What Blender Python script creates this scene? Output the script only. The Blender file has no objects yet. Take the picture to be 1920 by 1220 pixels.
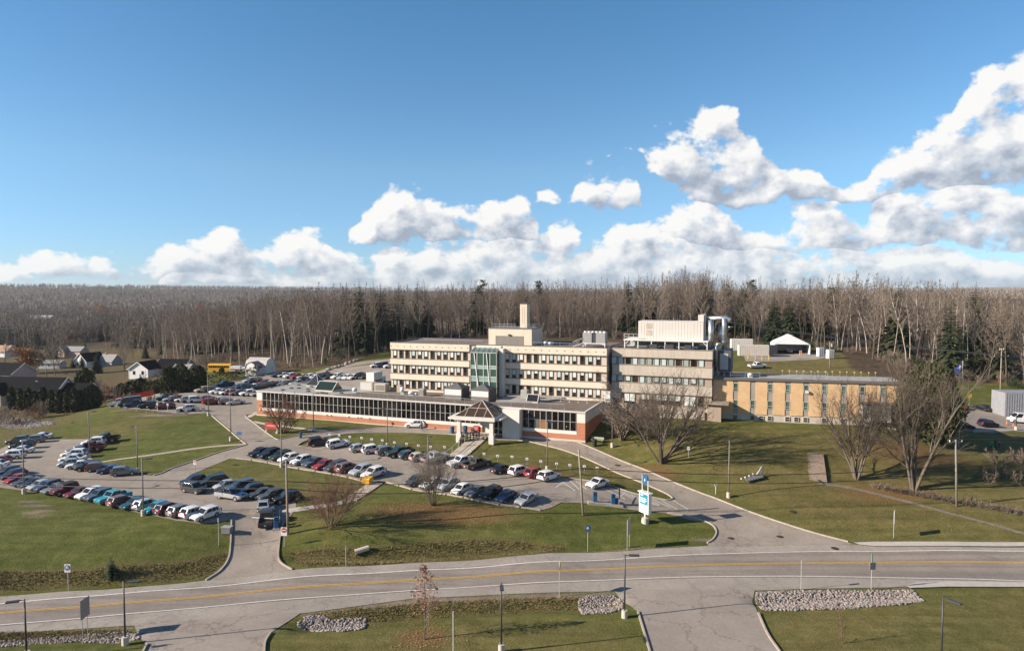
import bpy, bmesh, math, random
import numpy as np
from mathutils import Vector, Matrix
R = math.radians
random.seed(7)
rng = np.random.default_rng(7)
SC = bpy.context.scene
COL = SC.collection

# ------------------------------------------------------------------ camera
CAM_H, FPX, HORIZON = 31.0, 1280.0, 547.0
PITCH = math.atan((610.0 - HORIZON) / FPX)
cam_data = bpy.data.cameras.new('camera')
cam_data.lens = 24.0
cam_data.sensor_width = 36.0
cam_data.clip_end = 20000
cam_data.clip_start = 0.5
cam = bpy.data.objects.new('camera', cam_data)
cam.location = (0, 0, CAM_H)
cam.rotation_euler = (math.pi / 2 - PITCH, 0, 0)
COL.objects.link(cam)
SC.camera = cam
_cp, _sp = math.cos(PITCH), math.sin(PITCH)

def ray(px, py):
    xc, yc = (px - 960.0) / FPX, -(py - 610.0) / FPX
    return (xc, _cp + _sp * yc, -_sp + _cp * yc)

def at_z(px, py, z):
    d = ray(px, py)
    t = (z - CAM_H) / d[2]
    return (d[0] * t, d[1] * t)

def at_y(px, py, y):
    d = ray(px, py)
    t = y / d[1]
    return (d[0] * t, y, CAM_H + d[2] * t)

# ------------------------------------------------------------------ terrain
CTRL_PX = [
 # road
 (0,1150,0),(240,1130,0),(480,1110,0),(720,1092,0),(960,1075,0),(1200,1063,0),(1440,1058,0),(1700,1055,0),(1920,1055,0),
 (0,1220,0),(300,1220,0),(600,1220,0),(900,1220,0),(1300,1220,0),(1600,1220,0),(1920,1220,0),(0,1180,0),(500,1165,0),(1290,1120,0),(900,1160,.1),(1700,1160,.1),
 # left lawn and bank
 (0,1112,.1),(200,1102,.1),(375,1086,.1),(0,1062,1.5),(200,1060,1.4),(0,1000,2.5),(200,1020,2.2),(380,1035,1.4),(0,930,3.2),(200,960,3.0),(370,985,2.9),
 (475,1080,.15),(475,1030,1.1),(470,990,2.2),(470,955,2.9),
 (100,885,3.2),(300,910,3.0),(400,945,3.0),(200,855,3.3),(60,838,3.3),(0,885,3.3),(430,905,3.1),(520,940,3.0),
 (360,878,3.3),(420,852,3.9),(462,838,4.4),(300,850,3.9),(250,880,3.3),
 # centre lot
 (500,866,3.7),(575,838,4.0),(620,845,3.9),(700,885,3.6),(800,880,3.6),(820,922,3.3),(900,872,3.7),(960,942,3.2),(1020,900,3.5),(1100,930,3.1),(1050,910,3.4),(1200,935,2.4),(1300,965,1.4),
 (1450,1010,.3),(1350,960,1.3),(1260,905,2.6),(1200,870,3.7),(1120,840,4.7),(1050,826,5.15),(960,816,5.3),(860,812,5.3),(750,805,5.3),(650,812,5.15),(560,822,4.8),(495,822,4.6),(440,782,5.1),(400,762,5.3),(482,778,5.3),(700,795,5.3),(1000,815,5.3),(1097,829,5.25),
 # centre lawn
 (600,985,2.6),(800,955,2.9),(700,1000,2.1),(560,1000,2.1),(900,980,2.2),(1000,1000,1.5),(700,1035,1.2),(900,1025,1.1),(560,1050,.8),(700,1062,.05),(900,1050,.05),(1100,1032,.2),(1220,1030,.2),(1100,975,1.7),(1210,975,1.3),(1300,1000,.6),(1335,1012,.3),
 (430,885,3.4),(520,900,3.3),(610,915,3.3),(540,930,3.05),(650,930,3.1),(560,960,2.8),
 # right lawn
 (1420,960,1.4),(1500,960,1.6),(1600,1000,.6),(1750,1000,.8),(1920,1000,.9),(1900,950,1.7),(1450,900,3.3),(1530,900,3.2),(1610,895,3.2),(1715,915,2.6),(1793,948,1.7),(1850,880,3.4),(1920,880,3.4),(1240,865,4.5),(1330,850,5.4),(1400,820,6.6),(1500,850,5.5),(1600,830,6.3),(1300,786,7.95),(1250,792,7.5),(1200,800,6.8),(1130,830,5.2),
 (1380,785,7.9),(1530,795,7.6),(1690,806,7.1),(1750,830,5.4),(1850,830,4.4),(1920,825,4.2),(1850,778,4.4),(1920,795,4.2),(1805,766,4.7),(1876,748,5.6),(1850,728,7.2),(1910,720,7.6),
 # bank under the upper lot
 (300,800,4.7),(200,815,4.0),(150,824,3.5),(380,820,4.6),(430,825,4.6),(225,766,5.5),(345,776,5.5),(300,745,5.9),(350,755,5.7),(450,732,6.2),(560,720,6.5),(430,714,6.6),(500,705,7.0),(600,703,7.3),(650,690,8.5),(700,668,10),(880,640,14.0),(1080,645,13.5),
 # behind, left and right
 (60,795,1.8),(0,825,2.6),(0,775,1.6),(110,772,2.0),(60,742,2.0),(180,760,2.6),(165,690,1.0),(300,690,3.5),(200,720,2.6),(420,697,6.3),(485,697,6.6),(20,700,1.0),(250,655,1.0),(100,640,-1),(0,620,-4),(300,620,-1),
 (1485,664,12.2),(1410,670,12.0),(1500,690,10.4),(1570,668,12.0),
]
CTRL_W = [(-60,30,0),(0,30,0),(60,30,0),(-120,50,0),(120,55,0),(150,90,2),(-150,100,1),(0,2,0),(-300,60,-1),(300,60,2),
 (0,165,8.5),(30,170,9),(60,165,9),(90,165,8),(-30,170,7.5),(-52,160,5.8),
 (0,290,15),(60,260,14),(120,250,13),(200,300,15),(200,180,9),(0,420,19),(200,450,21),(-150,420,3),(-60,300,10),(-100,260,6),
 (-400,500,-8),(-300,250,-2),(-600,900,-8),(-150,800,2),(0,900,14),(400,800,20),(0,1500,8),(-900,1500,5),(900,1500,16),
 (-500,2400,27),(500,2400,28),(-1000,2450,37),(-1600,2300,45),(-1300,1600,14),(1600,2300,30),(-2500,3500,40),(0,3500,34),(2500,3500,38),(-3000,800,10),(3000,800,20),(-3500,3500,40),(3500,3500,40),(-2000,0,0),(2000,0,5),(0,-300,0),(0,5500,30),(-4500,5500,30),(4500,5500,30)]
_pts = [(*at_z(px, py, z), z) for px, py, z in CTRL_PX] + CTRL_W
_P = np.array(_pts, float)
_C2 = 6.0 ** 2
def _phi(d2):
    return np.sqrt(d2 + _C2)
_n = len(_P)
_A = np.zeros((_n + 1, _n + 1))
_d2 = ((_P[:, None, :2] - _P[None, :, :2]) ** 2).sum(-1)
_A[:_n, :_n] = _phi(_d2) - 0.35 * np.eye(_n)
_A[:_n, _n] = 1
_A[_n, :_n] = 1
_w = np.linalg.solve(_A, np.append(_P[:, 2], 0))
DITCH = []
def _ditch(pxs, depth, wid):
    p = [at_z(x, y, 0) for x, y in pxs]
    for a, b in zip(p[:-1], p[1:]):
        DITCH.append((a, b, depth, wid))
_ditch([(-160,1209),(0,1199),(235,1190)], .55, 1.1)
_ditch([(580,1168),(780,1146),(960,1136),(1145,1124)], .75, 1.3)
_ditch([(1430,1126),(1560,1118),(1690,1116)], .5, 1.2)
_ditch([(-160,1120),(0,1109),(200,1099),(345,1085)], .35, 1.0)
_ditch([(556,1057),(700,1054),(900,1044),(1000,1037)], .55, 1.1)
def H(x, y):
    """terrain height; x, y arrays or numbers"""
    x = np.atleast_1d(np.asarray(x, float)); y = np.atleast_1d(np.asarray(y, float))
    out = np.empty(x.shape)
    for i in range(0, x.size, 20000):
        xs, ys = x[i:i+20000], y[i:i+20000]
        d2 = (xs[:, None] - _P[None, :, 0]) ** 2 + (ys[:, None] - _P[None, :, 1]) ** 2
        z = _phi(d2) @ _w[:_n] + _w[_n]
        m = (ys < 95) & (np.abs(xs) < 150)
        if m.any():
            dmax = np.zeros(m.sum())
            xm, ym = xs[m], ys[m]
            for a, b, dep, wid in DITCH:
                ax, ay = a; bx, by = b
                L2 = (bx-ax)**2 + (by-ay)**2
                t = np.clip(((xm-ax)*(bx-ax) + (ym-ay)*(by-ay)) / L2, 0, 1)
                dd = (xm-ax-t*(bx-ax))**2 + (ym-ay-t*(by-ay))**2
                dmax = np.maximum(dmax, dep*np.exp(-dd/wid**2))
            z[m] -= dmax
        out[i:i+20000] = z
    return out
def h(x, y):
    return float(H(x, y)[0])

def G(px, py):
    """point of the ground seen at a photo position"""
    d = ray(px, py)
    t0, t1 = None, None
    ts = np.concatenate([np.arange(20, 400, 2.0), np.arange(400, 6000, 25.0)])
    zz = CAM_H + d[2]*ts - H(d[0]*ts, d[1]*ts)
    k = np.argmax(zz < 0)
    if zz[k] >= 0:
        k = len(ts) - 1
    a, b = ts[k-1], ts[k]
    for _ in range(14):
        m = .5*(a+b)
        if CAM_H + d[2]*m - h(d[0]*m, d[1]*m) < 0: b = m
        else: a = m
    t = .5*(a+b)
    return (d[0]*t, d[1]*t, h(d[0]*t, d[1]*t))

# ------------------------------------------------------------------ objects
def link(o, parent=None):
    COL.objects.link(o)
    if parent is not None: o.parent = parent
    return o
def tag(o, label=None, cat=None, group=None, kind=None):
    if label: o['label'] = label
    if cat: o['category'] = cat
    if group: o['group'] = group
    if kind: o['kind'] = kind
    return o
def empty(name, loc, rz=0, label=None, cat=None, group=None):
    o = bpy.data.objects.new(name, None)
    o.empty_display_size = .3
    o.location = loc; o.rotation_euler = (0, 0, rz)
    COL.objects.link(o)
    return tag(o, label, cat, group)
def inst(src, parent=None, loc=None, rz=None, name=None):
    c = src.copy()
    if name: c.name = name
    COL.objects.link(c)
    if parent is not None: c.parent = parent
    if loc is not None: c.location = loc
    if rz is not None: c.rotation_euler = (0, 0, rz)
    return c
def children(o):
    return [c for c in COL.objects if c.parent == o]
def copy_tree(o, kids, parent=None):
    """kids: {object: [children]} precomputed"""
    c = o.copy(); COL.objects.link(c)
    if parent is not None: c.parent = parent
    for ch in kids.get(o.name, []):
        copy_tree(ch, kids, c)
    return c
def kids_of(root):
    d = {}
    def rec(o):
        d[o.name] = list(o.children)
        for c in o.children: rec(c)
    rec(root)
    return d

class MB:
    """collects polygons, then links them as one mesh object"""
    def __init__(s): s.v = []; s.f = []; s.m = []; s.mi = 0; s.sm = []; s.smooth = False
    def add(s, verts, faces, mi=None):
        n = len(s.v); s.v += [tuple(p) for p in verts]
        for f in faces:
            s.f.append(tuple(i + n for i in f)); s.m.append(s.mi if mi is None else mi); s.sm.append(s.smooth)
        return s
    def box(s, x0, x1, y0, y1, z0, z1, mi=None):
        v = [(x0,y0,z0),(x1,y0,z0),(x1,y1,z0),(x0,y1,z0),(x0,y0,z1),(x1,y0,z1),(x1,y1,z1),(x0,y1,z1)]
        return s.add(v, [(0,3,2,1),(4,5,6,7),(0,1,5,4),(1,2,6,5),(2,3,7,6),(3,0,4,7)], mi)
    def obox(s, c, sx, sy, sz, rz=0, mi=None):
        """box standing on c, turned about z"""
        ca, sa = math.cos(rz), math.sin(rz); v = []
        for z in (0, sz):
            for x, y in ((-sx/2,-sy/2),(sx/2,-sy/2),(sx/2,sy/2),(-sx/2,sy/2)):
                v.append((c[0]+x*ca-y*sa, c[1]+x*sa+y*ca, c[2]+z))
        return s.add(v, [(0,3,2,1),(4,5,6,7),(0,1,5,4),(1,2,6,5),(2,3,7,6),(3,0,4,7)], mi)
    def bar(s, a, b, w, t=None, mi=None):
        """square bar from a to b"""
        a, b = Vector(a), Vector(b); d = (b-a)
        if d.length < 1e-6: return s
        d.normalize(); up = Vector((0,0,1)) if abs(d.z) < .95 else Vector((1,0,0))
        x = d.cross(up).normalized()*(w/2); y = d.cross(x).normalized()*((t or w)/2)
        v = [a-x-y,a+x-y,a+x+y,a-x+y,b-x-y,b+x-y,b+x+y,b-x+y]
        return s.add(v, [(0,3,2,1),(4,5,6,7),(0,1,5,4),(1,2,6,5),(2,3,7,6),(3,0,4,7)], mi)
    def tube(s, pts, rad, n=8, mi=None, cap=True):
        pts = [Vector(p) for p in pts]; m = len(pts)
        if not hasattr(rad, '__len__'): rad = [rad]*m
        V = []; px = None
        for i, p in enumerate(pts):
            d = (pts[min(i+1,m-1)]-pts[max(i-1,0)]).normalized()
            if px is None:
                up = Vector((0,0,1)) if abs(d.z) < .95 else Vector((1,0,0))
                px = d.cross(up).normalized()
            else:
                px = (px - d*px.dot(d)).normalized()
            py = d.cross(px)
            for k in range(n):
                a = 2*math.pi*k/n
                V.append(p + px*(rad[i]*math.cos(a)) + py*(rad[i]*math.sin(a)))
        F = []
        for i in range(m-1):
            for k in range(n):
                k2 = (k+1) % n
                F.append((i*n+k, i*n+k2, (i+1)*n+k2, (i+1)*n+k))
        if cap:
            F.append(tuple(range(n-1,-1,-1))); F.append(tuple((m-1)*n+k for k in range(n)))
        return s.add(V, F, mi)
    def cyl(s, c, r, z0, z1, n=12, r2=None, mi=None):
        return s.tube([(c[0],c[1],z0),(c[0],c[1],z1)], [r, r if r2 is None else r2], n, mi)
    def prism(s, poly, z0, z1, mi=None):
        """poly: xy outline counter clockwise"""
        n = len(poly)
        v = [(x,y,z0) for x,y in poly] + [(x,y,z1) for x,y in poly]
        f = [tuple(range(n-1,-1,-1)), tuple(range(n,2*n))] + [(i,(i+1)%n,n+(i+1)%n,n+i) for i in range(n)]
        return s.add(v, f, mi)
    def profx(s, prof, x0, x1, mi=None):
        """profile in (y,z) extruded along x"""
        n = len(prof)
        v = [(x0,y,z) for y,z in prof] + [(x1,y,z) for y,z in prof]
        f = [tuple(range(n)), tuple(range(2*n-1,n-1,-1))] + [(i,n+i,n+(i+1)%n,(i+1)%n) for i in range(n)]
        return s.add(v, f, mi)
    def mesh(s, name, mats):
        me = bpy.data.meshes.new(name)
        me.from_pydata(s.v, [], s.f)
        for m in (mats if isinstance(mats, (list, tuple)) else [mats]): me.materials.append(m)
        me.polygons.foreach_set('material_index', s.m)
        me.polygons.foreach_set('use_smooth', s.sm)
        me.update()
        return me
    def obj(s, name, mats, parent=None, bevel=0, fixn=True, loc=None, rz=None):
        me = s.mesh(name, mats)
        if fixn or bevel:
            bm = bmesh.new(); bm.from_mesh(me)
            if bevel:
                bmesh.ops.remove_doubles(bm, verts=bm.verts, dist=1e-5)
                es = [e for e in bm.edges if len(e.link_faces) == 2 and e.calc_face_angle(0) > .6]
                bmesh.ops.bevel(bm, geom=es, offset=bevel, segments=1, affect='EDGES', clamp_overlap=True)
            bmesh.ops.recalc_face_normals(bm, faces=bm.faces)
            bm.to_mesh(me); bm.free()
        o = bpy.data.objects.new(name, me)
        if loc is not None: o.location = loc
        if rz is not None: o.rotation_euler = (0,0,rz)
        return link(o, parent)

def np_obj(name, V, F, MI, mats, parent=None, smooth=False):
    """triangle mesh from numpy arrays"""
    me = bpy.data.meshes.new(name)
    nv, nf = len(V), len(F)
    me.vertices.add(nv); me.vertices.foreach_set('co', np.asarray(V, np.float32).ravel())
    me.loops.add(nf*3); me.loops.foreach_set('vertex_index', np.asarray(F, np.int32).ravel())
    me.polygons.add(nf)
    me.polygons.foreach_set('loop_start', np.arange(0, nf*3, 3, dtype=np.int32))
    for m in mats: me.materials.append(m)
    if MI is not None: me.polygons.foreach_set('material_index', np.asarray(MI, np.int32))
    if smooth: me.polygons.foreach_set('use_smooth', np.ones(nf, bool))
    me.update(calc_edges=True); me.validate()
    return link(bpy.data.objects.new(name, me), parent)

# ------------------------------------------------------------------ materials
def new_mat(name):
    m = bpy.data.materials.new(name); m.use_nodes = True
    nt = m.node_tree
    return m, nt, nt.nodes['Principled BSDF']
def N(nt, t, **kw):
    n = nt.nodes.new(t)
    for k, v in kw.items():
        if k.startswith('i_'):
            n.inputs[k[2:].replace('_', ' ')].default_value = v
        else: setattr(n, k, v)
    return n
def ramp(nt, fac, stops):
    r = nt.nodes.new('ShaderNodeValToRGB')
    e = r.color_ramp.elements
    while len(e) < len(stops): e.new(.5)
    for k, (p, c) in enumerate(stops):
        e[k].position = p
        e[k].color = c if len(c) == 4 else (*c, 1)
    nt.links.new(fac, r.inputs[0])
    return r.outputs[0]
def mixc(nt, fac, a, b, mode='MIX'):
    n = nt.nodes.new('ShaderNodeMix'); n.data_type = 'RGBA'; n.blend_type = mode
    for sock, val in ((n.inputs[0], fac), (n.inputs[6], a), (n.inputs[7], b)):
        if hasattr(val, 'is_output'): nt.links.new(val, sock)
        elif isinstance(val, (int, float)): sock.default_value = val
        else: sock.default_value = (*val, 1) if len(val) == 3 else val
    return n.outputs[2]
def math_n(nt, op, a, b=None, c=None, clamp=False):
    n = nt.nodes.new('ShaderNodeMath'); n.operation = op; n.use_clamp = clamp
    for s, v in zip(n.inputs, (a, b, c)):
        if v is None: continue
        if hasattr(v, 'is_output'): nt.links.new(v, s)
        else: s.default_value = v
    return n.outputs[0]
def pos(nt):
    return N(nt, 'ShaderNodeNewGeometry').outputs['Position']
def noise(nt, vec, scale, detail=4, rough=.55, out='Fac', dist=0.0):
    n = N(nt, 'ShaderNodeTexNoise'); n.inputs['Scale'].default_value = scale
    n.inputs['Detail'].default_value = detail; n.inputs['Roughness'].default_value = rough
    n.inputs['Distortion'].default_value = dist
    if vec is not None: nt.links.new(vec, n.inputs['Vector'])
    return n.outputs[out]
def mat(name, col, rough=.7, var=.18, scale=1.5, metal=0, bump=0, bscale=20, spec=.5, coat=0):
    """a plain coloured material with uneven, slightly worn colour"""
    m, nt, b = new_mat(name)
    p = pos(nt)
    n1 = noise(nt, p, scale, 6, .65)
    lo = tuple(c*(1-var) for c in col); hi = tuple(min(1, c*(1+var)) for c in col)
    c = ramp(nt, n1, [(.3, lo), (.7, hi)])
    nt.links.new(c, b.inputs['Base Color'])
    b.inputs['Roughness'].default_value = rough
    b.inputs['Metallic'].default_value = metal
    b.inputs['Specular IOR Level'].default_value = spec
    if coat: b.inputs['Coat Weight'].default_value = coat; b.inputs['Coat Roughness'].default_value = .06
    if bump:
        bn = N(nt, 'ShaderNodeBump'); bn.inputs['Strength'].default_value = bump
        nt.links.new(noise(nt, p, bscale, 3), bn.inputs['Height'])
        nt.links.new(bn.outputs[0], b.inputs['Normal'])
    return m
M = {}
def mm(key, *a, **k):
    if key not in M: M[key] = mat(key, *a, **k)
    return M[key]
# ------------------------------------------------------------------ ground sheet
def axis(fine0, fine1, step, far0, far1, g=1.13):
    a = list(np.arange(fine0, fine1 + 1e-6, step))
    s = step; x = fine1
    while x < far1: s *= g; x += s; a.append(x)
    s = step; x = fine0; pre = []
    while x > far0: s *= g; x -= s; pre.append(x)
    return np.array(pre[::-1] + a)
gx = axis(-105, 105, .85, -5500, 5500)
gy = axis(44, 240, .85, -400, 6500)
GX, GY = np.meshgrid(gx, gy)
GZ = H(GX.ravel(), GY.ravel())
nx, ny = len(gx), len(gy)
gv = np.stack([GX.ravel(), GY.ravel(), GZ], 1)
ii = (np.arange(ny-1)[:, None]*nx + np.arange(nx-1)[None, :]).ravel()
gf = np.concatenate([np.stack([ii, ii+1, ii+nx+1], 1), np.stack([ii, ii+nx+1, ii+nx], 1)])

def poly_in(x, y, poly):
    ins = np.zeros(x.shape, bool); d2 = np.full(x.shape, 1e12)
    n = len(poly)
    for i in range(n):
        x0, y0 = poly[i]; x1, y1 = poly[(i+1) % n]
        c = ((y0 > y) != (y1 > y)) & (x < (x1-x0)*(y-y0)/((y1-y0) if y1 != y0 else 1e-9)+x0)
        ins ^= c
        L2 = (x1-x0)**2+(y1-y0)**2+1e-12
        t = np.clip(((x-x0)*(x1-x0)+(y-y0)*(y1-y0))/L2, 0, 1)
        d2 = np.minimum(d2, (x-x0-t*(x1-x0))**2+(y-y0-t*(y1-y0))**2)
    return np.where(ins, np.sqrt(d2), -np.sqrt(d2))
def PX(pts):
    return [G(*p)[:2] for p in pts]
def zone_poly(pts, soft, world=()):
    sd = poly_in(gv[:, 0], gv[:, 1], PX(pts) + list(world))
    return np.clip(.5 + sd/(2*soft), 0, 1)
def zone_blob(px, py, rx, ry, ang=0):
    c = G(px, py); ca, sa = math.cos(ang), math.sin(ang)
    dx, dy = gv[:, 0]-c[0], gv[:, 1]-c[1]
    u, v = (dx*ca+dy*sa)/rx, (-dx*sa+dy*ca)/ry
    return np.exp(-(u*u+v*v))
FOREST = [(290,672),(330,700),(400,690),(470,690),(500,703),(560,694),(640,684),(700,668),(735,650),(900,652),(1100,652),(1370,646),(1400,640),(1560,641),(1595,690),(1640,705),(1700,712),(1780,722),(1920,714)]
FOREST_W = [(3000,260),(5500,6500),(-5500,6500),(-3000,500),(-420,480),(-250,420),(-170,330)]
zf = zone_poly(FOREST, 3, FOREST_W)
scrub = zone_poly([(-200,700),(0,640),(250,640),(400,680),(330,735),(215,760),(0,800),(-200,820)], 14)*.55
zf = np.maximum(zf, scrub)
zl = np.zeros(len(gv))
for a in [(800,958,9,3.5,0),(860,965,8,2.5,0),(1715,850,12,6,0),(1660,925,9,4,0),(1230,882,5,2.5,-.6),(795,1196,3.2,2.2,0),(1880,716,26,4,0),(500,800,5,2,0),(990,880,9,2,-.3)]:
    zl = np.maximum(zl, zone_blob(*a)*.8)
zl = np.maximum(zl, zone_blob(830,962,11,3.0)*1.0)
zl = np.maximum(zl, .28*zone_poly([(1130,850),(1330,930),(1600,1010),(1920,1010),(1920,850),(1500,830)], 4))
zr = np.zeros(len(gv))
for poly in ([(-90,1068),(0,1066),(150,1064),(330,1050),(428,1030),(425,1052),(385,1084),(200,1100),(0,1112),(-90,1120)],
             [(532,1030),(700,1022),(860,1008),(980,1010),(1060,1025),(1080,1034),(900,1049),(700,1060),(560,1064)],
             [(560,1152),(640,1143),(780,1128),(960,1118),(1090,1114),(1085,1146),(960,1152),(700,1172)],
             [(-90,1180),(0,1182),(240,1178),(245,1196),(0,1210),(-90,1215)]):
    zr = np.maximum(zr, zone_poly(poly, 1.2))
zr = np.maximum(zr, zone_poly([(-150,760),(120,742),(220,760),(60,835),(-150,850)], 6)*.7)
zd = np.zeros(len(gv))
for a in [(66,948,3.2,1.0,0),(82,958,3,.8,0),(70,968,2.6,.7,0),(60,960,2,.7,0),(55,940,2.5,.8,0),(425,1062,2.2,.8,.9),(1330,1012,4,.8,0),(1200,1030,9,.7,.1),(1420,1190,1.5,4,0),(240,768,5,1.2,0),(300,778,10,1.5,0)]:
    zd = np.maximum(zd, zone_blob(*a)*.72)
for poly in ([(0,1200),(250,1188),(260,1172),(0,1186)],[(560,1150),(780,1120),(1160,1106),(1160,1118),(780,1134),(570,1160)],[(1412,1108),(1700,1100),(1725,1106),(1420,1120)]):
    zd = np.maximum(zd, zone_poly(poly, .8)*.85)
dry = np.clip(.02 + .8*zone_poly([(1130,840),(1262,900),(1590,1015),(1920,1020),(2100,900),(1900,800),(1690,815),(1300,800)], 6)
              + .75*zone_poly([(490,1240),(560,1180),(1160,1150),(1220,1225),(1220,1300),(400,1300)], 3) + .8*zone_poly([(1425,1140),(1700,1120),(2000,1100),(2100,1300),(1470,1300)], 3)
              + .9*zone_poly([(1370,700),(1400,660),(1600,660),(1640,720)], 4) + .9*zone_poly([(-50,740),(0,620),(330,620),(330,720),(200,745)], 12) + .5*zone_poly([(100,830),(230,768),(330,778),(200,850)], 5) + .55*zone_poly([(910,830),(1000,830),(1120,866),(1250,928),(1100,900),(960,872),(890,850)], 2.5) + .3*zone_poly([(600,826),(760,815),(850,822),(840,850),(700,834)], 2.5) + .45*zone_poly([(380,880),(460,868),(680,908),(640,925),(540,925)], 3) + .45*zone_poly([(480,780),(740,800),(560,814),(520,818)], 3) + .35*zone_poly([(530,980),(760,940),(950,965),(900,1000),(540,1030)], 4), 0, 1)

ground = np_obj('ground', gv, gf, None, [], smooth=True)
tag(ground, kind='structure')
at = ground.data.color_attributes.new('zone', 'FLOAT_COLOR', 'POINT')
at.data.foreach_set('color', np.stack([zf, zl, zr, zd], 1).astype(np.float32).ravel())
at2 = ground.data.color_attributes.new('zone_dry', 'FLOAT_COLOR', 'POINT')
at2.data.foreach_set('color', np.stack([dry, dry, dry, np.ones(len(gv))], 1).astype(np.float32).ravel())

m, nt, b = new_mat('ground_cover')
P_ = pos(nt)
za = N(nt, 'ShaderNodeAttribute', attribute_name='zone'); sep = N(nt, 'ShaderNodeSeparateColor')
nt.links.new(za.outputs['Color'], sep.inputs[0])
zb = N(nt, 'ShaderNodeAttribute', attribute_name='zone_dry')
n_big = noise(nt, P_, .06, 5, .6); n_mid = noise(nt, P_, .5, 6, .7); n_fine = noise(nt, P_, 5, 6, .8); n_tiny = noise(nt, P_, 16, 3, .8)
def soft(mask, nz, amt=.7, w=.18):
    a = math_n(nt, 'ADD', mask, math_n(nt, 'MULTIPLY', math_n(nt, 'SUBTRACT', nz, .5), amt))
    mr = N(nt, 'ShaderNodeMapRange'); mr.interpolation_type = 'SMOOTHSTEP'
    nt.links.new(a, mr.inputs[0]); mr.inputs[1].default_value = .5-w; mr.inputs[2].default_value = .5+w
    return mr.outputs[0]
green = ramp(nt, n_mid, [(.22, (.052,.067,.014)), (.5, (.093,.103,.026)), (.78, (.152,.147,.050))])
dryc = ramp(nt, n_mid, [(.22, (.092,.080,.026)), (.5, (.145,.120,.046)), (.78, (.205,.162,.075))])
dmask = math_n(nt, 'ADD', zb.outputs['Fac'], math_n(nt, 'MULTIPLY', math_n(nt, 'SUBTRACT', n_big, .5), 1.3))
c = mixc(nt, math_n(nt, 'MINIMUM', math_n(nt, 'MAXIMUM', dmask, 0), 1), green, dryc)
fl = ramp(nt, n_fine, [(.3, (.55,.56,.50)), (.5, (1.0,1.0,1.0)), (.72, (1.65,1.52,1.40))])
c = mixc(nt, 1.0, c, fl, 'MULTIPLY')
mow = N(nt, 'ShaderNodeMapping'); nt.links.new(P_, mow.inputs[0]); mow.inputs['Rotation'].default_value = (0, 0, R(24)); mow.inputs['Scale'].default_value = (.05, .75, .3)
c = mixc(nt, 1.0, c, ramp(nt, noise(nt, mow.outputs[0], 1.0, 3, .6), [(.35, (.84,.86,.82)), (.65, (1.14,1.12,1.1))]), 'MULTIPLY')
rough_c = ramp(nt, n_fine, [(.25, (.050,.048,.018)), (.5, (.115,.098,.036)), (.75, (.20,.155,.070))])
c = mixc(nt, soft(sep.outputs[2], n_mid), c, rough_c)
lit_c = ramp(nt, n_tiny, [(.3, (.075,.042,.020)), (.5, (.165,.092,.042)), (.7, (.29,.17,.085))])
c = mixc(nt, math_n(nt, 'MULTIPLY', soft(sep.outputs[1], n_fine, 1.1, .25), .8), c, lit_c)
dirt_c = ramp(nt, n_mid, [(.3, (.17,.125,.095)), (.7, (.27,.21,.165))])
c = mixc(nt, soft(za.outputs['Alpha'], n_fine, .9, .2), c, dirt_c)
for_c = ramp(nt, n_mid, [(.3, (.045,.034,.022)), (.5, (.085,.06,.038)), (.75, (.135,.095,.058))])
c = mixc(nt, soft(sep.outputs[0], n_mid, .5, .2), c, for_c)
nt.links.new(c, b.inputs['Base Color'])
b.inputs['Roughness'].default_value = .95; b.inputs['Specular IOR Level'].default_value = .1
bp = N(nt, 'ShaderNodeBump'); bp.inputs['Strength'].default_value = .55; bp.inputs['Distance'].default_value = .25
nt.links.new(math_n(nt, 'ADD', n_fine, math_n(nt, 'MULTIPLY', n_mid, 1.2)), bp.inputs['Height'])
nt.links.new(bp.outputs[0], b.inputs['Normal'])
ground.data.materials.append(m)

# ------------------------------------------------------------------ sheets laid on the ground
def dens(pts, step=.9, closed=True):
    out = []; n = len(pts)
    for i in range(n if closed else n-1):
        a, c = pts[i], pts[(i+1) % n]
        k = max(1, int(math.hypot(c[0]-a[0], c[1]-a[1])/step))
        out += [(a[0]+(c[0]-a[0])*j/k, a[1]+(c[1]-a[1])*j/k) for j in range(k)]
    if not closed: out.append(pts[-1])
    return out
def catmull(p, k=5):
    out = []
    for i in range(len(p)-1):
        p0 = p[max(i-1,0)]; p1 = p[i]; p2 = p[i+1]; p3 = p[min(i+2,len(p)-1)]
        for j in range(k):
            t = j/k
            out.append(tuple(.5*((2*p1[d])+(-p0[d]+p2[d])*t+(2*p0[d]-5*p1[d]+4*p2[d]-p3[d])*t*t+(-p0[d]+3*p1[d]-3*p2[d]+p3[d])*t**3) for d in (0,1)))
    out.append(tuple(p[-1][:2])); return out
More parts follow.
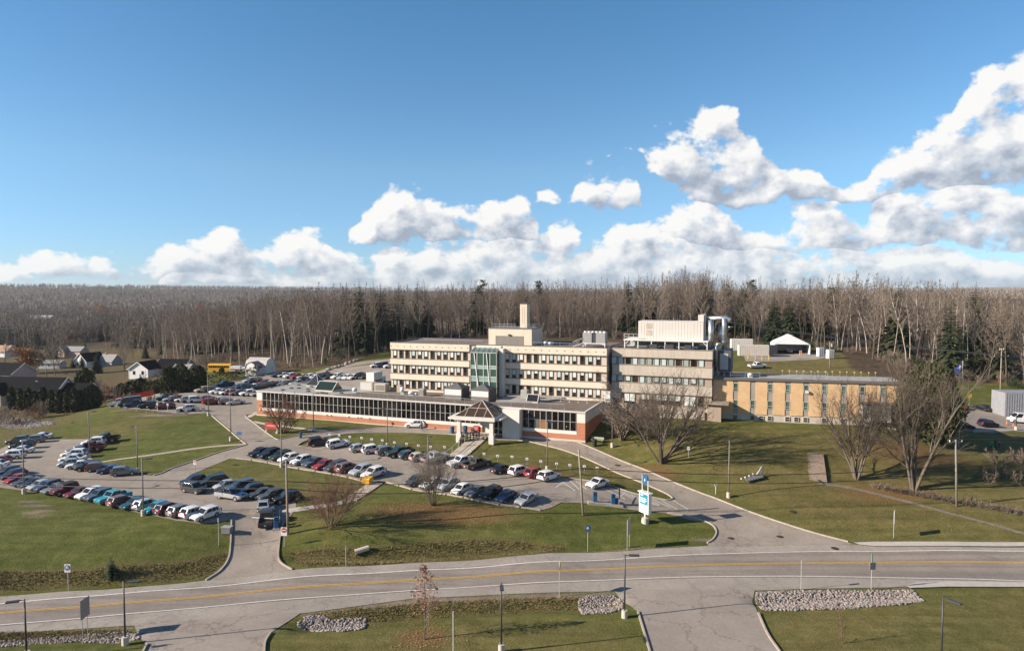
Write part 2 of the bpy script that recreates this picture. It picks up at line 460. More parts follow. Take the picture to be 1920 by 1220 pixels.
def sheet(name, pts, material, off, kind='structure', grid=.9, world=False):
    w = dens(pts if world else PX(pts), 1.0)
    bm = bmesh.new()
    vs = [bm.verts.new((x, y, 0)) for x, y in w]
    from mathutils.geometry import tessellate_polygon
    for t in tessellate_polygon([[Vector((x, y, 0)) for x, y in w]]):
        try: bm.faces.new([vs[i] for i in t])
        except ValueError: pass
    ar = abs(sum(w[i][0]*w[(i+1)%len(w)][1]-w[(i+1)%len(w)][0]*w[i][1] for i in range(len(w))))/2
    ar2 = sum(f.calc_area() for f in bm.faces)
    if abs(ar-ar2) > .02*ar: print('AREA', name, ar, ar2)
    xs = [p[0] for p in w]; ys = [p[1] for p in w]
    for ax, lo, hi in ((0, min(xs), max(xs)), (1, min(ys), max(ys))):
        k = math.floor(lo/grid)+1
        while k*grid < hi:
            co = [0,0,0]; no = [0,0,0]; co[ax] = k*grid; no[ax] = 1
            bmesh.ops.bisect_plane(bm, geom=bm.verts[:]+bm.edges[:]+bm.faces[:], plane_co=co, plane_no=no, dist=1e-5)
            k += 1
    bm.verts.ensure_lookup_table()
    z = H([v.co.x for v in bm.verts], [v.co.y for v in bm.verts])
    for v, zz in zip(bm.verts, z): v.co.z = zz + off
    bmesh.ops.recalc_face_normals(bm, faces=bm.faces)
    if sum(f.normal.z for f in bm.faces) < 0: bmesh.ops.reverse_faces(bm, faces=bm.faces)
    me = bpy.data.meshes.new(name); bm.to_mesh(me); bm.free()
    me.materials.append(material)
    me.polygons.foreach_set('use_smooth', [True]*len(me.polygons))
    o = link(bpy.data.objects.new(name, me))
    return tag(o, kind=kind)
def ribbon_geo(w, width, off, mb, height=0):
    w = [Vector((x, y)) for x, y in w]
    n = len(w); L = []; Rr = []
    for i in range(n):
        d = (w[min(i+1,n-1)]-w[max(i-1,0)]).normalized(); q = Vector((-d.y, d.x))*(width/2)
        L.append(w[i]+q); Rr.append(w[i]-q)
    zl_ = H([p.x for p in L], [p.y for p in L]); zr_ = H([p.x for p in Rr], [p.y for p in Rr])
    V = []
    if not height:
        for i in range(n): V += [(L[i].x, L[i].y, zl_[i]+off), (Rr[i].x, Rr[i].y, zr_[i]+off)]
        mb.add(V, [(2*i, 2*i+1, 2*i+3, 2*i+2) for i in range(n-1)])
    else:
        for i in range(n):
            t = max(zl_[i], zr_[i])+height
            V += [(L[i].x,L[i].y,zl_[i]-.15),(L[i].x,L[i].y,t),(Rr[i].x,Rr[i].y,t),(Rr[i].x,Rr[i].y,zr_[i]-.15)]
        F = [(0,1,2,3), (4*n-1,4*n-2,4*n-3,4*n-4)]
        for i in range(n-1):
            a, c = 4*i, 4*i+4
            F += [(a,c,c+1,a+1),(a+1,c+1,c+2,a+2),(a+2,c+2,c+3,a+3)]
        mb.add(V, F)
def ribbon(name, pts, width, material, off, smooth=True, height=0, world=False, kind='structure'):
    w = pts if world else PX(pts)
    if smooth: w = catmull(w)
    w = dens(w, .8, False)
    mb = MB(); mb.smooth = not height
    ribbon_geo(w, width, off, mb, height)
    o = mb.obj(name, material)
    return tag(o, kind=kind)

def asphalt(name, lo, hi, crack=.5, streak=0.0):
    m, nt, b = new_mat(name)
    p = pos(nt)
    n1 = noise(nt, p, .25, 6, .65); n2 = noise(nt, p, 3.0, 5, .75); n3 = noise(nt, p, 40, 2, .8)
    c = ramp(nt, n1, [(.3, lo), (.7, hi)])
    c = mixc(nt, 1, c, ramp(nt, n2, [(.3, (.86,.86,.86)), (.7, (1.12,1.12,1.12))]), 'MULTIPLY')
    c = mixc(nt, 1, c, ramp(nt, n3, [(.3, (.85,.85,.85)), (.7, (1.15,1.15,1.15))]), 'MULTIPLY')
    st = noise(nt, p, .11, 3, .5, dist=1.5)
    c = mixc(nt, 1, c, ramp(nt, st, [(.60, (1,1,1)), (.70, (.80,.79,.78))]), 'MULTIPLY')
    if streak:
        ms = N(nt, 'ShaderNodeMapping'); nt.links.new(p, ms.inputs[0]); ms.inputs['Scale'].default_value = (.03, 1.1, .5); ms.inputs['Rotation'].default_value = (0, 0, R(-5))
        c = mixc(nt, 1, c, ramp(nt, noise(nt, ms.outputs[0], 1.0, 4, .6), [(.38, (.84,.84,.84)), (.62, (1.10,1.09,1.08))]), 'MULTIPLY')
    v = N(nt, 'ShaderNodeTexVoronoi', feature='DISTANCE_TO_EDGE'); v.inputs['Scale'].default_value = .16
    dist = N(nt, 'ShaderNodeVectorMath', operation='ADD'); nt.links.new(p, dist.inputs[0])
    sc = N(nt, 'ShaderNodeVectorMath', operation='SCALE'); sc.inputs[3].default_value = 3.5
    nt.links.new(noise(nt, p, .6, 5, .7, out='Color'), sc.inputs[0]); nt.links.new(sc.outputs[0], dist.inputs[1])
    nt.links.new(dist.outputs[0], v.inputs['Vector'])
    ck = ramp(nt, v.outputs['Distance'], [(.0, (1-crack,)*3), (.008, (1-crack,)*3), (.014, (1,1,1))])
    c = mixc(nt, 1, c, ck, 'MULTIPLY')
    nt.links.new(c, b.inputs['Base Color']); b.inputs['Roughness'].default_value = .9; b.inputs['Specular IOR Level'].default_value = .25
    bn = N(nt, 'ShaderNodeBump'); bn.inputs['Strength'].default_value = .15; nt.links.new(n3, bn.inputs['Height']); nt.links.new(bn.outputs[0], b.inputs['Normal'])
    return m
M['lot'] = asphalt('worn_asphalt', (.232,.194,.160), (.305,.258,.216), .28)
M['road'] = asphalt('road_asphalt', (.205,.174,.150), (.252,.217,.188), .12, 1.0)
M['shoulder'] = asphalt('shoulder_gravel', (.25,.215,.185), (.33,.29,.25), .2)
M['drive'] = asphalt('driveway_asphalt', (.235,.198,.168), (.300,.256,.220), .32)
M['concrete'] = mat('kerb_concrete', (.36,.30,.25), .9, .2, 2, bump=.2)
M['paving'] = mat('pavement_concrete', (.40,.36,.32), .9, .12, 1.2)
M['white_line'] = mat('white_road_paint', (.62,.59,.55), .8, .2, 3)
M['pale_line'] = mat('faded_road_paint', (.42,.38,.33), .85, .35, 3)
M['yellow_line'] = mat('yellow_road_paint', (.52,.30,.07), .8, .2, 3)
M['gravel_path'] = mat('gravel_path', (.34,.29,.22), .95, .25, 3, bump=.4)
M['stone_path'] = mat('stone_path', (.165,.138,.105), .95, .35, 2)

far_edge = [(-300,1144),(-80,1126),(0,1118),(130,1108),(200,1105),(300,1097),(385,1088),(470,1078),(560,1067),(650,1062),(780,1055),(960,1043),(1080,1036),(1200,1031),(1330,1023),(1450,1021),(1590,1020),(1700,1024),(1920,1026),(2300,1032)]
near_edge = [(-300,1208),(-80,1194),(0,1186),(130,1180),(255,1172),(400,1160),(560,1150),(640,1140),(780,1121),(960,1113),(1080,1109),(1165,1107),(1300,1106),(1412,1107),(1500,1104),(1700,1100),(1920,1101),(2300,1112)]
sheet('road_shoulder', far_edge + near_edge[::-1], M['shoulder'], .030)
w_far = [(-300,1156),(-80,1138.5),(0,1132.5),(240,1112),(480,1091.3),(720,1073.5),(960,1058),(1200,1045.5),(1440,1036),(1680,1033.5),(1920,1033.5),(2300,1037)]
w_near = [(-300,1192),(-80,1178),(0,1172),(240,1151),(480,1129),(720,1111),(960,1095.5),(1200,1085),(1440,1080.5),(1680,1083.5),(1920,1089.5),(2300,1102)]
yel = [(-300,1172),(-80,1156.5),(0,1150),(240,1130.5),(480,1109),(720,1091.5),(960,1075.5),(1200,1064),(1440,1057),(1680,1055),(1920,1055.5),(2300,1060)]
def shift(p, dy): return [(x, y+dy) for x, y in p]
sheet('main_road', shift(catmull(w_far, 4), -1.5) + shift(catmull(w_near, 4), 1.5)[::-1], M['road'], .045)
ribbon('edge_line_marking', w_far, .15, M['white_line'], .075)
ribbon('edge_line_marking', w_near, .15, M['white_line'], .075)
yw = catmull(PX(yel))
for s in (-.13, .13):
    yy = []
    for i, p in enumerate(yw):
        a, c = yw[max(i-1,0)], yw[min(i+1,len(yw)-1)]
        L = math.hypot(c[0]-a[0], c[1]-a[1])
        yy.append((p[0]-(c[1]-a[1])/L*s, p[1]+(c[0]-a[0])/L*s))
    ribbon('centre_line_marking', yy, .14, M['yellow_line'], .075, smooth=False, world=True)

# near driveways
sheet('driveway_left', [(250,1168),(262,1195),(276,1212),(262,1240),(262,1300),(470,1300),(493,1240),(497,1205),(508,1186),(535,1168),(565,1148)], M['drive'], .038)
sheet('driveway_middle', [(1150,1106),(1168,1128),(1196,1147),(1206,1180),(1222,1235),(1236,1300),(1500,1300),(1468,1232),(1440,1190),(1422,1150),(1410,1128),(1416,1105)], M['drive'], .038)
# left access and lot
lot_front = [(-140,886),(-60,902),(0,914),(60,922.5),(118,931),(162,940),(262,962),(331,976),(375,982),(434,976)]
kerb_l = [(434,976),(433,1000),(432,1022),(428,1048),(413,1070),(386,1088)]
kerb_r = [(548,1068),(530,1058),(522,1046),(523,1024),(526,1000),(530,985)]
sheet('parking_lot', lot_front + kerb_l[1:] + kerb_r + [(545,968),(556,948),(550,932),(520,918),(480,911),(440,902),(400,896),(380,893),(360,889),(330,880),(300,887),(288,892),(262,892),(248,887),(190,871),(183,867),(171,859),(172,850),(180,846),(196,838),(208,829),(185,824),(147,823),(87,824),(60,821),(20,832),(0,842),(-60,868),(-140,880)], M['lot'], .040)
lane_l = [(288,892),(304,887),(323,878),(363,865),(405,850),(440,840),(462,834)]
kerb_up = [(462,834),(440,816),(418,797),(396,778)]
isl = [(482,777.5),(471,777),(460,779.5),(466,786),(472,790),(490,804),(505,815),(517,823),(526,824),(545,820),(563,817),(600,811),(633,807),(670,804),(709,802.5),(754,802)]
terr_low = [(556,836),(573,827),(607,820.5),(650,814),(700,811.5),(760,811),(810,812.5),(860,815.5),(900,820),(927,824),(980,826.5),(1025,836),(1065,847),(1115,867),(1165,890),(1215,910),(1250,926),(1262,935)]
sheet('upper_road', [(262,889)]+[(288,892),(304,887),(323,878),(363,865),(405,850),(462,834)]+kerb_up[1:]+[(390,771),(420,765),(484,764),(484,776),(471,777),(460,779.5),(472,790),(517,823),(526,824),(570,838),(600,850),(560,876),(514,870),(458,860.5),(430,860),(400,872),(362,888),(330,897),(280,900)], M['lot'], .044)
sheet('upper_parking_lot', [(205,763),(240,766),(293,770.5),(330,775),(352,777),(393,774),(440,775),(500,772),(620,745),(735,715),(735,690),(690,684),(640,690),(600,700),(560,700),(500,703),(430,715),(395,723),(340,731),(290,739),(250,746),(212,752)], M['lot'], .036)
sheet('service_road', [(600,703),(640,690),(690,682),(735,680),(735,672),(690,676),(650,682),(615,690),(590,698)], M['lot'], .040)
sheet('terrace_road', [(526,824),(563,817),(633,807),(709,802),(754,801.5),(758,798.5),(800,796),(860,795),(960,800),(980,812),(1082,829),(1137,852),(1172,867),(1230,890),(1277,910),(1320,927),(1340,934),(1420,965),(1508,994),(1590,1016),(1600,1021),(1460,1022),(1327,1025),(1327,1018),(1342,1002),(1341,990),(1325,980),(1290,974),(1247,962),(1225,950),(1262,935),(1250,926),(1215,910),(1165,890),(1115,867),(1065,847),(1025,836),(980,826.5),(927,824),(900,820),(860,815.5),(810,812.5),(760,811),(700,811.5),(650,814),(607,820.5),(573,827),(556,836),(535,836)], M['lot'], .048)
lot_kerb = [(440,859.5),(458,860.5),(514,870),(543,876),(587,883),(639,892),(683,903)]
lot_kerb2 = [(723,904),(754,912),(783,920),(850,929),(894,939),(942,947),(1015,957)]
isl_lot = [(1065,897),(1099,901),(1143,911),(1187,925),(1235,935),(1251,938),(1262,935)]
sheet('centre_parking_lot', lot_kerb + [(700,906)] + lot_kerb2 + [(1035,951),(1052,942),(1084,942.5),(1106,944.5),(1150,951),(1195,957),(1247,962),(1285,960),(1275,945)] + isl_lot[::-1] + [(1000,889),(950,881),(890,869),(850,859),(830,856),(780,846),(727,839),(660,833),(610,827.5),(585,832),(560,837),(500,845)], M['lot'], .052)
# pavements and paths
sheet('pavement', [(1600,1018),(1640,1016.5),(1760,1016.5),(1920,1017.5),(2300,1022),(2300,1030),(1920,1025),(1760,1024.5),(1640,1025),(1612,1022)], M['paving'], .13)
sheet('pavement', [(1697,1098.5),(1722,1092),(1780,1090.5),(1920,1092.5),(2300,1100),(2300,1112),(1920,1101.5),(1780,1101),(1706,1103.5)], M['paving'], .13)
ribbon('path', [(184,867),(222,861),(260,856),(310,849),(360,841.5),(410,836),(461,832.5)], .9, M['gravel_path'], .03)
ribbon('path', [(473,790),(500,795),(540,800),(590,806),(640,810)], 1.1, M['paving'], .03)
ribbon('path', [(464,783),(480,774),(484,772)], 1.3, M['paving'], .055)
ribbon('path', [(1533,906),(1580,912),(1620,920),(1700,940),(1780,962),(1850,980),(1920,1000),(2000,1020)], .75, M['stone_path'], .03)
ribbon('path', [(662,936),(640,942),(615,947),(580,952),(545,957),(528,962)], 1.5, M['paving'], .060)
# kerbs
kerbs = [kerb_l, kerb_r, lane_l, kerb_up, isl, terr_low, isl_lot, [(1082,829),(1137,852),(1172,867),(1230,890),(1277,910),(1320,927),(1340,934),(1420,965),(1508,994),(1590,1016)],
         [(1251,962),(1290,968),(1325,979),(1339,988),(1343,1000),(1336,1012),(1326,1018)],
         [(1196,1147),(1206,1180),(1222,1235),(1236,1300)], [(1422,1150),(1440,1190),(1468,1232),(1500,1300)], [(508,1186),(497,1205),(493,1240),(470,1300)], [(276,1207),(262,1235)],
         [(556,836),(573,837),(590,834)]]
for k in kerbs: ribbon('kerb', k, .17, M['concrete'], 0, height=.17)
def blocks(line, n, gap=.25):
    w = dens(catmull(PX(line)), .3, False)
    L = [0]
    for a, c in zip(w[:-1], w[1:]): L.append(L[-1]+math.hypot(c[0]-a[0], c[1]-a[1]))
    seg = L[-1]/n
    for k in range(n):
        a, c = (np.interp([k*seg+gap/2, (k+1)*seg-gap/2], L, [p[d] for p in w]) for d in (0,1))
        ribbon('kerb', [(a[0],c[0]),(a[1],c[1])], .2, M['concrete'], 0, smooth=False, height=.16, world=True)
blocks(lot_kerb, 8); blocks(lot_kerb2[:], 9)
# hatched markings and bay lines in the centre lot
def line_px(a, b, mk='white_line', w=.13, off=.066): ribbon('bay_line_marking', [a, b], w, M[mk], off, smooth=False)
for a, b in [((1065,899),(1042,914)),((1068,901),(1086,918)),((1080,902),(1100,918)),((1056,905),(1078,920)),((1122,912),(1172,936)),((1142,914),(1192,937)),((1164,921),(1216,945)),((1182,927),(1236,949)),((1205,933),(1236,946)),((1222,936),(1258,952)),((1240,939),(1270,955)),((1261,938),(1290,955))]:
    line_px(a, b)
for (x0,y0,x1,y1,n,dx,dy) in [(610,858,672,872,5,0,0)]:
    pass
# manhole covers and patches
M['iron'] = mat('cast_iron', (.06,.045,.04), .6, .3, 8, metal=.4)
for px, py, r in [(1370,1009,.38),(1462,1006,.42),(1565,1028,.42),(1158,872,.5),(1486,959,.45)]:
    p = G(px, py); mb = MB(); mb.cyl((0,0), r, 0, .03, 20); mb.cyl((0,0), r*.8, .03, .036, 16)
    tag(mb.obj('manhole_cover', M['iron'], loc=(p[0], p[1], p[2]+.05)), {1370:'dark round manhole cover beside the rounded kerb corner of the lawn',1462:'dark round manhole cover near the straight kerb at the foot of the drive',1565:'dark round manhole cover at the end of the main road pavement',1158:'dark round drain cover up on the curving drive',1486:'small dark drain lid sunk in the sloping grass of the large lawn'}[px], 'manhole cover', 'manhole covers')
# ------------------------------------------------------------------ sun, sky and clouds
SUN_AZ = math.atan2(-.975, -.22)          # from +Y, clockwise
SUN_EL = R(24.5)
sd = Vector((math.sin(SUN_AZ)*math.cos(SUN_EL), math.cos(SUN_AZ)*math.cos(SUN_EL), math.sin(SUN_EL)))
sun = bpy.data.lights.new('sun', 'SUN'); sun.energy = 5.0; sun.angle = R(.53); sun.color = (1, .885, .735)
so = bpy.data.objects.new('sun', sun); so.rotation_euler = sd.to_track_quat('Z', 'Y').to_euler(); so.location = (-80, -20, 120); COL.objects.link(so)
W = bpy.data.worlds.new('World'); SC.world = W; W.use_nodes = True
nt = W.node_tree; nt.nodes.clear()
out = N(nt, 'ShaderNodeOutputWorld'); bg = N(nt, 'ShaderNodeBackground'); bg.inputs[1].default_value = 1
W.cycles.sampling_method = 'MANUAL'; W.cycles.sample_map_resolution = 256
sky = N(nt, 'ShaderNodeTexSky', sky_type='NISHITA'); sky.sun_disc = False
sky.sun_elevation = SUN_EL; sky.sun_rotation = SUN_AZ % (2*math.pi)
sky.altitude = 300; sky.air_density = 1.0; sky.dust_density = 0.0; sky.ozone_density = 3.0
SKY_K = .105
skc = N(nt, 'ShaderNodeVectorMath', operation='SCALE'); nt.links.new(sky.outputs[0], skc.inputs[0]); skc.inputs[3].default_value = SKY_K

# density of the clouds over (azimuth, elevation) in degrees
def ae(px, py):
    d = ray(px, py); return math.degrees(math.atan2(d[0], d[1])), math.degrees(math.atan2(d[2], math.hypot(d[0], d[1])))
grp = bpy.data.node_groups.new('cloud_density', 'ShaderNodeTree')
grp.interface.new_socket('p', in_out='INPUT', socket_type='NodeSocketVector')
grp.interface.new_socket('d', in_out='OUTPUT', socket_type='NodeSocketFloat')
grp.interface.new_socket('low', in_out='OUTPUT', socket_type='NodeSocketFloat')
gi = grp.nodes.new('NodeGroupInput'); go = grp.nodes.new('NodeGroupOutput')
# layers of cloud: (x, top, base) along the bank, in photo positions; weight; edge softness
LAYERS = [
 ([(-700,520,556),(-200,505,556),(0,480,535),(60,470,530),(120,470,528),(190,480,528),(250,484,530),(290,474,530),(330,452,530),(370,438,530),(410,420,535),(450,432,540),(490,450,540),(530,426,540),(570,416,540),(610,432,545),(650,450,556),(720,455,556),(900,440,556),(1010,425,556),(1060,410,556),(1110,448,556),(1180,408,556),(1250,425,556),(1400,440,556),(1600,450,556),(1800,460,556),(2100,440,556),(2600,450,556)], 1.0, 1.0),
 ([(-700,600,600),(630,470,470),(655,425,466),(690,368,468),(730,342,468),(780,350,466),(830,372,464),(865,384,463),(900,362,463),(945,362,460),(990,396,460),(1020,440,460),(1045,470,470),(2600,600,600)], 1.0, .9),
 ([(-700,500,500),(1140,300,300),(1175,262,292),(1205,258,312),(1250,240,345),(1290,226,372),(1330,200,388),(1365,200,390),(1395,240,390),(1430,272,388),(1480,300,385),(1540,325,384),(1600,345,380),(1640,300,384),(1690,262,378),(1740,240,370),(1790,188,366),(1830,135,362),(1870,118,360),(1930,105,360),(2200,90,360),(2600,120,360)], 1.0, .8),
 ([(-700,600,600),(960,400,400),(1000,352,386),(1035,340,392),(1060,360,390),(1090,342,392),(1130,324,397),(1180,330,396),(1210,368,392),(1240,420,420),(1265,400,470),(1310,368,482),(1360,380,482),(1410,420,484),(1440,430,486),(1480,388,488),(1530,372,488),(1580,376,484),(1618,400,480),(1660,340,470),(1720,350,470),(1800,325,470),(1860,335,480),(1930,345,480),(2200,350,480),(2600,360,480)], .9, .8),
 ([(-700,560,560),(280,556,556),(330,500,536),(400,492,538),(450,505,540),(520,494,542),(600,500,548),(660,486,548),(740,500,550),(830,484,550),(900,500,552),(960,490,552),(1030,498,552),(1090,480,552),(1160,500,552),(1230,488,552),(1310,500,552),(1380,486,552),(1450,505,552),(1520,480,552),(1600,478,552),(1680,500,552),(1760,484,556),(1850,500,556),(1950,486,556),(2600,500,556)], .95, .55),
]
L_ = grp.links
def gm(op, a, b=None, c=None, clamp=False):
    n = grp.nodes.new('ShaderNodeMath'); n.operation = op; n.use_clamp = clamp
    for s, v in zip(n.inputs, (a, b, c)):
        if v is None: continue
        if hasattr(v, 'is_output'): L_.new(v, s)
        else: s.default_value = v
    return n.outputs[0]
sx = grp.nodes.new('ShaderNodeSeparateXYZ'); L_.new(gi.outputs[0], sx.inputs[0])
# lumpy warp of the coordinates
wn = grp.nodes.new('ShaderNodeTexNoise'); wn.noise_dimensions = '2D'; wn.inputs['Scale'].default_value = .22; wn.inputs['Detail'].default_value = 3; L_.new(gi.outputs[0], wn.inputs['Vector'])
ws = grp.nodes.new('ShaderNodeSeparateXYZ'); L_.new(wn.outputs['Color'], ws.inputs[0])
A_ = gm('MULTIPLY_ADD', gm('SUBTRACT', ws.outputs[0], .5), 3.0, sx.outputs[0])
E_ = gm('MULTIPLY_ADD', gm('SUBTRACT', ws.outputs[1], .5), 1.6, sx.outputs[1])
A0, A1, E0, E1 = -60.0, 60.0, -4.0, 22.0
an = gm('DIVIDE', gm('SUBTRACT', A_, A0), A1-A0)
fld = None
for pts, wt, sf in LAYERS:
    cvn = grp.nodes.new('ShaderNodeRGBCurve')
    for k in (0, 1):
        cu = cvn.mapping.curves[k]; cps = []
        for x, t, bs in pts:
            a, e = ae(x, (t, bs)[k]); cps.append(((a-A0)/(A1-A0), min(1, max(0, (e-E0)/(E1-E0)))))
        cps = [c for c in cps if 0 <= c[0] <= 1]
        cu.points[0].location = (0, cps[0][1]); cu.points[1].location = (1, cps[-1][1])
        for c in cps: cu.points.new(*c)
    cvn.mapping.update()
    cxy = grp.nodes.new('ShaderNodeCombineXYZ')
    for i_ in range(3): L_.new(an, cxy.inputs[i_])
    L_.new(cxy.outputs[0], cvn.inputs['Color'])
    sp_ = grp.nodes.new('ShaderNodeSeparateXYZ'); L_.new(cvn.outputs[0], sp_.inputs[0])
    top = gm('MULTIPLY_ADD', sp_.outputs[0], E1-E0, E0); bas = gm('MULTIPLY_ADD', sp_.outputs[1], E1-E0, E0)
    up = gm('DIVIDE', gm('ADD', gm('SUBTRACT', top, E_), .25), 1.5*sf); dn = gm('DIVIDE', gm('SUBTRACT', E_, bas), .9*sf)
    v = gm('MULTIPLY', gm('MINIMUM', gm('MINIMUM', up, dn), 1.0), wt)
    rel = gm('DIVIDE', gm('SUBTRACT', E_, bas), gm('MAXIMUM', gm('SUBTRACT', top, bas), .4), clamp=True)
    if fld is None: fld, lowf = v, rel
    else:
        isn = gm('GREATER_THAN', v, fld); lowf = gm('ADD', gm('MULTIPLY', isn, rel), gm('MULTIPLY', gm('SUBTRACT', 1, isn), lowf)); fld = gm('MAXIMUM', fld, v)
fld = gm('MAXIMUM', fld, -.6)
mp = grp.nodes.new('ShaderNodeMapping'); mp.inputs['Scale'].default_value = (1, 1.35, 1); L_.new(gi.outputs[0], mp.inputs[0])
vo = grp.nodes.new('ShaderNodeTexVoronoi'); vo.voronoi_dimensions = '2D'; vo.feature = 'SMOOTH_F1'; vo.inputs['Scale'].default_value = .36; vo.inputs['Detail'].default_value = 3; vo.inputs['Roughness'].default_value = .48; vo.inputs['Lacunarity'].default_value = 2.2; vo.inputs['Smoothness'].default_value = .6
wv = grp.nodes.new('ShaderNodeVectorMath'); wv.operation = 'MULTIPLY_ADD'; wv.inputs[1].default_value = (.9, .9, .9)
L_.new(wn.outputs['Color'], wv.inputs[0]); L_.new(mp.outputs[0], wv.inputs[2]); L_.new(wv.outputs[0], vo.inputs['Vector'])
bil = gm('SUBTRACT', .52, vo.outputs['Distance'])
fn = grp.nodes.new('ShaderNodeTexNoise'); fn.noise_dimensions = '2D'; fn.inputs['Scale'].default_value = .7; fn.inputs['Detail'].default_value = 6; fn.inputs['Roughness'].default_value = .58; L_.new(mp.outputs[0], fn.inputs['Vector'])
fine = gm('SUBTRACT', fn.outputs['Fac'], .5)
bn_ = grp.nodes.new('ShaderNodeTexNoise'); bn_.noise_dimensions = '2D'; bn_.inputs['Scale'].default_value = .17; bn_.inputs['Detail'].default_value = 2; L_.new(mp.outputs[0], bn_.inputs['Vector'])
den = gm('ADD', fld, gm('ADD', gm('MULTIPLY', bil, 1.15), gm('MULTIPLY_ADD', gm('SUBTRACT', bn_.outputs['Fac'], .5)  , .30, gm('MULTIPLY', fine, 1.05))))
L_.new(den, go.inputs[0]); L_.new(lowf, go.inputs[1])

tc = N(nt, 'ShaderNodeTexCoord'); s3 = N(nt, 'ShaderNodeSeparateXYZ'); nt.links.new(tc.outputs['Generated'], s3.inputs[0])
az = math_n(nt, 'MULTIPLY', math_n(nt, 'ARCTAN2', s3.outputs[0], s3.outputs[1]), 57.29578)
hyp = math_n(nt, 'SQRT', math_n(nt, 'ADD', math_n(nt, 'MULTIPLY', s3.outputs[0], s3.outputs[0]), math_n(nt, 'MULTIPLY', s3.outputs[1], s3.outputs[1])))
el = math_n(nt, 'MULTIPLY', math_n(nt, 'ARCTAN2', s3.outputs[2], hyp), 57.29578)
tint = ramp(nt, math_n(nt, 'DIVIDE', math_n(nt, 'MAXIMUM', el, 0), 60), [(.0, (.37,.49,.80)), (.04, (.42,.56,.78)), (.16, (.56,.69,.75)), (.42, (.42,.69,.77)), (.62, (.48,.60,.66)), (1, (.52,.60,.64))])
skt = mixc(nt, 1, skc.outputs[0], tint, 'MULTIPLY')
cb = N(nt, 'ShaderNodeCombineXYZ'); nt.links.new(az, cb.inputs[0]); nt.links.new(el, cb.inputs[1])
def dens_at(off):
    v = N(nt, 'ShaderNodeVectorMath', operation='ADD'); nt.links.new(cb.outputs[0], v.inputs[0]); v.inputs[1].default_value = (*off, 0)
    g = N(nt, 'ShaderNodeGroup'); g.node_tree = grp; nt.links.new(v.outputs[0], g.inputs[0]); return g.outputs
d0 = dens_at((0, 0)); d1 = dens_at((-1.15, 1.0)); d2_ = d1
mr = N(nt, 'ShaderNodeMapRange', interpolation_type='SMOOTHSTEP'); nt.links.new(d0[0], mr.inputs[0]); mr.inputs[1].default_value = .04; mr.inputs[2].default_value = .56
alpha = mr.outputs[0]
# sunlight and shade are put into the cloud colours: thin towards the sun is bright, thick towards it is shaded; flat bases are grey
lit = math_n(nt, 'MULTIPLY_ADD', math_n(nt, 'SUBTRACT', d0[0], d1[0]), .62, .27)
lit = math_n(nt, 'MULTIPLY_ADD', math_n(nt, 'POWER', d0[1], .9), .62, lit)
lit = math_n(nt, 'MULTIPLY_ADD', math_n(nt, 'SUBTRACT', d0[0], .6), -.20, lit)
pn = noise(nt, cb.outputs[0], .42, 4, .6); lit = math_n(nt, 'MULTIPLY_ADD', math_n(nt, 'SUBTRACT', pn, .5), 1.0, lit)
ccol = ramp(nt, lit, [(.10, (.20,.225,.27)), (.38, (.285,.31,.35)), (.66, (.40,.41,.43)), (.95, (.52,.51,.495))])
fadeh = N(nt, 'ShaderNodeMapRange'); nt.links.new(el, fadeh.inputs[0]); fadeh.inputs[1].default_value = -.6; fadeh.inputs[2].default_value = 3.5; fadeh.inputs[3].default_value = .75; fadeh.inputs[4].default_value = 1
al = math_n(nt, 'MULTIPLY', math_n(nt, 'MULTIPLY', alpha, .96), fadeh.outputs[0])
tot = mixc(nt, al, skt, ccol)
nt.links.new(tot, bg.inputs[0]); nt.links.new(bg.outputs[0], out.inputs[0])
SC.view_settings.view_transform = 'Standard'
SC.view_settings.look = 'None'
SC.view_settings.exposure = 0.95
SC.view_settings.gamma = 1
SC.cycles.max_bounces = 5
SC.cycles.diffuse_bounces = 2
SC.cycles.glossy_bounces = 2
SC.cycles.transparent_max_bounces = 6
SC.cycles.caustics_reflective = False
SC.cycles.caustics_refractive = False
SC.cycles.use_denoising = True
# ------------------------------------------------------------------ building materials
def brick_mat(name, c1, c2, mortar, sc=1.0):
    m, nt, b = new_mat(name)
    tcn = N(nt, 'ShaderNodeTexCoord')
    mp = N(nt, 'ShaderNodeMapping'); nt.links.new(tcn.outputs['Object'], mp.inputs[0]); mp.inputs['Rotation'].default_value = (R(90), 0, 0)
    br = N(nt, 'ShaderNodeTexBrick'); nt.links.new(mp.outputs[0], br.inputs['Vector'])
    br.inputs['Color1'].default_value = (*c1, 1); br.inputs['Color2'].default_value = (*c2, 1); br.inputs['Mortar'].default_value = (*mortar, 1)
    br.inputs['Scale'].default_value = 1; br.inputs['Brick Width'].default_value = .4*sc; br.inputs['Row Height'].default_value = .14*sc; br.inputs['Mortar Size'].default_value = .012
    n1 = noise(nt, tcn.outputs['Object'], .5, 5, .6)
    c = mixc(nt, 1, br.outputs[0], ramp(nt, n1, [(.3, (.88,.88,.88)), (.7, (1.1,1.1,1.1))]), 'MULTIPLY')
    nt.links.new(c, b.inputs['Base Color']); b.inputs['Roughness'].default_value = .9
    return m
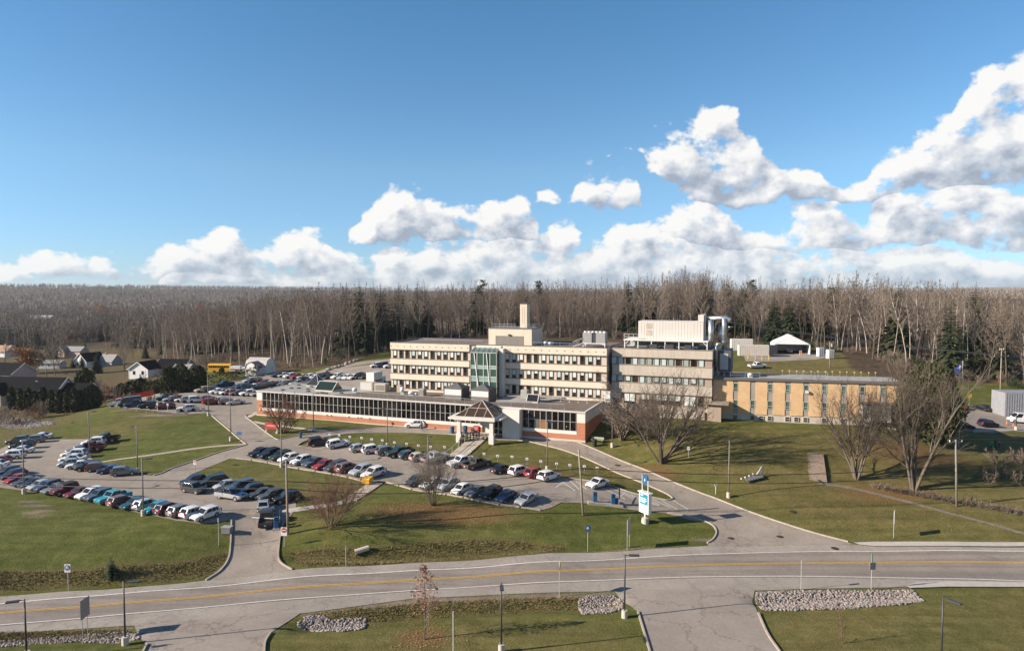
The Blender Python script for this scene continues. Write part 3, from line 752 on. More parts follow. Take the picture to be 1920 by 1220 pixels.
def stain_mat(name, col, amt=.35, rough=.9, panel=None):
    """concrete with vertical rain streaks and faint panel joints"""
    m, nt, b = new_mat(name)
    tcn = N(nt, 'ShaderNodeTexCoord'); mp = N(nt, 'ShaderNodeMapping'); nt.links.new(tcn.outputs['Object'], mp.inputs[0]); mp.inputs['Scale'].default_value = (1.2, 1.2, .10)
    st = noise(nt, mp.outputs[0], 1.6, 6, .7); n1 = noise(nt, tcn.outputs['Object'], .35, 5, .6)
    c = ramp(nt, n1, [(.3, tuple(x*.93 for x in col)), (.7, tuple(min(1, x*1.06) for x in col))])
    c = mixc(nt, 1, c, ramp(nt, st, [(.42, (1,1,1)), (.62, (1-amt*.5,)*3), (.8, (1-amt,)*3)]), 'MULTIPLY')
    nt.links.new(c, b.inputs['Base Color']); b.inputs['Roughness'].default_value = rough
    return m
M['cream'] = stain_mat('cream_concrete', (.66,.55,.435), .16)
M['cream_pier'] = stain_mat('cream_pier', (.58,.48,.385), .2)
M['ledge'] = mat('dark_ledge', (.24,.19,.145), .9, .25, 1.2)  # darker concrete tone than the wall bands
M['grey_conc'] = stain_mat('grey_concrete', (.47,.40,.33), .30)
M['pink_conc'] = stain_mat('brown_concrete', (.35,.265,.21), .22)
M['yellow_brick'] = brick_mat('yellow_brick', (.68,.43,.225), (.62,.38,.185), (.52,.40,.26))
M['red_brick'] = brick_mat('red_brick', (.44,.155,.075), (.38,.125,.06), (.38,.25,.19))
M['base_conc'] = stain_mat('base_concrete', (.52,.45,.37), .2)
M['strip'] = mat('grey_panel', (.31,.275,.24), .7, .08, 1)
M['white_panel'] = stain_mat('white_panel', (.66,.60,.54), .12)
M['alu'] = mat('white_aluminium', (.50,.46,.42), .5, .06, 2)
M['dark_alu'] = mat('dark_aluminium', (.09,.075,.065), .45, .1, 2)
M['gravel_roof'] = mat('gravel_roof', (.135,.105,.084), .95, .28, 1.2, bump=.5)
M['grey_roof'] = mat('grey_membrane_roof', (.30,.285,.265), .85, .16, .5)
M['flash'] = mat('roof_flashing', (.14,.12,.11), .5, .1, 2)
def glass_mat(name, col, rough=.06, spec=.6, metal=0):
    m, nt, b = new_mat(name)
    oi = N(nt, 'ShaderNodeObjectInfo')
    hi = tuple(min(1, c*1.5+.004) for c in col); lo = tuple(c*.6 for c in col)
    nt.links.new(ramp(nt, oi.outputs['Random'], [(.2, lo), (.8, hi)]), b.inputs['Base Color'])
    b.inputs['Roughness'].default_value = rough; b.inputs['Specular IOR Level'].default_value = spec; b.inputs['Metallic'].default_value = metal
    bn = N(nt, 'ShaderNodeBump'); bn.inputs['Strength'].default_value = .03
    nt.links.new(noise(nt, pos(nt), .9, 2), bn.inputs['Height']); nt.links.new(bn.outputs[0], b.inputs['Normal'])
    return m
M['pane'] = glass_mat('dark_window_glass', (.014,.013,.013))
M['black_pane'] = glass_mat('black_glazing', (.006,.0055,.006), .04, .5)
M['green_pane'] = glass_mat('green_glass', (.065,.135,.11), .05, .9)
M['brown_pane'] = glass_mat('bronze_glass', (.075,.047,.031), .25, .3)
M['blind'] = mat('pale_blind', (.42,.50,.48), .8, .1, 3)
M['blind_w'] = mat('white_blind', (.60,.62,.58), .8, .1, 3)
M['steel'] = mat('galvanised_steel', (.50,.52,.54), .38, .1, 1.5, metal=.85)
M['steel_matt'] = mat('matt_galvanised', (.40,.40,.40), .5, .12, 2, metal=.3)
M['white_paint'] = mat('white_paint', (.68,.66,.63), .5, .06, 2)
M['dark_metal'] = mat('dark_metal', (.045,.045,.05), .5, .15, 2)
M['grey_metal'] = mat('grey_metal', (.30,.29,.28), .5, .1, 2)
M['black'] = mat('black_plastic', (.018,.018,.019), .5, .2, 4)

class Frame:
    def __init__(s, a, b, z0):
        s.o = a; s.ang = math.atan2(b[1]-a[1], b[0]-a[0]); s.L = math.hypot(b[0]-a[0], b[1]-a[1]); s.z0 = z0
        s.u = (math.cos(s.ang), math.sin(s.ang)); s.v = (-s.u[1], s.u[0])
    def w(s, u, v, z=0): return (s.o[0]+u*s.u[0]+v*s.v[0], s.o[1]+u*s.u[1]+v*s.v[1], s.z0+z)
    def loc(s, x, y): return ((x-s.o[0])*s.u[0]+(y-s.o[1])*s.u[1], (x-s.o[0])*s.v[0]+(y-s.o[1])*s.v[1])
    def hit(s, px, py, v=0):
        """local (u, z) where the sight line of a photo position meets the plane at v"""
        d = ray(px, py); k = s.o[0]*s.v[0]+s.o[1]*s.v[1]+v
        t = k/(d[0]*s.v[0]+d[1]*s.v[1])
        return s.loc(d[0]*t, d[1]*t)[0], CAM_H+d[2]*t-s.z0
    def atz(s, px, py, z):
        return s.loc(*at_z(px, py, z+s.z0))
    def root(s, name, label, cat, group=None): return empty(name, s.w(0, 0), s.ang, label, cat, group)

def window_proto(w, hh, frame_m, pane_m, name='window', fw=.07, depth=.12, transom=None, mull=0):
    """window centred on u, standing on z = 0, its face at v = 0; returns frame object and children list (unlinked transforms)"""
    mb = MB()
    mb.box(-w/2, -w/2+fw, -.03, depth, 0, hh); mb.box(w/2-fw, w/2, -.03, depth, 0, hh)
    mb.box(-w/2+fw, w/2-fw, -.028, depth, 0, fw); mb.box(-w/2+fw, w/2-fw, -.028, depth, hh-fw, hh)
    if transom: mb.box(-w/2+fw, w/2-fw, -.026, depth, transom*hh-fw/2, transom*hh+fw/2)
    for k in range(mull):
        u = -w/2+w*(k+1)/(mull+1); mb.box(u-fw/2, u+fw/2, -.024, depth, fw, hh-fw)
    f = mb.obj(name, frame_m)
    p = MB(); p.box(-w/2+fw, w/2-fw, .05, .08, fw, hh-fw)
    po = p.obj('pane', pane_m, f)
    return f, [po]
def blind_mesh(w, hh, frac, m, name='blind'):
    mb = MB(); mb.box(-w/2, w/2, .035, .046, hh*(1-frac), hh)
    return mb.mesh(name, [m])
def place_window(proto, parent, u, v, z, blind=None):
    f, kids = proto
    c = f.copy(); c.parent = parent; c.location = (u, v, z); COL.objects.link(c)
    for k in kids:
        d = k.copy(); d.parent = c; COL.objects.link(d)
    if blind is not None:
        bo = bpy.data.objects.new('blind', blind); bo.parent = c; COL.objects.link(bo)
    return c
def drop(proto):
    for k in proto[1]: bpy.data.objects.remove(k)
    bpy.data.objects.remove(proto[0])

# ------------------------------------------------------------------ main three-storey block
ml = at_y(733, 700, 143.0); mr = at_y(1137, 700, 128.0)
FM = Frame(ml[:2], mr[:2], 5.3)
main = FM.root('hospital_block', 'long cream concrete block of three window rows with a glass stair tower in its middle', 'building')
LM = FM.L; ZT = 20.4-5.3; ZR = 10.4-5.3; DM = 14.0
rows = [(18.92-5.3, 17.17-5.3), (15.80-5.3, 14.05-5.3), (12.68-5.3, 10.93-5.3)]
at0, at1 = FM.hit(883, 700)[0], FM.hit(940, 700)[0]
mb = MB(); mb.box(0, LM, .14, DM, -1, ZT-.25); mb.obj('wall', M['cream_pier'], main)
zs = [ZT] + [z for r in rows for z in r] + [ZR-1.2]
for k in range(0, len(zs), 2):
    hi, lo = zs[k], zs[k+1]
    if k == 0: lo += .12
    else: hi -= .12; lo += .12 if k < 6 else 0
    mb = MB(); mb.box(-.06, at0-.3, -.14, .139, lo, hi); mb.box(at1+.2, LM+.06, -.14, .139, lo, hi); mb.box(LM, LM+.12, .14, 3.2, lo, hi)
    mb.obj('spandrel_band', M['cream'], main)
for hi, lo in rows:
    for z in (hi, lo):
        mb = MB(); mb.box(-.1, at0-.3, -.20, .12, z-.12+(.12 if z == hi else 0), z+(.12 if z == hi else 0)); mb.box(at1+.2, LM+.1, -.20, .12, z-.12+(.12 if z == hi else 0), z+(.12 if z == hi else 0)); mb.obj('ledge', M['ledge'], main)
WW, WH = .84, rows[0][0]-rows[0][1]-.02
pr = window_proto(WW, WH, M['dark_alu'], M['pane'], transom=.26)
bl = [blind_mesh(WW-.14, WH-.1, f, m) for f in (.35, .5, .62, .68) for m in (M['blind'], M['blind_w'])]
cols_l = [740.3,752,763.3,775,786.5,798.3,810.3,822.3,834.5,846.8,859,871.8]
cols_r = [951,963.8,976.8,990.8,1004.5,1018.8,1033,1047.5,1062,1076.5,1091.3,1106.3,1121.3]
random.seed(3)
for hi, lo in rows:
    for c in cols_l+cols_r:
        place_window(pr, main, FM.hit(c, 700)[0], .05, lo+.01, random.choice(bl+bl+[None, None, None]))
drop(pr)
mb = MB(); mb.box(-.12, LM+.12, -.2, .1, ZT-.0, ZT+.12); mb.box(-.12, .1, .1, DM, ZT, ZT+.12); mb.box(LM-.1, LM+.12, .1, DM, ZT, ZT+.12); mb.box(-.12, LM+.12, DM, DM+.2, ZT-.3, ZT+.12)
mb.obj('parapet_cap', M['flash'], main)
mb = MB(); mb.box(.1, LM-.1, .14, DM, ZT-.25, ZT-.15); mb.obj('roof', M['gravel_roof'], main)
mb = MB(); mb.cyl((0,0), .09, 0, .06, 8)
dots = mb.mesh('scupper', [M['dark_metal']])
for c in [734.5+11.9*i for i in range(13)]+[957+14.6*i for i in range(13)]:
    o = bpy.data.objects.new('scupper', dots); o.parent = main; o.location = (FM.hit(c, 650)[0], -.14, ZT-.72); o.rotation_euler = (R(90), 0, 0); COL.objects.link(o)
# penthouse
pv = 3.2
p0, zt_ = FM.hit(916, 615.5, pv); p1, _ = FM.hit(997, 617, pv)
mb = MB(); mb.box(p0, p1, pv, pv+7.5, ZT-.2, zt_); pent = mb.obj('penthouse', M['cream'], main)
mb = MB(); mb.box(p0-.1, p1+.1, pv-.1, pv+7.6, zt_, zt_+.14); mb.obj('roof_cap', M['flash'], pent)
l0, lz1 = FM.hit(929, 629, pv); l1, _ = FM.hit(982, 629, pv)
mb = MB()
mb.box(l0, l1, pv-.01, pv+.03, ZT-.1, lz1)
for k in range(24): u = l0+(l1-l0)*(k+.5)/24; mb.box(u-.05, u+.05, pv-.06, pv-.01, ZT-.1, lz1)
mb.obj('louvre_panel', M['strip'], pent)
mb = MB(); mb.box((l0+l1)/2-.22, (l0+l1)/2+.22, pv-.3, pv-.05, lz1+.05, lz1+.35); mb.obj('wall_lamp', M['dark_metal'], pent)
c0, cz = FM.hit(975, 570, pv+2.4); c1, _ = FM.hit(988, 570, pv+2.4)
mb = MB(); mb.box(c0, c1, pv+2.4, pv+4.3, zt_+.14, cz)
for k in (.35, .65): mb.box(c0+(c1-c0)*k-.03, c0+(c1-c0)*k+.03, pv+2.36, pv+2.4, zt_+1, cz-.5)
ch = mb.obj('chimney', M['cream'], main)
mb = MB(); mb.box(c0-.08, c1+.08, pv+2.32, pv+4.38, cz, cz+.15); mb.obj('chimney_cap', M['flash'], ch)
# glass stair tower
g0, _ = FM.hit(882.5, 700, -2.6); g1, _ = FM.hit(931, 700, -2.6)
gz1 = FM.hit(905, 661, -2.6)[1]; gz0 = ZR
tw = MB()
nb = 4
for i in range(nb+1):
    u = g0+(g1-g0)*i/nb; tw.box(u-.07, u+.07, -2.66, -2.5, gz0, gz1)
for z in (gz0, gz0+1.0, gz0+3.1, gz0+4.0, gz1-3.1, gz1-2.6, gz1): tw.box(g0, g1, -2.64, -2.52, z-.06, z+.06)
for v in (-2.6, -1.3, .0): tw.box(g1-.06, g1+.06, v-.06, v+.06, gz0, gz1); tw.box(g0-.06, g0+.06, v-.06, v+.06, gz0, gz1)
for z in (gz0+3.1, gz1-2.9, gz1): tw.box(g1-.05, g1+.05, -2.6, 0, z-.06, z+.06); tw.box(g0-.05, g0+.05, -2.6, 0, z-.06, z+.06)
stair = tw.obj('glass_stair_tower', M['alu'], main)
mb = MB(); mb.box(g0, g1, -2.58, -2.55, gz0, gz1); mb.box(g1-.02, g1+.01, -2.54, 0, gz0, gz1); mb.box(g0-.01, g0+.02, -2.54, 0, gz0, gz1)
mb.obj('pane', M['green_pane'], stair)
mb = MB()
for z in (gz0+3.55, gz1-2.85): mb.box(g0+.05, g1-.05, -2.605, -2.59, z-.38, z+.38)
mb.obj('spandrel_glass', mat('pale_green_glass', (.22,.33,.29), .15, .1), stair)
mb = MB()
for i, (a, c) in enumerate(((.14,.30),(.62,.74))):
    mb.bar((g0+(g1-g0)*a, -2.70, gz1-.1), (g0+(g1-g0)*c, -2.70, gz0+2), .14)
mb.obj('slanting_post', M['white_paint'], stair)
zt2 = FM.hit(905, 650.5, 0)[1]
mb = MB(); mb.add([(g0,-2.6,gz1+.06),(g1,-2.6,gz1+.06),(g1,-.1,zt2),(g0,-.1,zt2),(g0,-2.6,gz1+.03),(g1,-2.6,gz1+.03),(g1,-.1,zt2-.1),(g0,-.1,zt2-.1)], [(0,1,2,3),(7,6,5,4),(0,4,5,1),(1,5,6,2),(3,2,6,7),(0,3,7,4)])
mb.obj('sloping_glass', M['green_pane'], stair)
mb = MB()
for i in range(6):
    u = g0+(g1-g0)*i/5; mb.bar((u,-2.62,gz1+.08),(u,-.1,zt2+.05), .09)
for i in range(5):
    a = g0+(g1-g0)*i/5; c = g0+(g1-g0)*(i+1)/5; mm_ = (a+c)/2
    mb.bar((a,-2.6,gz1+.1),(mm_,-1.0,(gz1+zt2*2)/3),.07); mb.bar((c,-2.6,gz1+.1),(mm_,-1.0,(gz1+zt2*2)/3),.07)
mb.obj('rafters', M['steel_matt'], stair)
mb = MB(); mb.box(g0+.3, at1+.1, -.35, .14, ZR-.5, zt2+.35); mb.box(g1+.12, at1+.9, -1.4, .139, ZR-.5, zt2-.1); mb.obj('stair_back_wall', M['white_panel'], main)

# ------------------------------------------------------------------ low glazed wing
A = at_z(482, 778, 5.3); B = at_z(1097, 828, 5.3)
FW = Frame(A, B, 5.3)
wing = FW.root('entrance_wing', 'low flat-roofed wing with a long strip of black glazing over red brick', 'building')
LW = FW.L; HW = 5.12
vb = FW.loc(*mr[:2])[1] - .05   # depth to the main block
e0 = FW.hit(958, 790)[0]; e1 = FW.hit(979, 790)[0]
s0 = FW.hit(492.5, 750)[0]; s1 = FW.hit(893, 790)[0]; r0 = FW.hit(980, 790)[0]; r1 = FW.hit(1080.5, 790)[0]
zg1, zg0 = HW-.22, HW-3.42
PITCH_W = (FW.hit(872.5, 790)[0]-s0)/45
mb = MB()
poly = [(0.02,.3),(LW-.02,.3),(LW-.02,vb),(26.5,vb),(26.5,13.2),(.02,13.2)]
mb.prism(poly, -1.5, HW-.3); mb.obj('core_wall', M['white_panel'], wing)
mb = MB()
for a, c in ((0, s1+1.2), (r0, LW)): mb.box(a, c, -.02, .29, -.05, HW-4.0-.02)
mb.box(0, s0-.15, .0, .29, HW-4.0, HW-1.9); mb.box(r1+.1, LW, 0, .29, HW-4.0, HW-1.9)
mb.box(LW-.3, LW+.02, .29, vb-.5, -1.0, HW-1.9); mb.box(-.02, .3, .29, 13.2, -1, HW-1.9)
mb.obj('brick_wall', M['red_brick'], wing)
mb = MB(); mb.box(0, s0-.15, -.01, .29, HW-1.9, HW-.3); mb.box(r1+.1, LW, -.01, .29, HW-1.9, HW-.3); mb.box(LW-.3, LW+.03, .29, vb, HW-1.9, HW-.3); mb.box(-.03,.3,.29,13.2,HW-1.9,HW-.3)
mb.box(s0-.15, s1+1.2, -.05, .29, HW-4.0, zg0-.02); mb.box(r0, r1+.1, -.05, .29, HW-4.0, zg0-.02)
mb.obj('white_wall_panel', M['white_panel'], wing)
mb = MB(); mb.box(-.05, e0, -.08, .2, -.6, -.06+.28); mb.box(r0, LW+.05, -.08, .2, -.6, .22); mb.obj('plinth', M['base_conc'], wing)
mb = MB(); mb.box(-.1, LW+.1, -.16, .3, HW-.2, HW+.05); mb.box(LW-.3, LW+.1, .3, vb, HW-.2, HW+.05); mb.box(-.1, .3, .3, 13.3, HW-.34, HW+.05); mb.obj('fascia', M['alu'], wing)
nbay = int(round((s1-s0)/PITCH_W))
pr = window_proto(PITCH_W-.01, zg1-zg0, M['alu'], M['black_pane'], fw=.038, transom=.49)
prr = window_proto((r1-r0)/9-.01, zg1-zg0, M['alu'], M['black_pane'], fw=.038, transom=.49)
for i in range(nbay): place_window(pr, wing, s0+PITCH_W*(i+.5), .02, zg0)
amber = mat('amber_curtain', (.26,.10,.035), .7, .2)
for i in range(9):
    w_ = place_window(prr, wing, r0+(r1-r0)*(i+.5)/9, .02, zg0)
    if i in (2, 3):
        mb = MB(); mb.box(-.5, .5, .03, .045, .08, (zg1-zg0)*.45); mb.obj('curtain', amber if i == 3 else mat('olive_curtain', (.10,.085,.05), .8), w_)
drop(pr); drop(prr)
# lights seen inside the long glazed corridor are reflections of cars; a few ceiling blinds
mb = MB(); sp = 26.0
mb.prism([(.3,.3),(18,.3),(24,9),(26.4,13.0),(.3,13.0)], HW-.3, HW-.02); mb.obj('membrane_roof', M['grey_roof'], wing)
mb = MB(); mb.prism([(18.02,.3),(LW-.3,.3),(LW-.3,vb),(26.5,vb),(26.42,13.0),(24.02,9)], HW-.3, HW-.04); mb.obj('gravel_roof', M['gravel_roof'], wing)
ra, rb = FW.hit(935, 745, 6)[0], FW.hit(1040, 745, 6)[0]
mb = MB(); mb.prism([(ra, 4.6),(rb-3, 6.4),(rb, vb-.4),(ra, vb-.4)], HW-.04, HW+.3); mb.obj('raised_membrane_roof', M['grey_roof'], wing)
# entrance return wall beside the canopy
mb = MB(); mb.box(e0-1.0, e1+.05, -1.6, .3, -.8, HW-.1); ew = mb.obj('entrance_wall', M['white_panel'], wing)
d0_ = FW.hit(926, 800)[0]; d1_ = FW.hit(951, 800)[0]
mb = MB()
mb.box(s1+1.2, e0-1.0, -.5, .28, 2.9, HW-.36); mb.obj('entrance_header', M['white_panel'], wing)
pr = window_proto((d1_-d0_)/3-.02, 2.75, M['alu'], M['black_pane'], name='door', fw=.08, transom=.4)
for i in range(3): place_window(pr, wing, d0_+(d1_-d0_)*(i+.5)/3, .0, .05)
drop(pr)
# string of small wall lamps under the glazing
mb = MB(); mb.box(-.14,.14,-.2,0,0,.16); lm = mb.mesh('wall_light', [M['white_paint']])
for c in (488,509,572,612,620,653,670,676,692,1000): 
    o = bpy.data.objects.new('wall_light', lm); o.parent = wing; o.location = (FW.hit(c, 770)[0], -.05, HW-3.95); COL.objects.link(o)

# ------------------------------------------------------------------ grey concrete block
FG = Frame(FM.w(LM+.85, 1.7)[:2], at_y(1335, 700, 122.8)[:2], 5.3)
grey = FG.root('concrete_block', 'weathered grey-brown concrete block with pale blinds behind the large bare tree', 'building')
LG = FG.L; DG = 15; ZTG = 20.35-5.3
def fz(px, py): return FG.hit(px, py)[1]
rowg = [(fz(1314,674), fz(1314,688)), (fz(1314,709), fz(1314,722.5))]
big = (fz(1310, 742.5), fz(1310, 763))
colg = [1151.3,1163.8,1177,1190,1203.5,1217,1230.5,1243.8,1257.5,1271.5,1285.8,1300,1314.3]
mb = MB(); mb.box(0, LG-.02, .16, DG, -1, ZTG-.25); mb.obj('wall', M['pink_conc'], grey)
zs = [ZTG, rowg[0][0], rowg[0][1], rowg[1][0], rowg[1][1], big[0], big[1], big[1]-1.0]
for k in range(0, 8, 2):
    mb = MB(); mb.box(-.05, LG+.05, -.16, .159, zs[k+1], zs[k]); mb.box(LG-.02, LG+.05, .159, DG, zs[k+1], zs[k]); mb.obj('spandrel_band', M['grey_conc'], grey)
for hi, lo in rowg+[big]:
    for z in (hi+.02, lo-.12):
        mb = MB(); mb.box(-.07, LG+.08, -.21, -.161, z, z+.10); mb.obj('ledge', M['ledge'], grey)
pr = window_proto(.96, rowg[0][0]-rowg[0][1]-.02, M['dark_alu'], M['pane'], fw=.05)
hb = rowg[0][0]-rowg[0][1]
bl = [blind_mesh(.86, hb-.07, f, m) for f in (.97, .97, .8) for m in (M['blind'], mat('grey_blind', (.26,.31,.28), .8))]
for hi, lo in rowg:
    for c in colg: place_window(pr, grey, FG.hit(c, 700)[0], .06, lo+.01, random.choice(bl+[None]))
drop(pr)
hb = big[0]-big[1]
pr = window_proto(2.15, hb-.02, M['dark_alu'], M['pane'], fw=.06, mull=1)
bl = [blind_mesh(2.0, hb-.1, f, M['blind_w']) for f in (.55, .8, .95)]
for c in (1154,1180,1212,1240,1265,1293): place_window(pr, grey, FG.hit(c, 752)[0], .06, big[1]+.01, random.choice(bl))
drop(pr)
pr = window_proto(.95, hb-.02, M['dark_alu'], M['pane'], fw=.05); place_window(pr, grey, FG.hit(1313.5, 752)[0], .06, big[1]+.01); drop(pr)
mb = MB(); mb.box(-.08, LG+.1, -.24, .0, ZTG, ZTG+.12); mb.box(LG-.1, LG+.1, 0, DG, ZTG, ZTG+.12); mb.obj('parapet_cap', M['ledge'], grey)
mb = MB(); mb.box(.05, LG-.1, .16, DG, ZTG-.25, ZTG-.1); mb.obj('roof', M['gravel_roof'], grey)
mb = MB(); mb.box(FG.hit(1238, 775)[0], FG.hit(1322, 775)[0], -.9, .15, 1.0, big[1]-.75); mb.obj('light_well', M['base_conc'], grey)
# porch
q0, q1 = FG.hit(1326, 770, -1.2)[0], FG.hit(1352, 770, -1.2)[0]
mb = MB(); mb.box(q0, q1, -1.2, 2.5, 1.6, fz(1340, 756)); mb.obj('porch', M['pink_conc'], grey)
mb = MB(); mb.box(q0-.6, q1+1.3, -1.8, 2.7, fz(1340, 756), fz(1340, 752.5)); mb.obj('porch_roof', M['ledge'], grey)

# ------------------------------------------------------------------ yellow brick wing
yl = at_y(1336, 750, 123.9); yr = at_y(1693, 750, 117.0)
FY = Frame(yl[:2], yr[:2], 6.6)
yel_w = FY.root('yellow_brick_wing', 'two-storey yellow brick wing with grey window strips and a concrete base', 'building')
LY = FY.L; DY = 7.5
yz = lambda px, py: FY.hit(px, py)[1]
ZTY = yz(1500, 711); zb = yz(1500, 779.5)
mb = MB(); mb.box(0, LY, .12, DY, -1.5, ZTY-.3); mb.box(0, LY, .02, .119, -1.5, zb); mb.obj('wall', M['base_conc'], yel_w)
SX = lambda x: 1340+x/5.305
strips = [(180,232),(350,405),(522,578),(698,752),(878,935),(1062,1120),(1250,1310),(1430,1500),(1640,1700)]
edges = [FY.hit(1336.5,750)[0]]
for a, c in strips: edges += [FY.hit(SX(a),750)[0], FY.hit(SX(c),750)[0]]
edges.append(LY-.02)
for k in range(0, len(edges), 2):
    mb = MB(); mb.box(edges[k], edges[k+1], -.10, .119, zb+.005, ZTY-.42); mb.obj('brick_panel', M['yellow_brick'], yel_w)
for k in range(1, len(edges)-1, 2):
    mb = MB(); mb.box(edges[k]+.003, edges[k+1]-.003, -.01, .118, zb+.005, ZTY-.42); mb.obj('grey_strip', M['strip'], yel_w)
mb = MB(); mb.box(LY-.02, LY+.08, .12, DY, zb, ZTY-.42); mb.obj('end_brick_wall', M['yellow_brick'], yel_w)
u1 = (yz(SX(545), 719.5), yz(SX(545), 734.5)); u2 = (yz(SX(545), 750.5), yz(SX(545), 766)); u3 = (yz(SX(545), 779.7), yz(SX(545), 788))
ws_ = edges[2]-edges[1]-.1
pr = window_proto(ws_, u1[0]-u1[1], M['alu'], M['green_pane'], fw=.06, transom=.33)
pr3 = window_proto(ws_, u3[0]-u3[1], M['alu'], M['pane'], fw=.06, transom=.5)
for k, (a, c) in enumerate(strips):
    uc = (edges[2*k+1]+edges[2*k+2])/2
    if k != 1: place_window(pr, yel_w, uc, -.10, u1[1])
    if k < 7: place_window(pr, yel_w, uc, -.10, u2[1])
    if k not in (7,): place_window(pr3, yel_w, uc, -.08, u3[1])
for x in (462, 812): place_window(pr3, yel_w, FY.hit(SX(x), 780)[0], -.08, u3[1])
drop(pr); drop(pr3)
mb = MB(); uc = (edges[9]+edges[10])/2; mb.box(uc-.1, uc+.4, -.5, .0, u1[1]+.02, u1[1]+.42); mb.obj('window_air_conditioner', M['white_paint'], yel_w)
mb = MB(); mb.box(-.1, LY+.25, -.35, .2, ZTY-.42, ZTY); mb.box(LY-.2, LY+.25, .2, DY, ZTY-.42, ZTY); mb.obj('roof_edge', M['flash'], yel_w)
mb = MB(); mb.box(.1, LY-.2, .2, DY, ZTY-.3, ZTY-.06); mb.obj('roof', M['grey_roof'], yel_w)
# bay with tall green windows
b0, b1 = FY.hit(1612, 765)[0], FY.hit(1668, 765)[0]
bz0, bz1 = yz(1640, 786), yz(1640, 757)
mb = MB(); mb.box(b0, b1, -1.0, .0, bz0-.3, bz1); bay = mb.obj('window_bay', M['white_panel'], yel_w)
mb = MB(); mb.box(b0-.3, b1+.3, -1.3, 0, bz1, bz1+.35); mb.obj('bay_roof', M['flash'], bay)
bw = (b1-b0)/4
pr = window_proto(bw-.3, (bz1-bz0)-.75, M['alu'], M['green_pane'], fw=.07, transom=.25)
for i in range(4): place_window(pr, yel_w, b0+bw*(i+.5), -1.10, bz0+.5)
drop(pr)

# ------------------------------------------------------------------ things on the roofs
def roof_rail(name, pts, label, hgt=1.0, posts=1.8, mid=True, m=None, thick=.05):
    """guard rail along world points"""
    m = m or M['steel_matt']
    root = empty(name, pts[0], 0, label, 'railing')
    p0 = Vector(pts[0]); L = [Vector(p)-p0 for p in pts]
    mb = MB()
    for a, c in zip(L[:-1], L[1:]):
        mb.bar(a+Vector((0,0,hgt)), c+Vector((0,0,hgt)), thick)
        if mid: mb.bar(a+Vector((0,0,hgt*.5)), c+Vector((0,0,hgt*.5)), thick*.8)
    mb.obj('rail', m, root)
    pm = MB(); pm.bar((0,0,0), (0,0,hgt), thick); pm.box(-.15,.15,-.15,.15,0,.06); pmesh = pm.mesh('post', [m])
    for a, c in zip(L[:-1], L[1:]):
        k = max(1, int((c-a).length/posts))
        for i in range(k+1):
            o = bpy.data.objects.new('post', pmesh); o.parent = root; o.location = a+(c-a)*(i/k); COL.objects.link(o)
    return root
zr = HW-.04
roof_rail('roof_railing', [FW.w(FW.hit(660,750,1.2)[0], 1.2, zr), FW.w(FW.hit(890,760,1.2)[0], 1.2, zr)], 'thin guard rail with many posts along the brown gravel roof over the glazing', .9, 2.0, False)
roof_rail('roof_railing', [FW.w(FW.hit(935,760,1.6)[0], 1.6, zr), FW.w(FW.hit(1058,765,1.6)[0], 1.6, zr)], 'row of guard posts on the gravel roof between the canopy and the brick corner', .9, 2.4, False)
roof_rail('roof_railing', [FW.w(LW-9, vb-3.4, zr), FW.w(LW-2.2, vb-3.4, zr)], 'three-bar pale railing on the gravel roof beside the weathered concrete block', 1.0, 1.6, True, M['white_paint'])
roof_rail('roof_railing', [FM.w(FM.hit(785,640,.6)[0], .6, ZT-.1), FM.w(p0-.3, .6, ZT-.1)], 'slim rail along the cream block roof edge left of the penthouse', .85, 1.7, False)
roof_rail('roof_railing', [FM.w(p1+1, .6, ZT-.1), FM.w(FM.hit(1085,640,.6)[0], .6, ZT-.1)], 'slim rail along the cream block roof edge right of the penthouse', .85, 1.7, False)
roof_rail('roof_railing', [FM.w(p0+.6, pv+.3, zt_+.14), FM.w(c0-.3, pv+.3, zt_+.14)], 'short railing on top of the penthouse beside the chimney', .8, .8)
roof_rail('roof_railing', [FM.w(c1+.4, pv+.3, zt_+.14), FM.w(p1-.2, pv+.3, zt_+.14), FM.w(p1-.2, pv+6, zt_+.14)], 'railing round the far corner of the penthouse roof', .8, .8)
roof_rail('roof_railing', [FY.w(.6, .6, ZTY-.06), FY.w(FY.hit(1425,700,.6)[0], .6, ZTY-.06)], 'two-bar galvanised railing on the yellow wing roof below the silver ducts', 1.0, 2.4)
roof_rail('roof_railing', [FY.w(FY.hit(1480,702,3)[0], 3, ZTY-.06), FY.w(FY.hit(1552,702,3)[0], 3, ZTY-.06)], 'pale railing in the middle of the yellow wing roof', 1.1, 1.8)
# string of small yellow lights on the yellow wing roof -> reflector posts
pm = MB(); pm.bar((0,0,0),(0,0,.8),.035); pm.box(-.10,.10,-.10,.10,.8,.94,1); pmesh = pm.mesh('roof_marker', [M['steel_matt'], mat('amber_marker', (.75,.55,.22), .5)])
for k in range(16):
    o = bpy.data.objects.new('roof_marker', pmesh); COL.objects.link(o); o.location = FY.w(FY.hit(1440+k*13.5, 702, 6.2)[0], 6.2+.3*(k % 2), ZTY-.06)
    tag(o, 'small amber-topped marker post in the row along the yellow wing roof', 'marker post', 'amber marker posts on the roof')

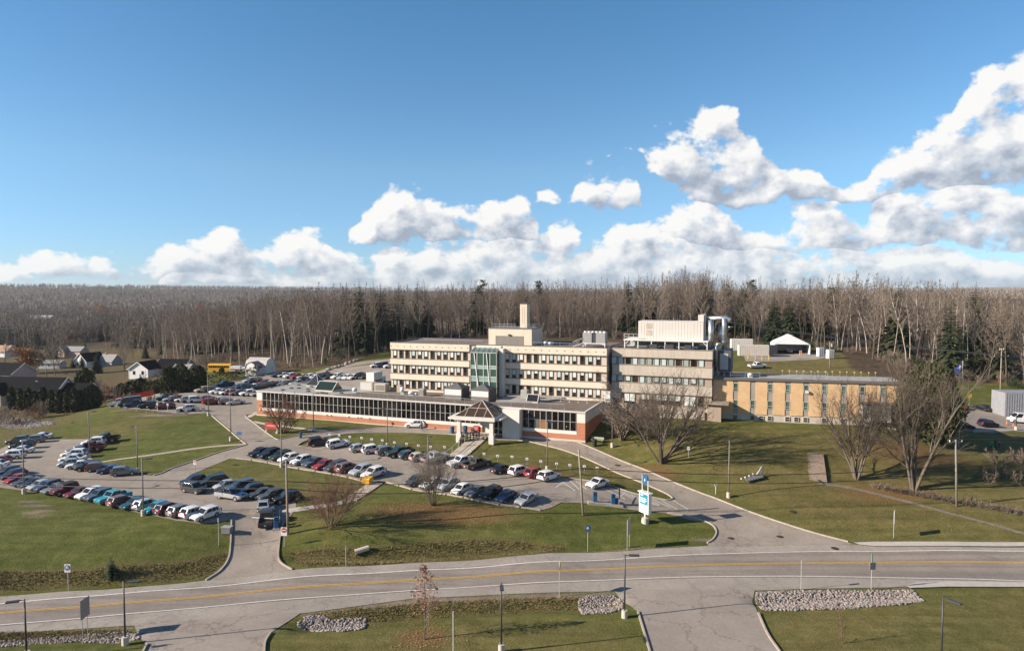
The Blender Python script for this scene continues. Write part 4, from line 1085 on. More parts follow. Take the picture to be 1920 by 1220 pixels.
def boxunit(name, f, px, v, z, sx, sy, sz, label, cat, m, panel=None, legs=0, group=None, fan=0):
    u = f.hit(px, 700, v)[0]
    r = empty(name, f.w(u, v, z), f.ang, label, cat, group)
    mb = MB(); mb.box(-sx/2, sx/2, -sy/2, sy/2, legs, legs+sz); mb.obj('casing', m, r, bevel=.03)
    if panel:
        mb = MB()
        k = max(2, int(sx/.18))
        mb.box(-sx*.42, sx*.42, -sy/2-.02, -sy/2, legs+sz*.15, legs+sz*.85)
        for i in range(k): a = -sx*.4+sx*.8*i/(k-1); mb.box(a-.03, a+.03, -sy/2-.05, -sy/2-.02, legs+sz*.15, legs+sz*.85)
        mb.obj('grille', panel, r)
    if legs:
        for a in (-1, 1):
            for c in (-1, 1):
                mb = MB(); mb.bar((a*sx*.45, c*sy*.45, 0), (a*sx*.45, c*sy*.45, legs), .1); mb.obj('leg', M['steel_matt'], r)
    for i in range(fan):
        mb = MB(); mb.cyl((-sx/2+sx*(i+.5)/fan, 0), min(sx/fan, sy)*.4, legs+sz+.001, legs+sz+.22, 14); mb.obj('fan', M['steel_matt'], r)
    return r
beige = mat('beige_casing', (.45,.40,.34), .6, .08)
boxunit('rooftop_unit', FW, 691, 9.8, zr, 3.0, 1.8, 1.7, 'beige box unit with a white grille, the farther of two on the wing roof', 'rooftop unit', beige, M['white_paint'])
boxunit('rooftop_unit', FW, 716, 9.4, zr, 2.6, 1.7, 1.6, 'beige box unit with a grille, nearest the cream block corner', 'rooftop unit', beige, M['strip'])
boxunit('rooftop_unit', FW, 749, 9.0, zr, .9, .8, 1.5, 'narrow tan cabinet against the cream block wall', 'rooftop unit', mat('tan_casing', (.36,.29,.22), .7))
boxunit('rooftop_unit', FW, 792, 6.4, zr, 1.2, 1.2, 1.5, 'dark grey cabinet in front of the cream block windows', 'rooftop unit', M['grey_metal'], M['strip'])
boxunit('rooftop_unit', FW, 837, 6.4, zr, .9, .9, 1.3, 'small brown cabinet beside the first roof gazebo', 'rooftop unit', mat('brown_casing', (.22,.17,.13), .7))
boxunit('rooftop_unit', FW, 984, 8.6, HW+.3, 1.3, 1.1, 1.7, 'grey-green cabinet in front of the right window row', 'rooftop unit', mat('greygreen_casing', (.30,.31,.27), .6))
boxunit('rooftop_unit', FW, 1140, vb-1.2, zr+.0, 1.1, .9, 2.1, 'white air unit with two round fans at the far end of the wing roof', 'rooftop unit', M['white_paint'])
def fan_cowl(f, px, v, z, r, hgt, label, m):
    root = empty('roof_fan', f.w(f.hit(px, 730, v)[0], v, z), 0, label, 'roof fan', 'roof fans')
    mb = MB(); mb.box(-r*.8, r*.8, -r*.8, r*.8, 0, hgt*.4); mb.obj('base', m, root)
    mb = MB(); mb.smooth = True; mb.tube([(0,0,hgt*.4),(0,0,hgt*.75),(0,0,hgt*.92),(0,0,hgt)], [r, r*1.05, r*.8, r*.2], 14); mb.obj('cowl', m, root)
fan_cowl(FW, 665, 5.0, zr, .5, 1.1, 'pale dome fan near the front rail of the gravel roof', M['white_paint'])
fan_cowl(FW, 754, 6.4, zr, .4, 1.6, 'tall white hooked vent left of the small dish fans', M['white_paint'])
fan_cowl(FW, 771, 6.2, zr, .6, .9, 'squat white dome fan in front of the lower windows', M['white_paint'])
fan_cowl(FW, 781, 6.0, zr, .35, .7, 'smallest grey fan between the dome fan and the dark cabinet', M['steel_matt'])
fan_cowl(FM, 1024, 2.0, ZT-.1, .55, 1.1, 'silver round fan on the cream block roof', M['steel'])
fan_cowl(FM, 1033, 2.0, ZT-.1, .6, 1.0, 'second silver round fan nearer the chiller', M['steel'])
fan_cowl(FY, 1406, 1.6, ZTY-.06, .45, .8, 'cream fan cowl on the yellow wing roof behind the railing', M['white_paint'])
fan_cowl(FW, 912, 8.4, zr, .6, 1.2, 'pale cylinder fan behind the tip of the canopy', M['white_paint'])
def skylight(px, v, su, sv, hgt, label, m, ridge=True):
    root = empty('skylight', FW.w(FW.hit(px, 725, v)[0], v, zr), FW.ang, label, 'skylight', 'skylights')
    mb = MB(); mb.box(-su/2, su/2, -sv/2, sv/2, 0, .3); mb.obj('curb', M['base_conc'], root)
    mb = MB(); rr = su*.5 if ridge else 0
    mb.add([(-su/2,-sv/2,.3),(su/2,-sv/2,.3),(su/2,sv/2,.3),(-su/2,sv/2,.3),(-rr+.02,0,hgt),(rr-.02,0,hgt)], [(0,1,5,4),(1,2,5),(2,3,4,5),(3,0,4)])
    mb.obj('glazing', m, root)
    mb = MB()
    for s_ in (-1, 1):
        mb.bar((s_*su/2, -sv/2, .32), (s_*rr, 0, hgt+.02), .09); mb.bar((s_*su/2, sv/2, .32), (s_*rr, 0, hgt+.02), .09)
    mb.bar((-rr, 0, hgt+.02), (rr, 0, hgt+.02), .09); mb.obj('frame', M['white_paint'], root)
dg = glass_mat('dark_green_glazing', (.02,.035,.026), .1)
skylight(616, 6.0, 4.4, 3.4, 1.9, 'gabled skylight with dark green glazing and white ends on the grey roof', dg)
skylight(594, 11.0, 3.4, 3.2, 2.6, 'pointed dark skylight behind the gabled one', glass_mat('grey_glazing', (.03,.03,.03), .1), False)
skylight(1000, 6.8, 2.2, 1.4, 1.5, 'little white-framed triangular skylight on the raised grey roof', glass_mat('grey_glazing', (.03,.03,.03), .1))
def gazebo(px, v, label):
    root = empty('gazebo', FW.w(FW.hit(px, 735, v)[0], v, zr), FW.ang, label, 'gazebo', 'roof terrace gazebos')
    s_ = 1.9
    mb = MB()
    mb.add([(-s_,-s_,2.2),(s_,-s_,2.2),(s_,s_,2.2),(-s_,s_,2.2),(0,0,3.1),(-s_,-s_,2.0),(s_,-s_,2.0),(s_,s_,2.0),(-s_,s_,2.0)], [(0,1,4),(1,2,4),(2,3,4),(3,0,4),(0,5,6,1),(1,6,7,2),(2,7,8,3),(3,8,5,0),(5,8,7,6)])
    mb.obj('canopy', mat('charcoal_canvas', (.10,.095,.10), .8), root)
    for a in (-1, 1):
        for c in (-1, 1):
            mb = MB(); mb.bar((a*(s_-.1), c*(s_-.1), 0), (a*(s_-.1), c*(s_-.1), 2.1), .09); mb.obj('post', M['dark_metal'], root)
    mb = MB(); mb.box(-s_+.15, s_-.15, -s_+.02, -s_+.04, .9, 2.0); mb.obj('curtain', mat('pale_netting', (.60,.58,.56), .9, .25, 6), root)
    mb = MB(); mb.box(-s_+.15, s_-.15, -s_+.02, -s_+.05, .02, .88); mb.obj('lower_panel', mat('grey_netting', (.17,.155,.15), .9, .4, 6), root)
    mb = MB(); mb.box(s_-.04, s_-.02, -s_+.15, s_-.15, .05, 2.0); mb.obj('side_netting', mat('dark_netting', (.12,.11,.105), .9, .3, 6), root)
gazebo(857, 6.2, 'charcoal-roofed gazebo with pale side curtains left of the glass stair tower')
gazebo(907, 6.0, 'charcoal-roofed gazebo in front of the foot of the glass stair tower')
# small roof drains and vents
vm = MB(); vm.box(-.3,.3,-.25,.25,0,.22); vmesh = vm.mesh('roof_vent', [M['black']])
for px, py in ((507,727),(530,731),(546,728),(560,728),(577,730),(578,734),(584,725),(604,737),(611,738),(560,722),(640,737)):
    u, v = FW.atz(px, py, HW)
    o = bpy.data.objects.new('roof_vent', vmesh); o.location = FW.w(u, v, HW-.02); o.rotation_euler = (0,0,FW.ang); COL.objects.link(o)
    tag(o, 'low black vent box on the pale grey end of the wing roof', 'roof vent', 'black vent boxes on the grey roof')
# chiller on legs
cv = 3.0
x0, x1 = FM.hit(1092, 640, cv)[0], FM.hit(1135, 640, cv)[0]; cz0, cz1 = FM.hit(1113, 643, cv)[1], FM.hit(1113, 624, cv)[1]
r = empty('rooftop_chiller', FM.w((x0+x1)/2, cv, ZT-.1), FM.ang, 'grey twin-box chiller with six fans standing on white steel legs', 'chiller')
w2 = (x1-x0)/2; k0 = cz0-ZT+.1; k1 = cz1-ZT+.1
for s_ in (-1, 1):
    mb = MB(); mb.box(s_*w2*.58-w2*.4, s_*w2*.58+w2*.4, 0, 2.2, k0, k1); mb.obj('casing', M['grey_metal'], r, bevel=.03)
mb = MB(); mb.box(-w2*.17, w2*.17, .1, 2.0, k0, k1-.15); mb.obj('control_panel', M['dark_metal'], r)
for i in range(6):
    mb = MB(); mb.cyl((-w2+w2*2*(i+.5)/6, 1.1), .32, k1+.001, k1+.28, 14); mb.obj('fan', M['white_paint'], r)
mb = MB()
for s_ in (-1, 1):
    for y in (.1, 2.1): mb.bar((s_*w2*.95, y, 0), (s_*w2*.95, y, k0-.01), .13); mb.bar((s_*w2*.95, y, .35), (s_*w2*.6, y, k0-.05), .1)
for y in (.1, 2.1): mb.bar((-w2, y, k0-.08), (w2, y, k0-.08), .16)
for i in range(7): mb.box(-w2-1.9+i*.28, -w2-1.6+i*.28, -.2, .5, k0*(i/7), k0*(i/7)+.05)
mb.bar((-w2-1.9,-.2,0),(-w2,-.2,k0),.06); mb.bar((-w2-1.9,-.2,.9),(-w2,-.2,k0+.9),.05)
mb.obj('stand', M['white_paint'], r)
# big air handling unit on its platform
av = 3.0
def gz(px, py): return FG.hit(px, py, av)
x0, zt1 = gz(1197, 601.5); x1, _ = gz(1319, 603); x2, zt2_ = gz(1309, 590.5); zb1 = gz(1260, 637)[1]
r = empty('air_handling_unit', FG.w((x0+x1)/2, av, ZTG-.1), FG.ang, 'huge pale ribbed air handling unit on a white steel platform above the concrete block', 'air handling unit')
hw = (x1-x0)/2; z_ = lambda z: z-ZTG+.1
def ribbed(mb, a, c, y0, y1, z0, z1):
    mb.box(a, c, y0, y1, z0, z1)
    k = int((c-a)/.55)
    for i in range(1, k): u = a+(c-a)*i/k; mb.box(u-.025, u+.025, y0-.03, y0, z0+.05, z1-.02)
ivory = stain_mat('ivory_metal_siding', (.60,.54,.49), .1, .5)
mb = MB(); ribbed(mb, -hw, hw, 0, 5.0, z_(zb1), z_(zt1)); mb.obj('casing', ivory, r)
mb = MB(); ribbed(mb, x2-(x0+x1)/2, hw+.05, -.05, 5.05, z_(zt1)+.002, z_(zt2_)); mb.obj('raised_end', ivory, r)
mb = MB()
for z in (.62, .25): mb.box(-hw+2.0-.5, -hw+2.0+.6, -.05, -.031, z_(zb1)+(zt1-zb1)*z-.1, z_(zb1)+(zt1-zb1)*(z+.28)-.1)
mb.obj('louvre', mat('tan_louvre', (.42,.35,.28), .7), r)
mb = MB(); zp = z_(zb1)
mb.box(-hw-2.6, hw+1.0, -1.2, 5.4, zp-.22, zp-.02)
mb.obj('platform', M['white_paint'], r)
for i in range(7):
    for y in (-1.0, 5.1):
        u = -hw-2.4+(2*hw+3.2)*i/6
        mb = MB(); mb.bar((u, y, 0), (u, y, zp-.22), .16)
        if i in (0, 6): mb.bar((u, y, zp-1.0 if zp > 1.1 else .05), (u+(1 if i == 0 else -1)*.8, y, zp-.22), .1)
        mb.obj('leg', M['white_paint'], r)
mb = MB()
for u in (-hw-2.5, -hw-1.6, -hw-.7): mb.bar((u,-1.1,zp-.02),(u,-1.1,zp+1.0),.05)
mb.bar((-hw-2.5,-1.1,zp+1.0),(-hw,-1.1,zp+1.0),.05); mb.bar((-hw-2.5,-1.1,zp+.5),(-hw,-1.1,zp+.5),.05)
mb.obj('railing', M['white_paint'], r)
mb = MB()
for i in range(5):
    y = .3+i*.9; mb.tube([(-hw-2.2, y, .35+.1*i), (hw-1, y, .35+.1*i)], .16, 8)
mb.obj('pipes', M['steel_matt'], r)
for i, (px, s_) in enumerate(((1225,1.4),(1255,1.6),(1290,1.2))):
    boxunit('rooftop_unit', FG, px, 2.0, ZTG-.1, s_, 1.0, .9, ['low dark machine under the left half of the steel platform', 'low dark machine under the middle of the steel platform', 'low dark machine under the right half of the steel platform'][i], 'rooftop unit', M['dark_metal'])
# silver ducts
dv = 4.0
def dp(px, py, v=dv):
    u, z = FG.hit(px, py, v); return Vector(FG.w(u, v, z))
def duct(name, pts, rad, label, n=16):
    root = empty(name, pts[0], 0, label, 'duct', 'silver ducts')
    o = Vector(pts[0]); L = [Vector(p)-o for p in pts]
    mb = MB(); mb.smooth = True; mb.tube(L, rad, n); d_ = mb.obj('duct_run', M['steel'], root)
    mb = MB()
    for a, c in zip(L[:-1], L[1:]):
        k = int((c-a).length/1.2)
        for i in range(1, k):
            q = a+(c-a)*i/k; e = (c-a).normalized()*.04; mb.tube([q-e, q+e], rad*1.06, n)
    if mb.v: mb.obj('flange', M['steel_matt'], root)
    return root
duct('exhaust_duct', [dp(1326,597), dp(1362,596), dp(1368,598), dp(1367.5,604)], .38, 'thick silver duct running level from the ivory unit to the tall riser')
duct('exhaust_duct', [dp(1358,596.5), dp(1358,610), dp(1358,655)], .44, 'tall thick silver riser standing on the dark plant room')
duct('exhaust_duct', [dp(1333,600,3.4), dp(1333,648,3.4)], .5, 'square-looking silver duct drop close against the ivory unit')
duct('exhaust_duct', [dp(1350,612,4.8), dp(1350,645,4.8)], .3, 'pale thinner riser between the two thick silver drops')
duct('exhaust_duct', [dp(1352,644,3), dp(1345,645,3), dp(1343,650,3), dp(1343,688,3)], .26, 'narrow silver pipe bending down the face of the dark plant room')
duct('exhaust_duct', [dp(1365,613,5.2), dp(1374,612.5,5.2)], .12, 'thin silver spur sticking out right of the tall riser')
# dark plant room
kv = 3.6
k0_, kz1 = FG.hit(1346, 657, kv); k1_ = FG.hit(1371, 657, kv)[0]; kz0 = ZTY+6.6-5.3-.1
r = empty('plant_room', FG.w((k0_+k1_)/2, kv, kz0), FG.ang, 'dark metal plant room under the silver ducts beside the yellow wing', 'plant room')
mb = MB(); mb.box(-(k1_-k0_)/2, (k1_-k0_)/2, 0, 7.0, .9, kz1-kz0); mb.box(-(k1_-k0_)/2+.1, (k1_-k0_)/2-.1, 4.2, 6.9, -8.8, .899); mb.obj('casing', mat('charcoal_siding', (.075,.075,.08), .5), r)
mb = MB(); mb.box(-(k1_-k0_)/2+.4, (k1_-k0_)/2-.5, -.04, 0, 1.3, kz1-kz0-.5); mb.obj('silver_panel', M['steel_matt'], r)
for a in (-1, 0, 1):
    mb = MB(); mb.box(a*(k1_-k0_)*.45-.1, a*(k1_-k0_)*.45+.1, .2, .5, 0, .9); mb.obj('leg', M['steel_matt'], r)
# canopy
cp1 = at_z(861, 823, 5.3); cp2 = at_z(922, 827, 5.3)
FC = Frame(cp1, cp2, 5.2); S = FC.L; Dv = 7.2
can = FC.root('entrance_canopy', 'square entrance canopy with a bronze glass pyramid roof on four white columns', 'canopy')
ez = at_y(922, 783, cp2[1])[2]-5.2
apex = FC.hit(910, 750, Dv/2); 
for i, (u, v) in enumerate(((0,0),(S,0),(S,Dv),(0,Dv))):
    mb = MB(); mb.box(u-.45,u+.45,v-.45,v+.45,-.4,1.2); mb.box(u-.33,u+.33,v-.33,v+.33,1.2,ez-.55); mb.obj('column', M['white_panel'], can)
ov = .75
mb = MB(); 
for (a, c, e, f) in ((-ov, S+ov, -ov, -ov+.5),(-ov, S+ov, Dv+ov-.5, Dv+ov),(-ov,-ov+.5,-ov+.5,Dv+ov-.5),(S+ov-.5,S+ov,-ov+.5,Dv+ov-.5)): mb.box(a, c, e, f, ez-.55, ez+.1)
mb.obj('fascia', M['white_panel'], can)
mb = MB(); mb.box(-ov-1.1, -ov-.003, -ov+.2, Dv*.6, ez-.5, ez-.15); mb.box(S+ov+.003, S+ov+.9, -ov+.6, Dv, ez-.45, ez-.2); mb.obj('side_canopy', M['white_panel'], can)
AZ = apex[1]; cu, cvv = S/2, Dv/2; rim = .35; i0 = -ov+.25
co = [(i0,i0,ez+.1),(S-i0,i0,ez+.1),(S-i0,Dv-i0,ez+.1),(i0,Dv-i0,ez+.1)]
mb = MB(); mb.add([(x,y,z+.02) for x,y,z in co]+[(cu,cvv,AZ)], [(0,1,4),(1,2,4),(2,3,4),(3,0,4)]); mb.obj('glass_pyramid', M['brown_pane'], can)
mb = MB(); ap = Vector((cu,cvv,AZ+.04))
for k in range(4):
    a, c = Vector(co[k]), Vector(co[(k+1)%4]); a = a+Vector((0,0,.05)); c = c+Vector((0,0,.05))
    mb.bar(a, ap, .11)
    for t in (.25,.5,.75):
        b_ = a+(c-a)*t; e = 1-abs(t-.5)*2
        # mullions parallel to the slope, stopping at the hips
        mid = (a+c)/2; top = b_+(ap-mid)*(e if t != .5 else 1)
        mb.bar(b_, top, .08)
    mb.bar(a+(ap-a)*.5, c+(ap-c)*.5, .07)
mb.obj('glazing_bars', mat('tan_bars', (.50,.42,.35), .6), can)
# ------------------------------------------------------------------ vehicles
def paint(name, col, metal=.0):
    m, nt, b = new_mat(name)
    p = pos(nt); n1 = noise(nt, p, 2.5, 4, .6)
    nt.links.new(ramp(nt, n1, [(.3, tuple(c*.88 for c in col)), (.7, tuple(min(1,c*1.08) for c in col))]), b.inputs['Base Color'])
    b.inputs['Roughness'].default_value = .32; b.inputs['Specular IOR Level'].default_value = .35; b.inputs['Metallic'].default_value = metal
    b.inputs['Coat Weight'].default_value = .35; b.inputs['Coat Roughness'].default_value = .1
    return m
CARCOL = {'white':((.68,.67,.65),0),'silver':((.46,.47,.48),.35),'grey':((.20,.205,.21),.3),'dark grey':((.055,.058,.062),.2),'black':((.012,.012,.014),0),
 'navy':((.011,.016,.030),.1),'blue':((.014,.038,.10),.1),'slate blue':((.085,.105,.135),.3),'pale blue':((.30,.35,.38),.2),'red':((.25,.016,.016),0),'maroon':((.13,.02,.026),.1),'turquoise':((.03,.25,.30),.05),
 'teal':((.025,.085,.105),.15),'dark green':((.018,.035,.030),.1),'beige':((.48,.41,.32),.1),'olive':((.075,.068,.05),.15),'brown':((.16,.09,.075),.15),'purple':((.06,.03,.05),.1),'yellow':((.62,.33,.02),0)}
PAINT = {k: paint(k.replace(' ', '_')+'_car_paint', *v) for k, v in CARCOL.items()}
M['car_glass'] = glass_mat('car_glass', (.012,.014,.016), .05, .7)
M['tyre'] = mat('tyre_rubber', (.018,.018,.018), .85, .2, 6)
M['rim'] = mat('alloy_rim', (.42,.42,.43), .35, .1, 4, metal=.6)
M['lamp'] = mat('headlight_glass', (.66,.67,.68), .12, .05, 4)
M['tail'] = mat('taillight_plastic', (.33,.02,.018), .25, .1, 4)
M['trim'] = mat('black_trim', (.022,.022,.024), .6, .2, 5)
M['plate'] = mat('number_plate', (.60,.60,.62), .5, .05, 5)
M['chrome'] = mat('chrome', (.6,.6,.62), .2, .05, 3, metal=.8)
# kind: length, width, height, bottom, hood z, belt z, tail z, windscreen base x, top x, roof end x, rear glass base x, wheel x front, rear, wheel radius
KIND = {'sedan':(4.7,1.80,1.45,.20,.86,.92,1.0,1.00,.28,-.95,-1.70,1.42,-1.38,.33),
 'hatchback':(4.1,1.76,1.50,.20,.88,.93,1.0,1.00,.28,-1.35,-1.95,1.28,-1.25,.32),
 'suv':(4.6,1.86,1.68,.26,1.0,1.05,1.08,1.02,.30,-1.70,-2.15,1.40,-1.36,.36),
 'minivan':(5.05,1.96,1.76,.22,.98,1.05,1.1,1.45,.45,-2.0,-2.40,1.55,-1.50,.35),
 'pickup':(5.6,1.98,1.86,.34,1.12,1.18,1.12,1.10,.50,-.80,-.95,1.78,-1.75,.40),
 'jeep':(4.3,1.86,1.86,.36,1.12,1.14,1.14,.85,.62,-1.85,-2.0,1.35,-1.25,.42),
 'van':(5.6,2.0,2.35,.28,1.15,1.30,1.3,2.05,1.25,-2.70,-2.76,1.9,-1.7,.37)}
def loft(mb, stations, mi=None):
    """stations: list of (x, [(y,z)...]) rings, closed"""
    n = len(stations[0][1]); V = []
    for x, ring in stations: V += [(x, y, z) for y, z in ring]
    F = []
    for i in range(len(stations)-1):
        for k in range(n):
            k2 = (k+1) % n; F.append((i*n+k, i*n+k2, (i+1)*n+k2, (i+1)*n+k))
    F.append(tuple(range(n-1,-1,-1))); F.append(tuple((len(stations)-1)*n+k for k in range(n)))
    mb.add(V, F, mi)
def car_parts(kind):
    L, Wd, Ht, zb, zh, zbelt, ztail, xa, xb, xc, xd, xf, xr, rw = KIND[kind]
    w = Wd/2; x0, x1 = -L/2, L/2
    boxy = kind in ('jeep','van','pickup')
    def ring(ww, z0, zt):
        return [(-ww*.90,z0),(ww*.90,z0),(ww*.985,z0+.10),(ww,(z0+zt)*.5),(ww*.975,zt-.07),(ww*.90,zt),(-ww*.90,zt),(-ww*.975,zt-.07),(-ww,(z0+zt)*.5),(-ww*.985,z0+.10)]
    B = MB(); B.smooth = True
    zn = zh-.20 if not boxy else zh-.10
    st = [(x1, ring(w*.80, zb+.12, zn-.10)), (x1-.12, ring(w*.90, zb+.02, zn)), (x1-.45, ring(w*.98, zb, (zn+zh)/2+.02)), ((x1+xa)/2, ring(w, zb, zh-.02)), (xa, ring(w, zb, zh+.02)), (xa-.25, ring(w, zb, zbelt)), (0, ring(w, zb, zbelt))]
    if kind == 'pickup':
        st += [(-.93, ring(w, zb, zbelt))]
        loft(B, st)
        bx0, bx1 = x0+.03, -.97; zt = ztail; t = .09
        B.smooth = False
        B.box(bx0, bx1, -w*.95, w*.95, zb+.12, .72)
        for s in (-1, 1): B.box(bx0, bx1, s*w*.97-t/2, s*w*.97+t/2, .45, zt)
        B.box(bx1-.08, bx1, -w*.92, w*.92, .72, zt); B.box(bx0, bx0+.07, -w*.92, w*.92, .5, zt-.02)
    else:
        zt = ztail if kind == 'sedan' else zbelt
        st += [(xd+.05 if kind == 'sedan' else xd+.3, ring(w, zb, zbelt+.02)), (x0+.40 if kind == 'sedan' else x0+.22, ring(w*.97, zb+.03, zt)), (x0+.08, ring(w*.90, zb+.08, zt-.06)), (x0, ring(w*.82, zb+.16, zt-.25))]
        loft(B, st)
    # cabin, painted, tapering to the roof
    wr = w*(.80 if not boxy else .88)
    cab = lambda x, ww, z: [(-ww, z), (ww, z)]
    zr0 = Ht-.05
    pb = [(xa, zbelt-.05), (xb, zr0), (xc, zr0), (xd, zbelt-.05)]
    V = []
    for (x, z) in pb:
        ww = w*.93 if z < 1.4 and z < Ht-.2 else wr
        V += [(x, -ww, z), (x, ww, z)]
    V += [((xb*.75+xc*.25), -wr*.96, Ht), ((xb*.75+xc*.25), wr*.96, Ht), ((xb*.1+xc*.9), -wr*.96, Ht-.01), ((xb*.1+xc*.9), wr*.96, Ht-.01)]
    F = [(0,1,3,2), (6,4,5,7), (2,3,9,8), (8,9,11,10), (10,11,5,4), (2,8,10,4), (3,5,11,9), (0,2,4,6), (1,7,5,3), (0,6,7,1)]
    C = MB(); C.add(V, F)
    B.smooth = True; B.add(V, F)
    # panes, a little proud of the cabin
    e = .012
    def quad_on(P, m_=.07, mb_=None, lr=(0,1)):
        """shrunk quad on the plane of four points a b c d (b-c is the top edge)"""
        a, b, c, d = [Vector(p) for p in P]
        nrm = (b-a).cross(d-a).normalized()
        def at(u, v): return (a*(1-u)+d*u)*(1-v)+(b*(1-u)+c*u)*v
        return [at(lr[0]+m_, .10)+nrm*e, at(lr[0]+m_, .93)+nrm*e, at(lr[1]-m_, .93)+nrm*e, at(lr[1]-m_, .10)+nrm*e]
    def pane(P, **k):
        q = quad_on(P, **k); mb = MB(); cen = sum(q, Vector())/4; nrm = (q[1]-q[0]).cross(q[3]-q[0]).normalized()
        mb.add(q+[p-nrm*.01 for p in q], [(0,1,2,3),(7,6,5,4),(0,4,5,1),(1,5,6,2),(2,6,7,3),(3,7,4,0)]); return mb
    v = [Vector(p) for p in V]
    panes = {'windscreen': [pane([v[1],v[3],v[2],v[0]], m_=.06)], 'rear_window': [pane([v[6],v[4],v[5],v[7]], m_=.10)], 'side_window': []}
    if kind == 'van':
        cuts = [(.02,.30)]
    elif kind == 'pickup': cuts = [(.10,.52),(.54,.90)]
    else: cuts = [(.14,.46),(.475,.74),(.755,.90)] if kind in ('suv','minivan','jeep') else [(.15,.50),(.52,.85)]
    for a, c in cuts:
        # side plane: along x between windscreen and rear glass lines
        for s in (0, 1):
            bl_, tl, tr, br_ = v[0+s], v[2+s], v[4+s], v[6+s]
            P = [bl_, tl, tr, br_] if s == 0 else [br_, tr, tl, bl_]
            lr = (a, c) if s == 0 else (1-c, 1-a)
            panes['side_window'].append(pane(P, m_=.006, lr=lr))
    T = MB()
    for s in (-1, 1):
        T.box(xr+rw+.08, xf-rw-.08, s*w*.965-.04, s*w*.965+.045, zb-.02, zb+.10)
        for x in (xf, xr):
            T.tube([(x, s*(w-.22), rw+.02), (x, s*(w+.006), rw+.02)], rw*1.14, 16)
        T.box(xa-.32, xa-.14, s*(w+.02)-.06, s*(w+.02)+.14*0+.08, zbelt+.02, zbelt+.16)
    T.box(x1-.10, x1+.012, -w*.62, w*.62, zb+.10, zb+.30); T.box(x0-.012, x0+.12, -w*.70, w*.70, zb+.08, zb+.26)
    T.box(x1-.10, x1-.05+.02, -w*.42, w*.42, zn-.22, zn-.10)
    if kind == 'jeep':
        T.add(*[[(p.x*1.01, p.y*1.015, p.z+.012) for p in v[2:6]+v[8:12]]][:1], [(0,1,5,4),(4,5,7,6),(6,7,3,2),(0,4,6,2),(1,3,7,5)])
        T.tube([(x0-.22,0,.95),(x0+.0,0,.95)], .38, 16)
    Wm = MB(); Wm.smooth = False; Wm.tube([(0,-.11,0),(0,.11,0)], rw, 18); tyre = Wm
    Rm = MB(); Rm.tube([(0,-.118,0),(0,.118,0)], rw*.64, 12)
    HL = MB(); HL.box(-.16, .03, -.20, .20, -.075, .075)
    TL = MB(); TL.box(-.03, .14, -.15, .15, -.12 if kind not in ('suv','minivan','van','jeep') else -.2, .12 if kind not in ('suv','minivan','van','jeep') else .2)
    PL = MB(); PL.box(-.012,.012,-.16,.16,-.08,.08)
    def fin(mb, name, m, sharp=.6):
        me = mb.mesh(name, [m]); bm = bmesh.new(); bm.from_mesh(me); bmesh.ops.recalc_face_normals(bm, faces=bm.faces); bm.to_mesh(me); bm.free()
        if mb.smooth or any(mb.sm): me.set_sharp_from_angle(angle=sharp)
        return me
    out = dict(body=fin(B, kind+'_body', PAINT['white']), trim=fin(T, kind+'_trim', M['trim']), wheel=fin(tyre, 'tyre', M['tyre']), rim=fin(Rm, 'rim', M['rim']), headlight=fin(HL, 'headlight', M['lamp']), taillight=fin(TL, 'taillight', M['tail']), plate=fin(PL, 'number_plate', M['plate']))
    out['panes'] = [(n, fin(mb, n, M['car_glass'])) for n, l in panes.items() for mb in l]
    allp = MB()
    for l in panes.values():
        for mb in l: allp.add(mb.v, mb.f)
    out['glass'] = fin(allp, 'windows', M['car_glass'])
    zl = zn-.08; ztl = (ztail-.17) if kind in ('sedan','hatchback') else .95
    out['places'] = dict(wheel=[(xf, w-.10),(xf,-w+.10),(xr,w-.10),(xr,-w+.10)], rw=rw, headlight=[(x1-.10, w*.62, zl),(x1-.10,-w*.62, zl)], taillight=[(x0+.05 if kind != 'pickup' else x0+.05, w*.78, ztl),(x0+.05,-w*.78, ztl)], plate=(x0-.02, 0, .62 if kind != 'pickup' else .7), L=L)
    return out
CP = {}
ROOFTINT = {}
def make_car(kind, colour, x, y, heading, name=None, far=False, sc=.86, tilt=True, dz=.05, body2=None):
    if kind not in CP: CP[kind] = car_parts(kind)
    P = CP[kind]; pl = P['places']
    ux, uy = math.cos(heading), math.sin(heading); l2 = pl['L']*.3
    zf_, zr_ = h(x+ux*l2, y+uy*l2), h(x-ux*l2, y-uy*l2); za, zc = h(x-uy*.8, y+ux*.8), h(x+uy*.8, y-ux*.8)
    root = bpy.data.objects.new('parked_'+{'suv':'suv','sedan':'car','hatchback':'car','minivan':'minivan','pickup':'pickup','jeep':'jeep','van':'van'}[kind] if name is None else name, None)
    root.location = (x, y, (zf_+zr_)/2+dz); root.rotation_euler = (math.atan2(za-zc, 1.6), -math.atan2(zf_-zr_, 2*l2), heading); root.scale = (sc, sc, sc); COL.objects.link(root)
    def add(n, me, loc=(0,0,0), par=root, m=None):
        o = bpy.data.objects.new(n, me); o.location = loc; o.parent = par; COL.objects.link(o)
        if m: o.material_slots[0].link = 'OBJECT'; o.material_slots[0].material = m
        return o
    add('body', P['body'], m=PAINT[colour])
    add('trim', P['trim'])
    if far: add('windows', P['glass'])
    else:
        for n, me in P['panes']: add(n, me)
    for i, (a, c) in enumerate(pl['wheel']):
        t = add('wheel', P['wheel'], (a, c, pl['rw']))
        if not far: add('rim', P['rim'], par=t)
    for q in pl['headlight']: add('headlight', P['headlight'], q)
    for q in pl['taillight']: add('taillight', P['taillight'], q)
    if not far: add('number_plate', P['plate'], pl['plate'])
    return root

ROWS = []   # (row words, far, axis angle first, last, cars)
